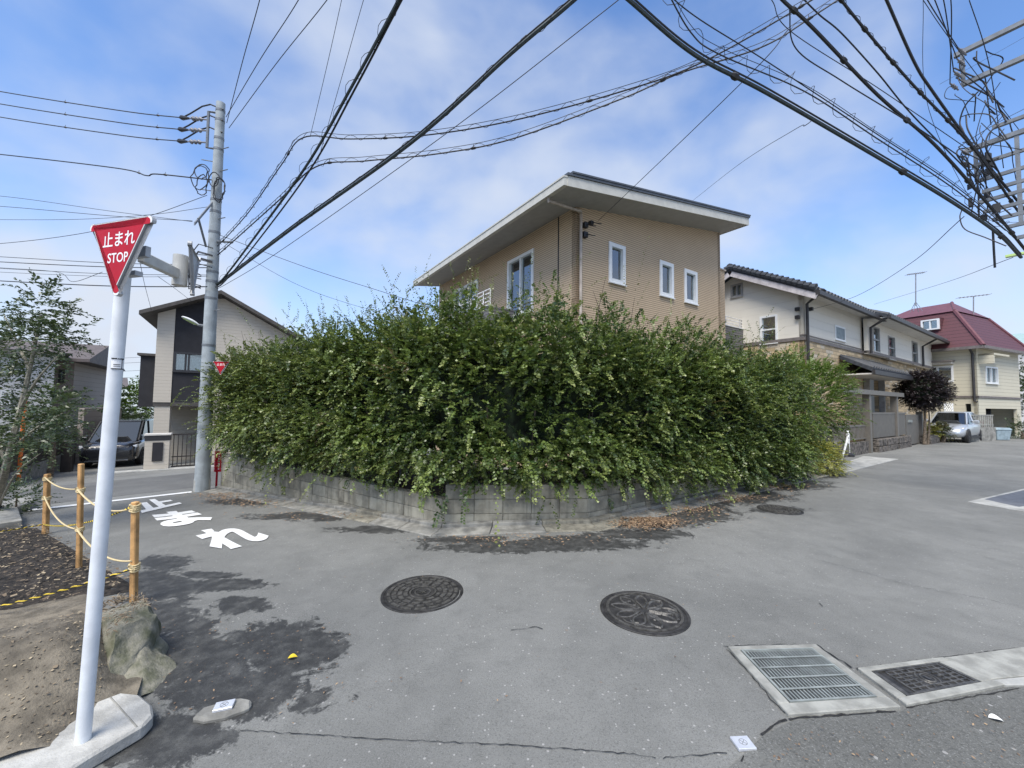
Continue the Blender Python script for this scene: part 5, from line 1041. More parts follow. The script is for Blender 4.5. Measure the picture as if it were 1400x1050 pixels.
# sticker on the post
pm = at(150.5, 510, dS); st_ = g.lerp(ptop, (1018 - 510) / (1018 - 385.0)); nv = (CAM - st_); nv.z = 0; nv.normalize(); Xs = Vector((-nv.y, nv.x, 0))
b = MB()
for k in range(12):
    a0, a1 = R_(-32 + k * 8), R_(-32 + (k + 1) * 8)
    pr = [st_ + (nv * math.cos(a) + Xs * math.sin(a)) * .0274 for a in (a0, a1)]; b.quad(pr[0] - Vector((0, 0, .024)), pr[1] - Vector((0, 0, .024)), pr[1] + Vector((0, 0, .024)), pr[0] + Vector((0, 0, .024)))
stk_ = b.build('sticker', 'sign_white', post)
b = MB()
for (zl_, zh_, ka, kb) in ((.019, .025, 0, 6), (-.025, -.021, 0, 6), (-.021, .019, 4.6, 5.0), (-.006, -.003, 1, 4), (-.013, -.011, 1, 4)):
    for k in range(8):
        a0, a1 = [R_(-32 + (ka + (kb - ka) * q / 8) * 16) for q in (k, k + 1)]; pr = [st_ + (nv * math.cos(a) + Xs * math.sin(a)) * .0284 for a in (a0, a1)]; b.quad(pr[0] + Vector((0, 0, zl_)), pr[1] + Vector((0, 0, zl_)), pr[1] + Vector((0, 0, zh_)), pr[0] + Vector((0, 0, zh_)))
b.build('sticker_print', 'plastic_black', stk_)
kp = [gp(*p) for p in [(-90, 1130), (-30, 1058), (60, 1008), (165, 966), (190, 968), (207, 982), (209, 996), (196, 1010), (120, 1056), (40, 1110)]]
b = MB(); b.prism([(p.x, p.y, -.02) for p in kp], (0, 0, .065)); ks = b.build('kerb_stone', 'kerb_white', bevel=.010); tag(ks, 'rounded pale concrete kerb end carrying the near stop sign post', 'kerb')
b = MB(); a_, c_ = gp(186, 1014), gp(150, 974); b.tube([(a_.x, a_.y, .0455), (c_.x, c_.y, .0455)], .0035, 4); b.build('kerb_joint', 'concrete_dirty', ks)
# ------------------------------------------------------------------ left utility pole
mat('pole_concrete', (0.36, 0.40, 0.42), 0.85, 0.10, 4, 0.2, 80, streak=0.3); mat('steel_grey', (0.20, 0.215, 0.23), 0.5, 0.1, 9, metal=.3); mat('porcelain', (0.22, 0.22, 0.24), 0.4); mat('cable', (0.022, 0.024, 0.030), 0.6, 0.2, 30); mat('cable_teal', (0.030, 0.045, 0.050), 0.6, 0.2, 30)
m_, t_, bs, NN, LL = nodes('led_green'); bs.inputs['Base Color'].default_value = (.55, .75, .25, 1); bs.inputs['Roughness'].default_value = .3; bs.inputs['Coat Weight'].default_value = .5
pg = gp(276, 671); dP = proj(pg)[2]; pt_ = at(302, 141, dP)
up_ = thing('utility_pole', pg, 'grey concrete utility pole at the left end of the hedge', 'utility pole')
def pol(py): return pg.lerp(pt_, (671 - py) / 530.0)
def prad(py): return 0.150 + (0.088 - 0.150) * (671 - py) / 530.0
b = MB(); b.tube([pg - Vector((0, 0, .3)), pol(500), pol(300), pt_], [.153, prad(500), prad(300), .088], 24); pole = b.build('pole_shaft', 'pole_concrete', up_, smooth=True)
b = MB(); b.tube([pg + Vector((0, 0, -.1)), pol(655)], .158, 24); b.build('base_sleeve', 'concrete', up_, smooth=True)
for py in (590, 472, 408, 385, 372, 318, 290, 274, 205, 190, 165, 152): b = MB(); b.tube([pol(py + 1.5), pol(py - 1.5)], prad(py) + .006, 18); b.build('band', 'steel_grey', up_, smooth=True)
for i, py in enumerate((445, 425, 350, 300, 262, 235, 222, 205)): b = MB(); sg = 1 if i % 2 else -1; b.tube([pol(py), pol(py) + Vector((sg * .30, -.1, 0))], .011, 5); b.build('step_bolt', 'steel_grey', up_)
# bracket with three strain insulators
bx = Vector((-.23, -.05, 0)); b = MB(); b.tube([pol(155), pol(155) + bx, pol(204) + bx, pol(204)], .03, 6); b.build('bracket', 'steel_grey', up_)
ends = []
for py, tx, ty in ((166, 249, 161), (181, 247, 177), (197, 246, 193)):
    a = pol(py) + bx; e = at(tx, ty, dP + .1); b = MB(); dv = (e - a)
    prof = []; n = 14
    b.tube([a + dv * (i / n) for i in range(n + 1)], [.018 + (.035 if i in (4, 6, 8) else 0) for i in range(n + 1)], 8); b.build('insulator', 'porcelain', up_, smooth=True); ends.append(e)
    b = MB(); b.tube([e - dv * .35, e, e + dv * .12], [.012, .055, .012], 7); b.build('strain_clamp', 'plastic_black', up_, smooth=True)
    b = MB(); s_ = pol(py - 14) + Vector((.1, -.05, 0)); b.tube([e, e + Vector((.18, 0, .10)), e + Vector((.45, 0, .28)), s_ + Vector((-.3, 0, .12)), s_], .016, 6); b.build('jumper_lead', 'cable', up_, smooth=True)
random.seed(12)
for k in range(6):                                         # coiled spare cable
    c = pol(252 + random.uniform(-8, 10)) + Vector((random.uniform(-.28, .22), -.15, random.uniform(-.1, .1))); r1, r2 = random.uniform(.10, .20), random.uniform(.16, .28); b = MB()
    b.tube([c + Vector((math.cos(a) * r1, random.gauss(0, .02), math.sin(a) * r2)) for a in [i * math.pi / 8 for i in range(17)]], .011, 5, cap=False); b.build('cable_coil', 'cable', up_, smooth=True)
b = MB(); b.box((pol(271) + at(266, 306, dP - .5)) / 2, ((pol(271) - at(266, 306, dP - .5)).length, .07, .07), pol(271) - at(266, 306, dP - .5)); b.build('stay_arm', 'steel_grey', up_)
b = MB(); b.tube([at(271, 298, dP - .42), pol(340) + Vector((-.1, -.1, 0))], .025, 6); b.build('stay_brace', 'steel_grey', up_)
b = MB(); b.tube([pol(330), at(318, 331, dP - .2)], .022, 6); b.build('side_bolt', 'steel_grey', up_)
for k in range(7):
    y0 = random.uniform(330, 375); b = MB(); a = pol(y0) + Vector((-.1, -.15, 0)); b.tube([a + Vector((.2, 0, .05)), a + Vector((-.05, -.1, .1)), a + Vector((-.28, -.05, -.15)), a + Vector((-.3, 0, -.45)), a + Vector((0, -.05, -.6 + random.uniform(-.1, .2)))], .012, 5); b.build('drip_loop', 'cable', up_, smooth=True)
# street lamp head on the pole
l0 = pol(447) + Vector((-.15, -.1, 0)); l1 = at(248.5, 433, dP - .35); dv = (l1 - l0); b = MB(); b.tube([pol(447), l0 + dv * .12], .03, 8); la = b.build('lamp_arm', 'steel_grey', up_)
X = dv.normalized(); Y = Vector((0, 0, 1)).cross(X).normalized(); Z = X.cross(Y)
b = MB(); n = 10; rg = []
for i in range(n + 1): t = i / n; wd = .085 * math.sin(math.pi * (0.08 + .86 * t)) ** .6; hh = .045 * math.sin(math.pi * (0.08 + .86 * t)) ** .6; c = l0 + dv * (.08 + .92 * t); rg.append([c + Y * wd + Z * hh * .2, c + Y * wd * .5 + Z * hh, c - Y * wd * .5 + Z * hh, c - Y * wd + Z * hh * .2, c - Y * wd * .8 - Z * hh * .2, c + Y * wd * .8 - Z * hh * .2])
for r in rg: b.v += [tuple(v) for v in r]
b.f = [(i * 6 + j, i * 6 + (j + 1) % 6, (i + 1) * 6 + (j + 1) % 6, (i + 1) * 6 + j) for i in range(n) for j in range(6)] + [tuple(range(6))[::-1], tuple(n * 6 + j for j in range(6))]; b.build('lamp_head', 'white_alu', la, smooth=True)
b = MB(); [b.v.extend([tuple(r[4] - Z * .008), tuple(r[5] - Z * .008)]) for r in rg[1:-1]]; b.f = [(2 * i, 2 * i + 1, 2 * i + 3, 2 * i + 2) for i in range(n - 2)]; b.build('lamp_lens', 'led_green', la)
# small stop sign strapped to the pole and red board below
c = at(302.5, 494, dP - 1.25); t = thing('stop_sign', Vector((c.x, c.y, c.z)), 'small red triangular stop sign beside the utility pole above the hedge', 'stop sign')
tri_sign(t, c, (1, .12, 0), 0.325, True, False); b = MB(); b.tube([pol(500), c + Vector((-.05, .02, -.06)), c + Vector((.05, .02, -.06))], .012, 6); b.build('bracket', 'sign_back', t)
g = gp(295.5, 668); dR = proj(g)[2]; t = thing('red_board', g, 'narrow red notice board on a red stake between pole and block wall', 'notice board'); z0_ = at(296, 645, dR).z; z1_ = at(296, 617, dR).z
b = MB(); b.tube([g - Vector((0, 0, .1)), Vector((g.x, g.y, z1_))], .022, 8); b.build('stake', 'sign_red', t, smooth=True)
Fb = Fr(g + Vector((.02, -.04, 0)), (.93, .36, 0)); b = MB(); b.fbox(Fb, -.03, .155, z0_, z1_, -.02, .0); bd = b.build('board', 'sign_red', t); Fc = Fr(Fb.w(-.035, 0), Vector((-.75, .66, 0)), True)
b = MB(); b.fbox(Fc, 0, .10, z0_, z1_, -.018, .0); b2 = b.build('side_board', 'sign_red', t)
random.seed(3)
for (f_, ob, us) in ((Fb, bd, (.035, .10)), (Fc, b2, (.05,))):
    b = MB()
    for u in us:
        for k in range(7):
            z = z1_ - .05 - k * (z1_ - z0_ - .08) / 7
            for q in range(3): b.fbox(f_, u - .016, u + .016, z - .012 * q - .006, z - .012 * q - .001, .001, .003)
            b.fbox(f_, u - .003, u + .003, z - .034, z, .0005, .0035)
    b.build('white_marks', 'sign_white', ob)
# ------------------------------------------------------------------ right utility pole (just outside the picture) with steel arms reaching in
px_, py_ = 8.65, 5.95; rp_ = thing('utility_pole', (px_, py_, 0), 'utility pole at the right edge whose steel crossarms reach into the picture', 'utility pole')
b = MB(); b.tube([(px_, py_, -.2), (px_, py_, 5), (px_, py_, 9.4)], [.18, .155, .13], 20); b.build('pole_shaft', 'pole_concrete', rp_, smooth=True)
av = Vector((-.553, .833, 0)); ac = Vector((av.y, -av.x, 0))
def zt(py, d=6.93): return CAM_H + d * (559.5 - py) / F_PX
for i, (py, ln) in enumerate(((53, 1.20), (100, 1.12), (197, 1.12), (245, 1.0), (262, .95), (290, .95), (318, .7), (178, .8), (222, 1.05), (275, 1.0), (304, .85), (335, .6))):
    z = zt(py); b = MB(); w_ = .075 if i in (0, 1, 2) else .055; c0, c1 = Vector((px_, py_, z)) - av * .6, Vector((px_, py_, z)) + av * ln; b.box((c0 + c1) / 2, ((c1 - c0).length, w_, w_), av); b.build('crossarm', 'steel_grey', rp_)
for (za_, zb_, k) in ((53, 100, 1.10), (197, 318, .55), (197, 245, 1.0)): b = MB(); q = Vector((px_, py_, 0)) + av * k; b.box((q.x, q.y, (zt(za_) + zt(zb_)) / 2), (.05, .05, abs(zt(za_) - zt(zb_))), av); b.build('arm_strut', 'steel_grey', rp_)
random.seed(31)
ins_ends = []
for py in (60, 75, 90, 105, 205, 222):
    q = Vector((px_, py_, zt(py))) + av * random.uniform(1.05, 1.22); b = MB(); e = q + Vector((-.28, -.12, .02)); ins_ends.append(e); n = 10; b.tube([q.lerp(e, i / n) for i in range(n + 1)], [.012 + (.02 if i in (3, 5, 7) else 0) for i in range(n + 1)], 7); b.build('insulator', 'porcelain', rp_, smooth=True)
for k in range(38):                                        # jumper leads, drops and clamps hanging about the arm tips
    y0 = random.uniform(60, 300); y1 = y0 + random.uniform(20, 110); q = Vector((px_, py_, zt(y0))) + av * random.uniform(.6, 1.25) + ac * random.uniform(-.2, .2); e = Vector((px_, py_, zt(y1))) + av * random.uniform(.5, 1.2) + ac * random.uniform(-.2, .2); b = MB()
    m_ = (q + e) / 2 + Vector((random.gauss(-.1, .15), random.gauss(0, .1), random.gauss(0, .12))); b.tube(crom([q, q.lerp(m_, .5) + Vector((-.06, 0, .03)), m_, m_.lerp(e, .5), e], 5), random.choice([.006, .009, .012]), 5); b.build('jumper_lead', 'cable', rp_, smooth=True)
for k in range(9): q = Vector((px_, py_, zt(random.uniform(190, 330)))) + av * random.uniform(.75, 1.15) + ac * random.uniform(-.25, .25); b = MB(); b.box(q, (random.uniform(.05, .09), .05, random.uniform(.10, .16)), (1, random.gauss(0, .4), random.gauss(0, .4))); b.build('cable_closure', 'plastic_black', rp_)
b = MB(); q = Vector((px_, py_, zt(357))) + av * .60; b.box(q, (.26, .10, .035), av); b.build('lamp_head', 'led_green', rp_)
b = MB(); a = Vector((px_, py_, zt(318))) + av * .85; b.tube([a, a + Vector((.06, .05, -.3)), a + Vector((.10, .08, -.62))], .016, 6); b.build('cable_riser', 'cable', rp_, smooth=True)
# ------------------------------------------------------------------ overhead wires
def W3(p):
    if isinstance(p, Vector): return p
    return at(p[0], p[1], p[3]) if len(p) == 4 else atz(p[0], p[1], p[2])
def wire(pts, r, label, m='cable', coil=0, spacers=0, name='overhead_cable', second=None, coil_r=.05):
    r = r * .62; P = crom([W3(p) for p in pts]); b = MB(); b.tube(P, r, 6)
    if not (coil or spacers or second): return tag(b.build(name, m, smooth=True), label, 'cable', 'overhead cables')
    t = thing(name, P[0], label, 'cable', 'overhead cables'); b.build('cable_core', m, t, smooth=True)
    if second:                                             # messenger wire close above
        b = MB(); b.tube([p + Vector((0, 0, second)) for p in P], r * .45, 5); b.build('messenger_wire', 'cable', t, smooth=True)
    if coil:
        acc_ = [0.0]
        for p, q in zip(P[:-1], P[1:]): acc_.append(acc_[-1] + (q - p).length)
        tot = acc_[-1]; n = int(tot / coil * 8); pl = []; j = 0
        rr = random.Random(int(tot * 100))
        for i in range(n):
            s = tot * i / n
            while j < len(acc_) - 2 and acc_[j + 1] < s: j += 1
            f = (s - acc_[j]) / max(1e-6, acc_[j + 1] - acc_[j]); c = P[j].lerp(P[j + 1], f); T = (P[j + 1] - P[j]).normalized(); S = T.cross(Vector((0, 0, 1))).normalized(); U = S.cross(T)
            a = 2 * math.pi * s / coil + .6 * mnoise.noise(Vector((s * 1.3, 0, 0))); R = coil_r * .7 * (1 + .6 * mnoise.noise(Vector((s * 2.1, 5, 0)))); pl.append(c + S * math.cos(a) * R + U * (math.sin(a) * R + R * .5))
        b = MB(); b.tube(pl, .0035, 4); b.build('lashing_spiral', 'cable', t, smooth=True)
    if spacers:
        for k in range(spacers):
            i = int((k + .5) / spacers * (len(P) - 1)); b = MB(); T = (P[i + 1] - P[i]).normalized(); b.tube([P[i] - T * .05, P[i] - T * .02, P[i] + T * .02, P[i] + T * .05], [r, r * 1.5 + .004, r * 1.5 + .004, r], 6); b.tube([P[i] - Vector((0, 0, .02)), P[i] + Vector((0, 0, r + .05))], .005, 4); b.build('cable_clip', 'plastic_black', t)
    return t
D9 = dP
wire([(292, 389, 0, D9), (305, 381, 0, D9 - .2), (350, 322, 4.75), (420, 225, 5.3), (480, 120, 5.7), (545, 0, 6.2), (610, -130, 6.6)], .032, 'thick looped cable bundle climbing steeply from the left pole to the top edge', 'cable_teal', .42, 0, coil_r=.07)
wire([(292, 393, 0, D9), (306, 386, 0, D9 - .2), (352, 330, 4.7), (424, 232, 5.25), (484, 124, 5.7), (549, 0, 6.2), (616, -130, 6.6)], .022, 'second strand hugging the steep thick bundle from the left pole')
wire([(292, 392, 0, D9), (308, 382, 0, D9 - .2), (400, 312, 4.6), (560, 197, 5.2), (700, 72, 5.8), (785, 0, 6.1), (905, -110, 6.5)], .036, 'thick dark cable from the left pole across the sky to the top centre', 'cable_teal', .5, 0, second=.05)
wire([(292, 397, 0, D9), (310, 388, 0, D9 - .1), (380, 345, 4.4), (600, 190, 5.3), (820, 20, 6.2), (900, -45, 6.5)], .008, 'thin single wire below the thick cable to the top centre')
wire([(294, 338, 0, D9), (303, 331, 0, D9 - .15), (340, 290, 5.4), (385, 225, 5.85), (415, 188, 6.0), (480, 190, 5.9), (580, 185, 5.8), (700, 165, 5.8), (850, 125, 6.0), (960, 85, 6.3), (1110, 0, 6.9), (1250, -90, 7.4)], .016, 'upper of two looped cables sweeping over the beige house', 'cable', .36, 5, second=.07)
wire([(294, 350, 0, D9), (303, 344, 0, D9 - .15), (380, 275, 5.2), (432, 228, 5.5), (500, 220, 5.5), (600, 210, 5.5), (700, 190, 5.6), (850, 135, 6.0), (930, 100, 6.3), (1040, 65, 6.6), (1115, 20, 6.9), (1250, -70, 7.3)], .017, 'lower of two looped cables sweeping over the beige house', 'cable', .36, 5, second=.07)
wire([(424, 187, 6.0), (447, 90, 6.5), (467, 0, 7.0), (490, -110, 7.4)], .006, 'thin wire rising from the upper looped cable, left of its twin')
wire([(434, 222, 5.55), (466, 110, 6.2), (497, 0, 6.8), (530, -110, 7.2)], .006, 'thin wire rising from the lower looped cable, right of its twin')
for (x0, y0, x1, lb) in ((310, 168, 355, 'leftmost'), (309, 160, 408, 'middle'), (313, 175, 447, 'rightmost')): wire([(x0, y0, 0, D9 - .1), (x0 + (x1 - x0) * .48, y0 * .5, 8.0), (x1, 0, 8.1), (x1 + (x1 - x0) * .5, -95, 8.3)], .011, lb + ' of three wires fanning up from the top of the left pole')
for e, y0, lb, cl in zip(ends, (125, 142, 160), ('top', 'middle', 'bottom'), (2, 2, 2)): wire([e, (170, 0.5 * (y0 + proj(e)[1]) + 9, 0, D9 + .4), (0, y0, 0, D9 + 1.2), (-160, y0 - 30, 0, D9 + 2.2)], .018, lb + ' of three insulated wires leaving the left pole top to the left', 'cable', 0, 3)
wire([(290, 246, 0, D9), (215, 238, 0, D9 + .1), (200, 240, 0, D9 + .1), (160, 230, 0, D9 + .4), (0, 211, 0, D9 + 1.2), (-150, 196, 0, D9 + 2)], .022, 'single heavy cable left of the pole below the three insulated wires', 'cable', 0, 3)
for (ya, yb, r, lb) in ((303, 268, .009, 'upper thin wire above the stop sign to the left edge'), (302, 282, .010, 'lower thin wire above the stop sign to the left edge'), (362, 351, .012, 'first of the low cables behind the stop sign'), (366, 358, .016, 'second of the low cables behind the stop sign'), (376, 367, .010, 'third of the low cables behind the stop sign'), (378, 372, .008, 'fourth of the low cables behind the stop sign'), (392, 384, .020, 'lowest of the low cables behind the stop sign')):
    wire([(283 if ya > 310 else 263, ya, 0, D9 - .2), (150, (ya + yb) / 2 + 3, 0, D9 + .6), (0, yb, 0, D9 + 1.4), (-140, yb - 8, 0, D9 + 2)], r, lb)
wire([(283, 267, 0, D9), (205, 295, 0, D9 + .2), (118, 318, 0, D9 + .5), (0, 333, 0, D9 + 1), (-120, 338, 0, D9 + 1.5)], .010, 'wire sagging from the coiled cable down behind the stop sign to the left')
wire([(283, 283, 0, D9), (210, 293, 0, D9 + .2), (100, 300, 0, D9 + .6), (-60, 300, 0, D9 + 1)], .008, 'thin level wire passing just behind the stop sign top')
wire([(140, 372, 0, D9), (100, 385, 0, D9 + .3), (78, 372, 0, D9 + .4), (0, 366, 0, D9 + .8), (-80, 360, 0, D9 + 1)], .009, 'short wire with a drooping loop at the left edge')
wire([(294, 319, 0, D9), (420, 366, 0, 9.6), (520, 398, 0, 10), (592, 421, 0, 10.4)], .010, 'wire running down from the left pole to the beige house')
wire([(294, 325, 0, D9), (400, 386, 0, 10), (480, 416, 0, 11), (560, 436, 0, 12)], .007, 'thinner wire below the one to the beige house')
wire([(190, 352, 0, D9 + .2), (198, 390, 0, 13), (207, 424, 0, 16)], .010, 'short wire dropping steeply to the charcoal house roof'); wire([(216, 378, 0, D9), (240, 395, 0, 12), (262, 412, 0, 16)], .009, 'short wire slanting to the ridge of the charcoal house')
for k, yy in enumerate((489, 496, 507, 516)): wire([(98, yy, 0, 30), (150, yy + 1, 0, 30), (200, yy - 1, 0, 30)], .018, ['topmost', 'second', 'third', 'lowest'][k] + ' of the distant wires left of the charcoal house')
# towards the right pole
wire([(775, -75, 5.8), (860, 0, 5.6), (950, 75, 5.3), (1050, 128, 5.1), (1200, 215, 4.75), (1300, 275, 4.4), (1365, 320, 4.2), (1396, 352, 4.05)], .036, 'thickest dark cable sweeping from the top centre down to the right pole', 'cable_teal', 0, 4, second=.06)
wire([(905, -25, 6.1), (945, 45, 5.9), (985, 75, 5.7), (1100, 125, 5.5), (1200, 190, 5.1), (1300, 255, 4.7), (1375, 315, 4.3)], .013, 'looped twin cable above the thickest cable on the right', 'cable', .34, 0, second=.09, coil_r=.10)
wire([(895, -25, 6.2), (950, 22, 6.0), (1050, 85, 5.75), (1200, 184, 5.2), (1300, 250, 4.75), (1378, 312, 4.35)], .011, 'companion wire just above the looped twin cable')
wire([(1040, -35, 6.8), (1070, 0, 6.6), (1110, 37, 6.4), (1200, 130, 5.9), (1280, 200, 5.4), (1360, 290, 4.75), (1402, 342, 4.3)], .034, 'thick cable left of the three steep ones at upper right', 'cable', 0, 6)
wire([(1120, -50, 7.0), (1150, 0, 6.8), (1240, 107, 6.2), (1330, 202, 5.6), (1394, 292, 4.95)], .026, 'middle of the three steep cables at upper right', 'cable', .3, 10, coil_r=.04)
wire([(1185, -60, 7.2), (1212, 0, 7.0), (1250, 85, 6.5), (1275, 125, 6.2), (1330, 200, 5.75), (1402, 288, 5.0)], .028, 'rightmost of the three steep cables at upper right')
wire([(1090, -10, 7.1), (1120, 20, 6.9), (1150, 45, 6.75), (1200, 100, 6.35), (1250, 160, 5.95), (1345, 255, 5.1)], .016, 'slimmer cable between the thick left one and the middle steep one')
wire([(1020, -40, 7.2), (1055, 0, 7.0), (1080, 42, 6.7), (1200, 120, 6.2), (1325, 205, 5.6)], .009, 'thin straight wire crossing the steep cables at upper right')
wire([(1079, 8, 6.6), (1088, 66, 6.3), (1150, 110, 6.0), (1250, 172, 5.5), (1350, 240, 5.1)], .012, 'wire starting mid sky and running to the right pole')
wire([(1078, 40, 6.7), (1012, 115, 6.2), FR.w(FR.px(800, 308)[0] + .2, z0 - .3, .25)], .010, 'service wire dropping to the wall bracket of the beige house'); wire([(1112, 163, 4.97), (1100, 172, 4.95), (1085, 178, 0, 6.2), (1010, 225, 0, 9.0), (945, 276, 0, 14)], .008, 'service wire vanishing behind the beige house roof')
wire([(1318, 296, 4.4), (1245, 360, 0, 9.5), (1170, 405, 0, 13.0), (1106, 424, 0, 14.1)], .010, 'service wire dropping to the cream house bracket'); wire([(1385, 352, 0, 7), (1290, 387, 0, 13), (1195, 416, 0, 22)], .009, 'thin wire passing above the red mansard house')
wire([(1400, 305, 0, 7.2), (1340, 290, 0, 7.6), (1270, 150, 0, 7), (1262, 0, 0, 6.4), (1258, -60, 0, 6.2)], .006, 'thin near vertical wire left of the upper crossarm')
T1 = Vector((px_, py_, zt(57))) + av * 1.2
for k, (x1, lb) in enumerate(((1268, 'first'), (1278, 'second'), (1290, 'third'), (1300, 'fourth'))): wire([ins_ends[k], (x1, 0, 0, 6.3), (x1 - 18, -40, 0, 6.0)], .012, lb + ' of the wires rising from the upper crossarm tip, counted from the left')
wire([(1262, 0, 0, 6), (1300, 55, 0, 6.4), (1395, 180, 0, 7)], .008, 'thin slanting wire crossing behind the upper crossarm'); wire([(1325, 0, 0, 6.4), (1345, 60, 0, 6.6), (1358, 120, 0, 6.8), (1372, 230, 0, 7)], .010, 'wire hanging down between the crossarms'); wire([(1285, 115, 0, 8), (1340, 85, 0, 9), (1402, 50, 0, 10)], .006, 'fine wire slanting up behind the crossarms'); wire([(1312, 200, 0, 7), (1360, 170, 0, 7.4), (1402, 148, 0, 8)], .010, 'wire slanting up to the right between the crossarms')
# ------------------------------------------------------------------ cars
mat('paint_black', (0.010, 0.011, 0.014), 0.25, 0.05, 3, coat=1.0); mat('paint_silver', (0.52, 0.55, 0.58), 0.32, 0.03, 3, metal=.55, coat=.8); mat('tyre', (0.015, 0.015, 0.016), 0.85); mat('alloy', (0.55, 0.56, 0.58), 0.3, metal=.8); mat('chrome', (0.75, 0.76, 0.78), 0.12, metal=1); mat('lamp_clear', (0.65, 0.68, 0.72), 0.1, metal=.3, coat=1); mat('lamp_red', (0.35, 0.01, 0.01), 0.2); mat('plate_white', (0.78, 0.78, 0.76), 0.5)
glassmat('car_glass', 0.16, (0.12, 0.14, 0.15))
def car(name, pos, head, label, L_, W_, H_, paint, van):
    t = thing(name, pos, label, 'car'); h = Vector(head).normalized(); lf = Vector((-h.y, h.x, 0)); o = Vector(pos)
    T = lambda x, y, z: o + h * x + lf * y + Vector((0, 0, z))
    w_ = W_ / 2
    if van: st = [(-2.44, .93, .40, 1.08), (-2.38, .98, .28, 1.12), (-1.5, 1.0, .2, 1.15), (0, 1.0, .2, 1.14), (1.3, 1.0, .2, 1.13), (1.75, .99, .2, 1.10), (2.15, .97, .2, 1.04), (2.38, .90, .22, .96), (2.46, .80, .30, .78)]; gh = [(-2.40, -2.22), (1.72, .70)]; zr = (1.10, H_ - .02); belt = 1.10
    else: k0 = L_ / 4.26; st = [(-2.10, .86, .42, .92), (-2.0, .95, .3, .98), (-1.2, 1.0, .2, .98), (0, 1.0, .2, .95), (.9, 1.0, .2, .93), (1.4, .98, .2, .87), (1.8, .93, .2, .78), (2.05, .82, .26, .64), (2.13, .7, .34, .52)]; gh = [(-1.95 * k0, -1.25 * k0), (1.12 * k0, .30 * k0)]; zr = (.90, H_ - .02); belt = .93; st = [(a * k0, b_, c, d) for a, b_, c, d in st]
    b = MB(); n = 10
    for (x, f, zb, ztp) in st:
        y = w_ * f; sec = [(y * .90, zb), (y * .985, zb + .14), (y, (zb + ztp) / 2), (y * .975, ztp - .10), (y * .86, ztp)]
        pts = [(-a, z) for a, z in sec] + [(a, z) for a, z in sec[::-1]]; b.v += [tuple(T(x, a, z)) for a, z in pts]
    b.f = [(i * n + j, i * n + (j + 1) % n, (i + 1) * n + (j + 1) % n, (i + 1) * n + j) for i in range(len(st) - 1) for j in range(n)] + [tuple(range(n))[::-1], tuple((len(st) - 1) * n + j for j in range(n))]
    body = b.build('body', paint, t, smooth=True); md = body.modifiers.new('sub', 'SUBSURF'); md.levels = md.render_levels = 1
    (xb0, xb1), (xf0, xf1) = gh; yb, yr = w_ * .90, w_ * (.80 if van else .70)
    b = MB(); lo = [(xf0, yb * .86), (xf0 - .35, yb), (xb0 + .3, yb), (xb0, yb * .86)]; hi = [(xf1, yr * .86), (xf1 - .25, yr), (xb1 + .2, yr), (xb1, yr * .86)]
    R0 = [T(x, y, zr[0] - .04) for x, y in lo] + [T(x, -y, zr[0] - .04) for x, y in lo[::-1]]; R1 = [T(x, y, zr[1] - .06) for x, y in hi] + [T(x, -y, zr[1] - .06) for x, y in hi[::-1]]
    b.add(R0 + R1, [(i, (i + 1) % 8, 8 + (i + 1) % 8, 8 + i) for i in range(8)]); gl = b.build('glasshouse', 'car_glass', t)
    b = MB(); cb_ = [T(x * .98, y * .96, zr[0] - .10) for x, y in lo] + [T(x * .98, -y * .96, zr[0] - .10) for x, y in lo[::-1]]; ct = [T(x, y * .5, zr[0] + .14) for x, y in lo] + [T(x, -y * .5, zr[0] + .14) for x, y in lo[::-1]]; b.add(cb_ + ct, [tuple(range(8, 16))] + [(i, (i + 1) % 8, 8 + (i + 1) % 8, 8 + i) for i in range(8)]); b.build('cabin', 'room_dark', t)
    b = MB(); R2 = [p + Vector((0, 0, .055)) for p in R1]; cen = [p.lerp(sum(R1, Vector()) / 8, .12) + Vector((0, 0, .075)) for p in R1]; out = [p.lerp(sum(R1, Vector()) / 8, -.015) + Vector((0, 0, .004)) for p in R1]
    b.add(out + R2 + cen, [(i, (i + 1) % 8, 8 + (i + 1) % 8, 8 + i) for i in range(8)] + [(8 + i, 8 + (i + 1) % 8, 16 + (i + 1) % 8, 16 + i) for i in range(8)] + [tuple(range(16, 24)), tuple(range(8))[::-1]]); b.build('roof', paint, t, smooth=True)
    for sg in (1, -1):
        for (a, c) in (((lo[0][0] - .1, yb * .93), (hi[0][0] - .1, yr * .94)), ((lo[2][0], yb), (hi[2][0], yr)), ((.1 if van else -.1, yb), (.0 if van else -.15, yr))):
            b = MB(); b.tube([T(a[0], sg * a[1] * 1.005, zr[0] - .03), T(c[0], sg * c[1] * 1.005, zr[1] - .05)], .035, 6); b.build('pillar', paint if not van else 'plastic_black', t, smooth=True)
    wr_, wx = (.35, (1.45, -1.45)) if van else (.30, (1.30 * k0, -1.28 * k0))
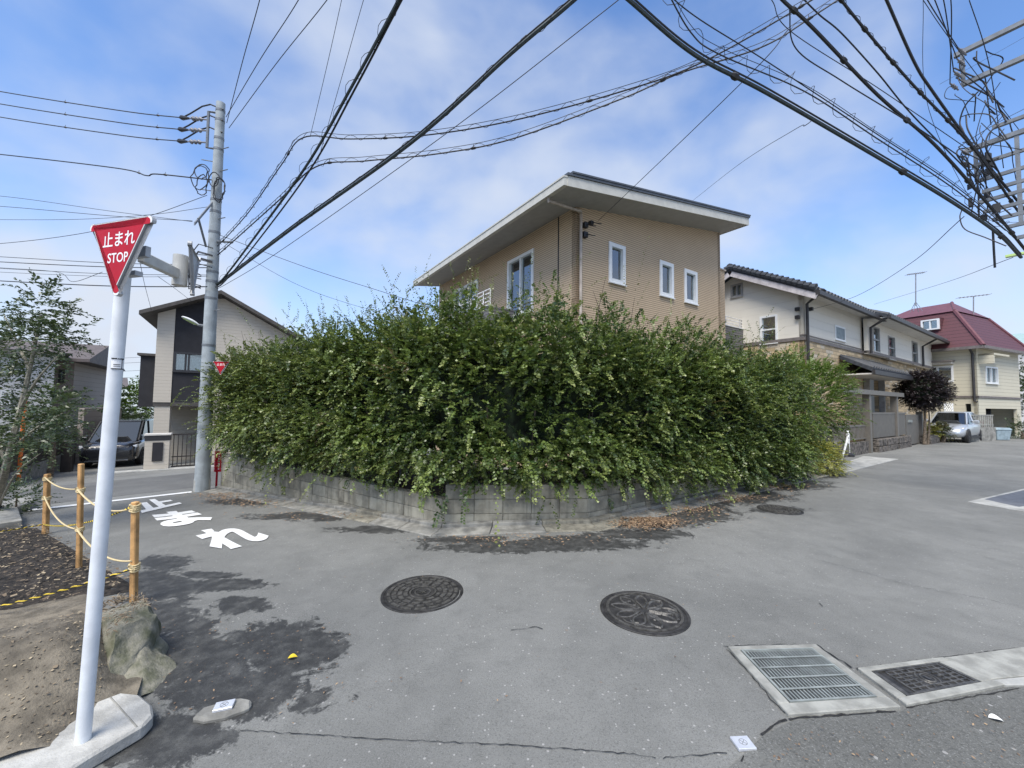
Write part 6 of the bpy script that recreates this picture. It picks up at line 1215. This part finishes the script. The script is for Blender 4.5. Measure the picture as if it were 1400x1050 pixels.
    for x in wx:
        for sg in (1, -1):
            c = T(x, sg * (w_ - .21), wr_); b = MB(); b.lathe(c, [(wr_ * .55, 0), (wr_ * .97, .0), (wr_, .03), (wr_, .19), (wr_ * .95, .225), (wr_ * .68, .225)], 24, lf * sg); wl_ = b.build('wheel', 'tyre', t, smooth=True)
            b = MB(); b.lathe(c + lf * sg * .19, [(wr_ * .68, 0), (wr_ * .68, .03), (wr_ * .60, .02), (wr_ * .1, .03)], 20, lf * sg); b.build('rim', 'alloy', wl_, smooth=True)
            b = MB(); b.lathe(T(x, sg * (w_ - .10), wr_ + .02), [(wr_ * 1.14, 0), (wr_ * 1.14, .101)], 24, lf * sg); b.build('wheel_arch', 'plastic_black', t)
            for k in range(5): a = k * 2 * math.pi / 5; rd = h * math.cos(a) + Vector((0, 0, math.sin(a))); b = MB(); b.box(c + lf * sg * .226 + rd * wr_ * .40, (wr_ * .50, .012, .035), rd, lf * sg, rd.cross(lf * sg)); b.build('spoke', 'plastic_black', wl_)
    xf = L_ / 2 - .03
    for sg in (1, -1):
        b = MB(); q = lambda dx, y, z: T(xf + dx, sg * y, z)
        if van: b.hexa([q(-.02, w_ * .56, .80), q(-.16, w_ * .93, .83), q(-.30, w_ * .97, .85), q(-.2, w_ * .56, .82)], [q(-.06, w_ * .56, .88), q(-.18, w_ * .95, .93), q(-.32, w_ * .975, .95), q(-.2, w_ * .56, .90)])
        else: b.hexa([q(-.06, w_ * .48, .52), q(-.20, w_ * .84, .56), q(-.42, w_ * .95, .62), q(-.2, w_ * .5, .54)], [q(-.14, w_ * .48, .64), q(-.28, w_ * .86, .70), q(-.55, w_ * .965, .76), q(-.25, w_ * .5, .66)])
        b.build('headlight', 'lamp_clear', t)
        b = MB(); m0 = T(xf0 - .55 if van else xf0 - .45, sg * (w_ + .0), belt + .06); b.box(m0 + lf * sg * .12, (.10, .22, .15), h); mm = b.build('mirror', paint, t, bevel=.03); b = MB(); b.box(m0 + lf * sg * .0, (.05, .12, .04), h); b.build('mirror_stalk', 'plastic_black', mm)
        b = MB(); b.box(T(-.3 if van else .1, sg * (w_ * .992), belt - .22), (.18, .03, .03), h); b.build('door_handle', 'chrome' if van else paint, t)
        b = MB(); b.box(T(-L_ / 2 + .08, sg * w_ * .82, belt - .1), (.14, .22, .3), h); b.build('tail_light', 'lamp_red', t)
        b = MB(); b.box(T(0, sg * (w_ * .975), .24), (2.1, .05, .1), h); b.build('side_sill', 'plastic_black', t)
    if van:
        b = MB(); b.hexa([T(xf - .10, -.62, .42), T(xf - .10, .62, .42), T(xf - .3, .62, .42), T(xf - .3, -.62, .42)], [T(xf - .06, -.70, .92), T(xf - .06, .70, .92), T(xf - .3, .7, .92), T(xf - .3, -.7, .92)]); gr = b.build('grille', 'plastic_black', t)
        for r in range(5):
            for k in range(9 - (r % 2)): y = -.60 + k * .15 + (.075 if r % 2 else 0); b = MB(); b.box(T(xf - .045 + .0, y, .50 + r * .09), (.03, .085, .045), h); b.build('grille_stud', 'chrome', gr)
        b = MB(); b.box(T(xf + .0, 0, .335), (.03, 1.30, .035), h); b.build('bumper_trim', 'chrome', t)
        for sg in (1, -1): b = MB(); b.hexa([T(xf - .07, sg * .66, .36), T(xf - .20, sg * .86, .36), T(xf - .22, sg * .86, .36), T(xf - .2, sg * .66, .36)], [T(xf - .06, sg * .70, .62), T(xf - .21, sg * .84, .70), T(xf - .23, sg * .84, .70), T(xf - .2, sg * .70, .62)]); b.build('bumper_blade', 'chrome', t)
    else:
        b = MB(); b.box(T(xf - .03, 0, .38), (.06, .9, .12), h); b.build('grille', 'plastic_black', t); b = MB(); b.box(T(xf - .06, 0, .56), (.05, .5, .05), h); b.build('upper_grille', 'plastic_black', t)
    b = MB(); b.box(T(xf + .012, 0, .40 if van else .47), (.012, .33, .165), h); b.build('number_plate', 'plate_white', t)
    return t
vp = gp(150, 640); vc = vp + Vector((-.559, .829, 0)) * 2.45; vc.z = gz(vc.x, vc.y) + .02
car('minivan', vc, (.52, -.854, 0), 'black minivan with a studded chrome grille parked in the left driveway', 4.95, 1.85, 1.93, 'paint_black', True)
sp_ = gp(1289, 604.5); hd = Vector((-.86, -.51, 0)); sc_ = sp_ - hd * 1.75; sc_.z = gz(sc_.x, sc_.y)
car('hatchback', sc_, hd, 'silver compact car parked before the red mansard house', 3.70, 1.50, 1.48, 'paint_silver', False)
# ------------------------------------------------------------------ left driveway: gate pier, gate, walls, fences
F6 = Fr(gp(214, 643), AD); zg = gz(F6.P.x, F6.P.y); t = thing('gate_pier', Vector((F6.P.x, F6.P.y, zg)), 'cream gate pier with dark letterbox panel beside the black minivan', 'gate pier')
ua, uc = F6.px(197, 620)[0], F6.px(231, 620)[0]; zt_ = F6.px(214, 593)[1]; b = MB(); b.fbox(F6, ua, uc, zg - .2, zt_ - .25, -.35, 0); b.build('pier', 'cream_panel', t); b = MB(); b.fbox(F6, ua - .01, uc + .01, zt_ - .249, zt_ - .06, -.36, .012); b.build('name_band', 'dark_alu', t); b = MB(); b.fbox(F6, ua - .03, uc + .03, zt_ - .059, zt_, -.38, .03); b.build('coping', 'plaster_white', t)
b = MB(); b.fbox(F6, ua + (uc - ua) * .32, ua + (uc - ua) * .74, zt_ - 1.0, zt_ - .32, .001, .04); b.build('letterbox', 'charcoal_wall', t)
F7 = Fr(F6.w(uc, 0, -.25), AD); t = thing('metal_gate', F7.w(1.2, zg), 'dark barred metal gate right of the cream gate pier', 'gate')
b = MB(); b.fbox(F7, .05, 2.6, zg + .05, zg + .1, -.03, 0); b.fbox(F7, .05, 2.6, zg + 1.25, zg + 1.3, -.03, 0); b.fbox(F7, .05, 2.6, zg + .42, zg + .46, -.031, .001); b.build('gate_rail', 'gate_brown', t)
for k in range(20): b = MB(); u = .08 + k * .13; b.fbox(F7, u, u + .025, zg + .1, zg + 1.25, -.025, -.005); b.build('gate_bar', 'gate_brown', t)
b = MB(); f8 = Fr(F6.w(-1.5, 0, .35), AD); b.fbox(f8, 0, 7, zg - .3, zg + .05, -.5, .0); tag(b.build('driveway_kerb', 'concrete', loc=None), 'low concrete kerb in front of the driveway and gate pier', 'kerb')
tw0, tw1 = at(113, 600, 17.5), at(140, 600, 19); f9 = Fr(tw0, tw1 - tw0); b = MB(); zt9 = f9.px(120, 558)[1]; b.fbox(f9, 0, 3.4, -2, zt9, -.2, 0); tag(b.build('boundary_wall', 'brown_panel', bevel=.01), 'tall grey-brown boundary wall panel left of the black minivan', 'wall')
fa, fb_ = gp(20, 660), gp(112, 630); f10 = Fr(fa, fb_ - fa); Lf = (fb_ - fa).length + .3; zg0 = gz(fa.x, fa.y) - .15; zt10 = f10.px(70, 588)[1]
t = thing('slatted_fence', f10.w(Lf / 2, zg0), 'dark slatted fence on a concrete plinth behind the left tree', 'fence'); b = MB(); b.fbox(f10, -2, Lf, zg0 - .3, zg0 + .5, -.15, 0); b.build('plinth', 'concrete_dirty', t)
b = MB(); b.fbox(f10, -2, Lf, zt10 - .32, zt10, -.08, .02); b.build('top_panel', 'galvanised', t)
for k in range(int((Lf + 2) / .14)): u = -2 + k * .14; b = MB(); b.fbox(f10, u, u + .11, zg0 + .501, zt10 - .321, -.06, -.02); b.build('slat', 'gate_brown', t)
b = MB(); g_ = gp(91, 645); b.box(g_ + Vector((0, 0, .55)), (.30, .30, 1.3), AD); tag(b.build('gate_post', 'gate_brown', bevel=.02), 'square dark gate post at the driveway end of the slatted fence', 'post')
mat('orange', (0.75, 0.16, 0.02), 0.5)
g_ = gp(25, 661); d_ = proj(g_)[2]; t = thing('orange_pole', g_, 'orange marker pole standing in the left tree foliage', 'pole'); b = MB(); b.tube([g_, at(35, 540, d_)], .045, 10); b.build('pole_shaft', 'orange', t, smooth=True); b = MB(); b.lathe(g_, [(.12, 0), (.12, .03), (.05, .06)], 16); b.build('base', 'plastic_black', t)
for i, pp in enumerate([[(-60, 700), (20, 692), (30, 722), (-60, 735)], [(16, 690), (40, 684), (47, 694), (22, 702)]]):
    P = [gp(*p) for p in pp]; b = MB(); qbox(b, P, 0, 1, 0, 1, -.02, .12); tag(b.build('kerb_stone', 'concrete_dirty', bevel=.01), ['long grey kerb stone under the left edge tree', 'short grey kerb stone past the far stake'][i], 'kerb')
# ------------------------------------------------------------------ trees
def limb(b, pts, r): b.tube(crom([Vector(p) for p in pts], 4), [r * (1 - .75 * i / (4 * (len(pts) - 1))) for i in range(4 * (len(pts) - 1) + 1)], 7)
g_ = gp(-6, 700); dT = 6.0; t = thing('broadleaf_tree', g_, 'slender pale-trunked leafy tree at the left edge', 'tree')
b = MB(); A3 = lambda x, y, d=dT: at(x, y, d); limb(b, [g_, A3(8, 640), A3(28, 560), A3(44, 490), A3(56, 430)], .055); limb(b, [A3(30, 555), A3(50, 520, 5.8), A3(85, 480, 5.7)], .025); limb(b, [A3(40, 505), A3(20, 460, 6.2), A3(5, 430, 6.3)], .022); limb(b, [A3(14, 615), A3(50, 585, 5.7), A3(85, 565, 5.6)], .02); limb(b, [A3(10, 635), A3(-20, 560, 6.2), A3(-30, 500, 6.2)], .03); limb(b, [g_, A3(20, 650, 5.8), A3(55, 620, 5.6)], .02); b.build('trunk', 'bark_pale', t, smooth=True)
for k, (x, y, rx, ry, n, dd_) in enumerate(((62, 428, 42, 42, 170, 6), (30, 470, 48, 38, 190, 6.1), (80, 462, 28, 32, 120, 5.8), (8, 520, 40, 40, 150, 6.2), (-30, 470, 50, 60, 150, 6.3), (75, 555, 34, 22, 110, 5.6), (20, 585, 45, 30, 130, 6), (55, 600, 34, 30, 90, 5.8), (-20, 610, 35, 40, 90, 6.1))):
    c = at(x, y, dd_); s_ = dd_ / F_PX; leafy('crown', t, tuple(c), (rx * s_, rx * s_ * .8, ry * s_), int(n * .68), (.18, .40), 14, .062, 'tree_leaf', (.45, .5, .02), drp=(.3, 1.4), up=.2, seed=20 + k, lump=.3, width=.24, shell=(.15, .85), jit=.6)
c = gp(2, 706); t = thing('shrub', c, 'small dark green shrub at the left edge below the tree', 'shrub'); leafy('foliage', t, (c.x, c.y + .2, c.z + .22), (.35, .3, .28), 160, (.15, .3), 12, .05, 'tree_leaf', (.5, .5, 0), seed=41); b = MB(); b.tube([c + Vector((0, .2, 0)), c + Vector((0, .2, .35))], [.02, .01], 5); b.build('stem', 'bark', t)
def bush_tree(px, py, d, rx, ry, n, label, m='shrub_leaf', hue=(.35, .6, .0), seed=1, lsz=.12, leafn=16, cat='tree', name='broadleaf_tree', Lr=(.4, .8)):
    c = at(px, py, d); gg = gz(c.x, c.y); t = thing(name, Vector((c.x, c.y, gg)), label, cat); s_ = d / F_PX
    leafy('crown' if cat == 'tree' else 'foliage', t, tuple(c), (rx * s_, rx * s_ * .9, ry * s_), n, Lr, leafn, lsz, m, hue, up=.4, seed=seed, lump=.35, shell=(.2, .9), jit=.7, width=.34)
    b = MB(); limb(b, [Vector((c.x, c.y, gg - .2)), Vector((c.x + .1, c.y, (gg + c.z) / 2)), c], .10); b.build('trunk' if cat == 'tree' else 'stem', 'bark', t, smooth=True); return t
bush_tree(185, 556, 23, 26, 38, 420, 'yellow-green tree between the black minivan and the charcoal house', seed=51); bush_tree(168, 585, 21, 26, 24, 260, 'darker bush low behind the black minivan', 'tree_leaf', (.5, .5, 0), seed=52, cat='shrub', name='shrub')
bush_tree(140, 548, 26, 22, 22, 200, 'dark tree behind the tall boundary wall', 'tree_leaf', (.5, .6, 0), seed=53); bush_tree(72, 575, 13.5, 24, 26, 240, 'flowering bush over the slatted fence', 'tree_leaf', (.6, 1.2, 0), seed=54, lsz=.08, cat='shrub', name='shrub')
bush_tree(1402, 530, 26, 18, 46, 260, 'green tree at the right edge beside the red mansard house', 'tree_leaf', (.5, .5, 0), seed=55); bush_tree(1396, 590, 22, 13, 14, 140, 'low clipped bush at the right edge of the street', 'tree_leaf', (.5, .5, 0), seed=56, cat='shrub', name='shrub', lsz=.08)
# purple round tree
gpt = gp(1264, 608); dU = proj(gpt)[2] + .4; c = at(1262, 533, dU); s_ = dU / F_PX; t = thing('round_tree', gpt, 'round-headed dark purple tree by the street before the cream house', 'tree')
leafy('crown', t, tuple(c), (31 * s_, 31 * s_, 27 * s_), 1500, (.25, .5), 18, .075, 'purple_leaf', (.5, .8, 0), drp=(.1, .5), up=.1, seed=61, lump=.06, shell=(.35, .72), jit=.6)
b = MB(); b.v = []; b.lathe(c, [(.05, -25 * s_ * .7), (20 * s_, -12 * s_), (22 * s_, 3 * s_), (14 * s_, 14 * s_), (.05, 19 * s_)], 14); b.build('inner_mass', 'hedge_core', t, smooth=True)
b = MB(); limb(b, [gpt, gpt.lerp(Vector((c.x, c.y, c.z)), .5) + Vector((.05, 0, 0)), c], .07); limb(b, [gpt + Vector((.25, .1, 0)), gpt.lerp(c, .4) + Vector((.35, .1, 0)), c + Vector((.2, 0, -.3))], .05); b.build('trunk', 'bark', t, smooth=True)
# ------------------------------------------------------------------ street front of the cream house
mat('taupe_metal', (0.15, 0.138, 0.12), 0.5, 0.05, 5); mat('taupe_panel', (0.125, 0.117, 0.102), 0.6, 0.06, 5, streak=.2); mat('old_block', (0.13, 0.115, 0.10), 0.9, 0.4, 10, 0.6, 40)
F11 = Fr(gp(1195, 619), AD); U = lambda px, py=590: F11.px(px, py)[0]; Zp = lambda px, py: F11.px(px, py)[1]
t = thing('street_gate', F11.w(0, 0), 'taupe gate frame with beam, posts and solid panel before the cream house', 'gate')
zbeam = Zp(1195, 540)
for px in (1191.5, 1228.5, 1262): 
    b = MB(); u = U(px); b.fbox(F11, u - .10, u + .10, -.05, zbeam if px < 1250 else Zp(1262, 563), -.2, 0.0); b.build('post', 'taupe_metal', t)
b = MB(); b.fbox(F11, U(1150, 540), U(1234, 545), zbeam + .001, zbeam + .16, -.25, .05); b.build('beam', 'taupe_metal', t)
b = MB(); b.fbox(F11, U(1197), U(1241), .50, Zp(1218, 566), -.12, -.06); b.build('gate_panel', 'taupe_panel', t); b = MB(); b.fbox(F11, U(1242), U(1259), .06, Zp(1250, 567), -.12, -.06); b.build('gate_panel', 'taupe_panel', t); b = MB(); b.fbox(F11, U(1196), U(1242), Zp(1218, 566) + .001, Zp(1218, 566) + .06, -.13, -.05); b.build('panel_cap', 'taupe_metal', t)
b = MB(); b.fbox(F11, U(1244), U(1249), 1.0, 1.1, -.06, -.02); b.build('letter_slot', 'galvanised', t)
t = thing('low_wall', F11.w(.5, 0), 'dark rough low wall under the taupe gate panel', 'wall'); n = 9
for k in range(n):
    for r in range(2):
        b = MB(); u0, u1 = U(1197) + (U(1242) - U(1197)) * k / n, U(1197) + (U(1242) - U(1197)) * (k + 1) / n; b.fbox(F11, u0 + .008, u1 - .008, -.05 + r * .26, .20 + r * .26, -.28, .10 + random.uniform(-.015, .015)); b.build('rough_stone', 'old_block', t, bevel=.02)
t = thing('picket_fence', F11.w(-1.5, 0), 'taupe metal picket fence on a low plinth beside the hedge end', 'fence'); ux0, ux1 = U(1128), U(1190)
b = MB(); b.fbox(F11, ux0, ux1, -.05, .42, -.25, -.05); b.build('plinth', 'old_block', t); b = MB(); zf_ = Zp(1165, 582); b.fbox(F11, ux0, ux1, zf_ - .06, zf_, -.17, -.12); b.fbox(F11, ux0, ux1, .5, .54, -.17, -.12); b.build('fence_rail', 'taupe_metal', t)
for k in range(int((ux1 - ux0) / .13)): u = ux0 + .05 + k * .13; b = MB(); b.fbox(F11, u, u + .05, .541, zf_ - .061, -.165, -.125); b.build('picket', 'taupe_metal', t)
# bicycle behind the pickets
def bicycle(o, d, label):
    t = thing('bicycle', o, label, 'bicycle'); d = Vector(d).normalized(); s = Vector((-d.y, d.x, 0)); T = lambda x, z, y=0: o + d * x + Vector((0, 0, z)) + s * y
    for x in (-.5, .5):
        b = MB(); b.tube([T(x + math.cos(a) * .31, .33 + math.sin(a) * .31) for a in [i * math.pi / 12 for i in range(25)]], .02, 6); wl_ = b.build('wheel', 'tyre', t, smooth=True)
        for k in range(8): a = k * math.pi / 8; b = MB(); b.tube([T(x + math.cos(a) * .3, .33 + math.sin(a) * .3), T(x - math.cos(a) * .3, .33 - math.sin(a) * .3)], .003, 3); b.build('spoke', 'alloy', wl_)
    b = MB()
    for p, q in (((-.5, .33), (-.05, .30)), ((-.05, .30), (-.2, .82)), ((-.2, .75), (.36, .72)), ((-.05, .3), (.36, .72)), ((-.5, .33), (-.2, .75)), ((.5, .33), (.34, .95))): b.tube([T(*p), T(*q)], .017, 6)
    b.build('frame', 'alloy', t); b = MB(); b.tube([T(.30, 1.0, -.28), T(.36, .98, 0), T(.30, 1.0, .28)], .014, 6); b.build('handlebar', 'alloy', t, smooth=True); b = MB(); b.box(T(-.22, .86), (.26, .15, .06), d); b.build('saddle', 'plastic_black', t, bevel=.02)
bicycle(F11.w(U(1180) - .1, .02, -.75), AD, 'bicycle parked behind the taupe picket fence')
# chain stanchions
def stanchion(px, pb, pt, label):
    g_ = gp(px, pb); d = proj(g_)[2]; t = thing('chain_post', g_, label, 'bollard', 'white chain posts'); tp_ = at(px, pt, d); b = MB(); b.lathe(g_, [(.16, 0), (.16, .06), (.10, .10), (.05, .12)], 18); b.build('base', 'plastic_black', t, smooth=True)
    hh = (tp_ - g_).length; b = MB(); b.lathe(g_, [(.045, .1), (.045, hh - .06), (.055, hh - .05), (.03, hh)], 14); b.build('post', 'white_alu', t, smooth=True); return tp_ - Vector((0, 0, .06))
s1 = stanchion(1160, 624, 589, 'white chain post on a black base in front of the picket fence'); s2 = stanchion(1143, 622, 592, 'white chain post half behind the yellow-green shrub')
def chain(a, e, sag, label):
    t = thing('plastic_chain', a, label, 'chain'); n = int((e - a).length * 1.25 / .06) + 3
    for i in range(n):
        u = (i + .5) / n; p = a.lerp(e, u) - Vector((0, 0, sag * 4 * u * (1 - u))); q = a.lerp(e, u + .01) - Vector((0, 0, sag * 4 * (u + .01) * (1 - u - .01))); T = (q - p).normalized(); S = T.cross(Vector((0, 0, 1))).normalized() if i % 2 else T.cross(T.cross(Vector((0, 0, 1)))).normalized()
        b = MB(); b.tube([p + T * math.cos(k) * .04 + S * math.sin(k) * .022 for k in [j * math.pi / 4 for j in range(9)]], .009, 4, cap=False); b.build('chain_link', 'white_alu', t)
chain(s2, s1, .12, 'white plastic chain slung between the two white posts'); chain(s1, gp(1150, 632) + Vector((0, 0, .04)), .05, 'white plastic chain end hanging down from the front post')
# apron, planter, carport fence, bin
P = [gp(*p) for p in [(1136, 640), (1180, 624), (1228, 628), (1140, 650)]]; b = MB(); qbox(b, P, 0, 1, 0, 1, -.02, .012); tag(b.build('concrete_apron', 'concrete', bevel=.004), 'pale concrete apron wedge in front of the picket fence', 'apron')
g_ = gp(1282, 606); t = thing('planter', g_, 'rough low stone planter with orange-green bushes beside the silver car', 'planter'); F12 = Fr(g_, AD); 
for k in range(6): b = MB(); b.fbox(F12, -1.3 + k * .32, -1.0 + k * .32, -.05, .38 + random.uniform(-.04, .04), -.35, random.uniform(-.03, .03)); b.build('planter_stone', 'old_block', t, bevel=.02)
for k, (x, y, r, lab) in enumerate(((1272, 590, 9, 'orange-green bush at the street end of the stone planter'), (1287, 588, 10, 'green bush in the stone planter nearest the silver car'))):
    bush_tree(x, y, proj(g_)[2] + .5, r, r, 110, lab, 'ochre_leaf' if k == 0 else 'tree_leaf', (.3, .6, .4), seed=70 + k, lsz=.07, cat='shrub', name='shrub', Lr=(.15, .35))
F13 = Fr(gp(1340, 604), dr_); fo = Fr(gp(1322, 604), gp(1362, 603) - gp(1322, 604)); Lq = (gp(1362, 603) - gp(1322, 604)).length; zz1, zz2 = fo.px(1340, 584)[1], fo.px(1340, 567)[1]
t = thing('carport_fence', fo.w(Lq / 2, 0), 'low concrete wall topped by pale pickets behind the silver car', 'fence'); b = MB(); b.fbox(fo, 0, Lq, -.05, zz1, -.15, 0); b.build('plinth', 'concrete_dirty', t); b = MB(); b.fbox(fo, 0, Lq, zz2 - .05, zz2, -.10, -.05); b.fbox(fo, 0, Lq, zz1 + .08, zz1 + .12, -.10, -.05); b.build('fence_rail', 'concrete_light', t)
for k in range(14): b = MB(); u = Lq * (k + .3) / 14; b.fbox(fo, u, u + .06, zz1 + .001, zz2 - .051, -.095, -.055); b.build('picket', 'concrete_light', t)
mat('bin_blue', (0.28, 0.36, 0.40), 0.5); g_ = gp(1373, 602); dB = proj(g_)[2]; hb = at(1373, 585, dB).z; t = thing('storage_bin', g_, 'grey-blue plastic refuse bin with lid at the far right roadside', 'bin'); q = [(-1, -1), (1, -1), (1, 1), (-1, 1)]
b = MB(); b.hexa([g_ + Vector((i * .33, j * .28 + .3, .01)) for i, j in q], [Vector((g_.x + i * .40, g_.y + j * .33 + .3, hb - .12)) for i, j in q]); b.build('tub', 'bin_blue', t, bevel=.02); b = MB(); b.hexa([Vector((g_.x + i * .43, g_.y + j * .36 + .3, hb - .118)) for i, j in q], [Vector((g_.x + i * .36, g_.y + j * .30 + .3, hb)) for i, j in q]); b.build('lid', 'bin_blue', t, bevel=.02)
fl = Fr(at(1292, 558, 20.5), at(1305, 558, 20.7) - at(1292, 558, 20.5)); t = thing('lattice_screen', fl.w(.25, at(1298, 563, 20.5).z), 'small white diamond lattice screen behind the silver car', 'lattice'); zA, zB = at(1298, 564, 20.5).z, at(1298, 551, 20.5).z; wl_ = .62
b = MB(); [b.fbox(fl, u, u + .03, 0, zB, -.03, 0) for u in (-.03, wl_)]; b.build('lattice_post', 'white_alu', t)
for k in range(-3, 5):
    for sg in (1, -1):
        p = []
        for i in range(21):
            zc_ = zA + (zB - zA) * i / 20; u = (k * .16 + (i / 20) * (zB - zA)) if sg > 0 else (wl_ - k * .16 - (i / 20) * (zB - zA))
            if 0 <= u <= wl_: p.append(fl.w(u, zc_, -.01 if sg > 0 else -.02))
        if len(p) > 1: b = MB(); b.tube([p[0], p[-1]], .012, 4); b.build('lattice_bar', 'white_alu', t)
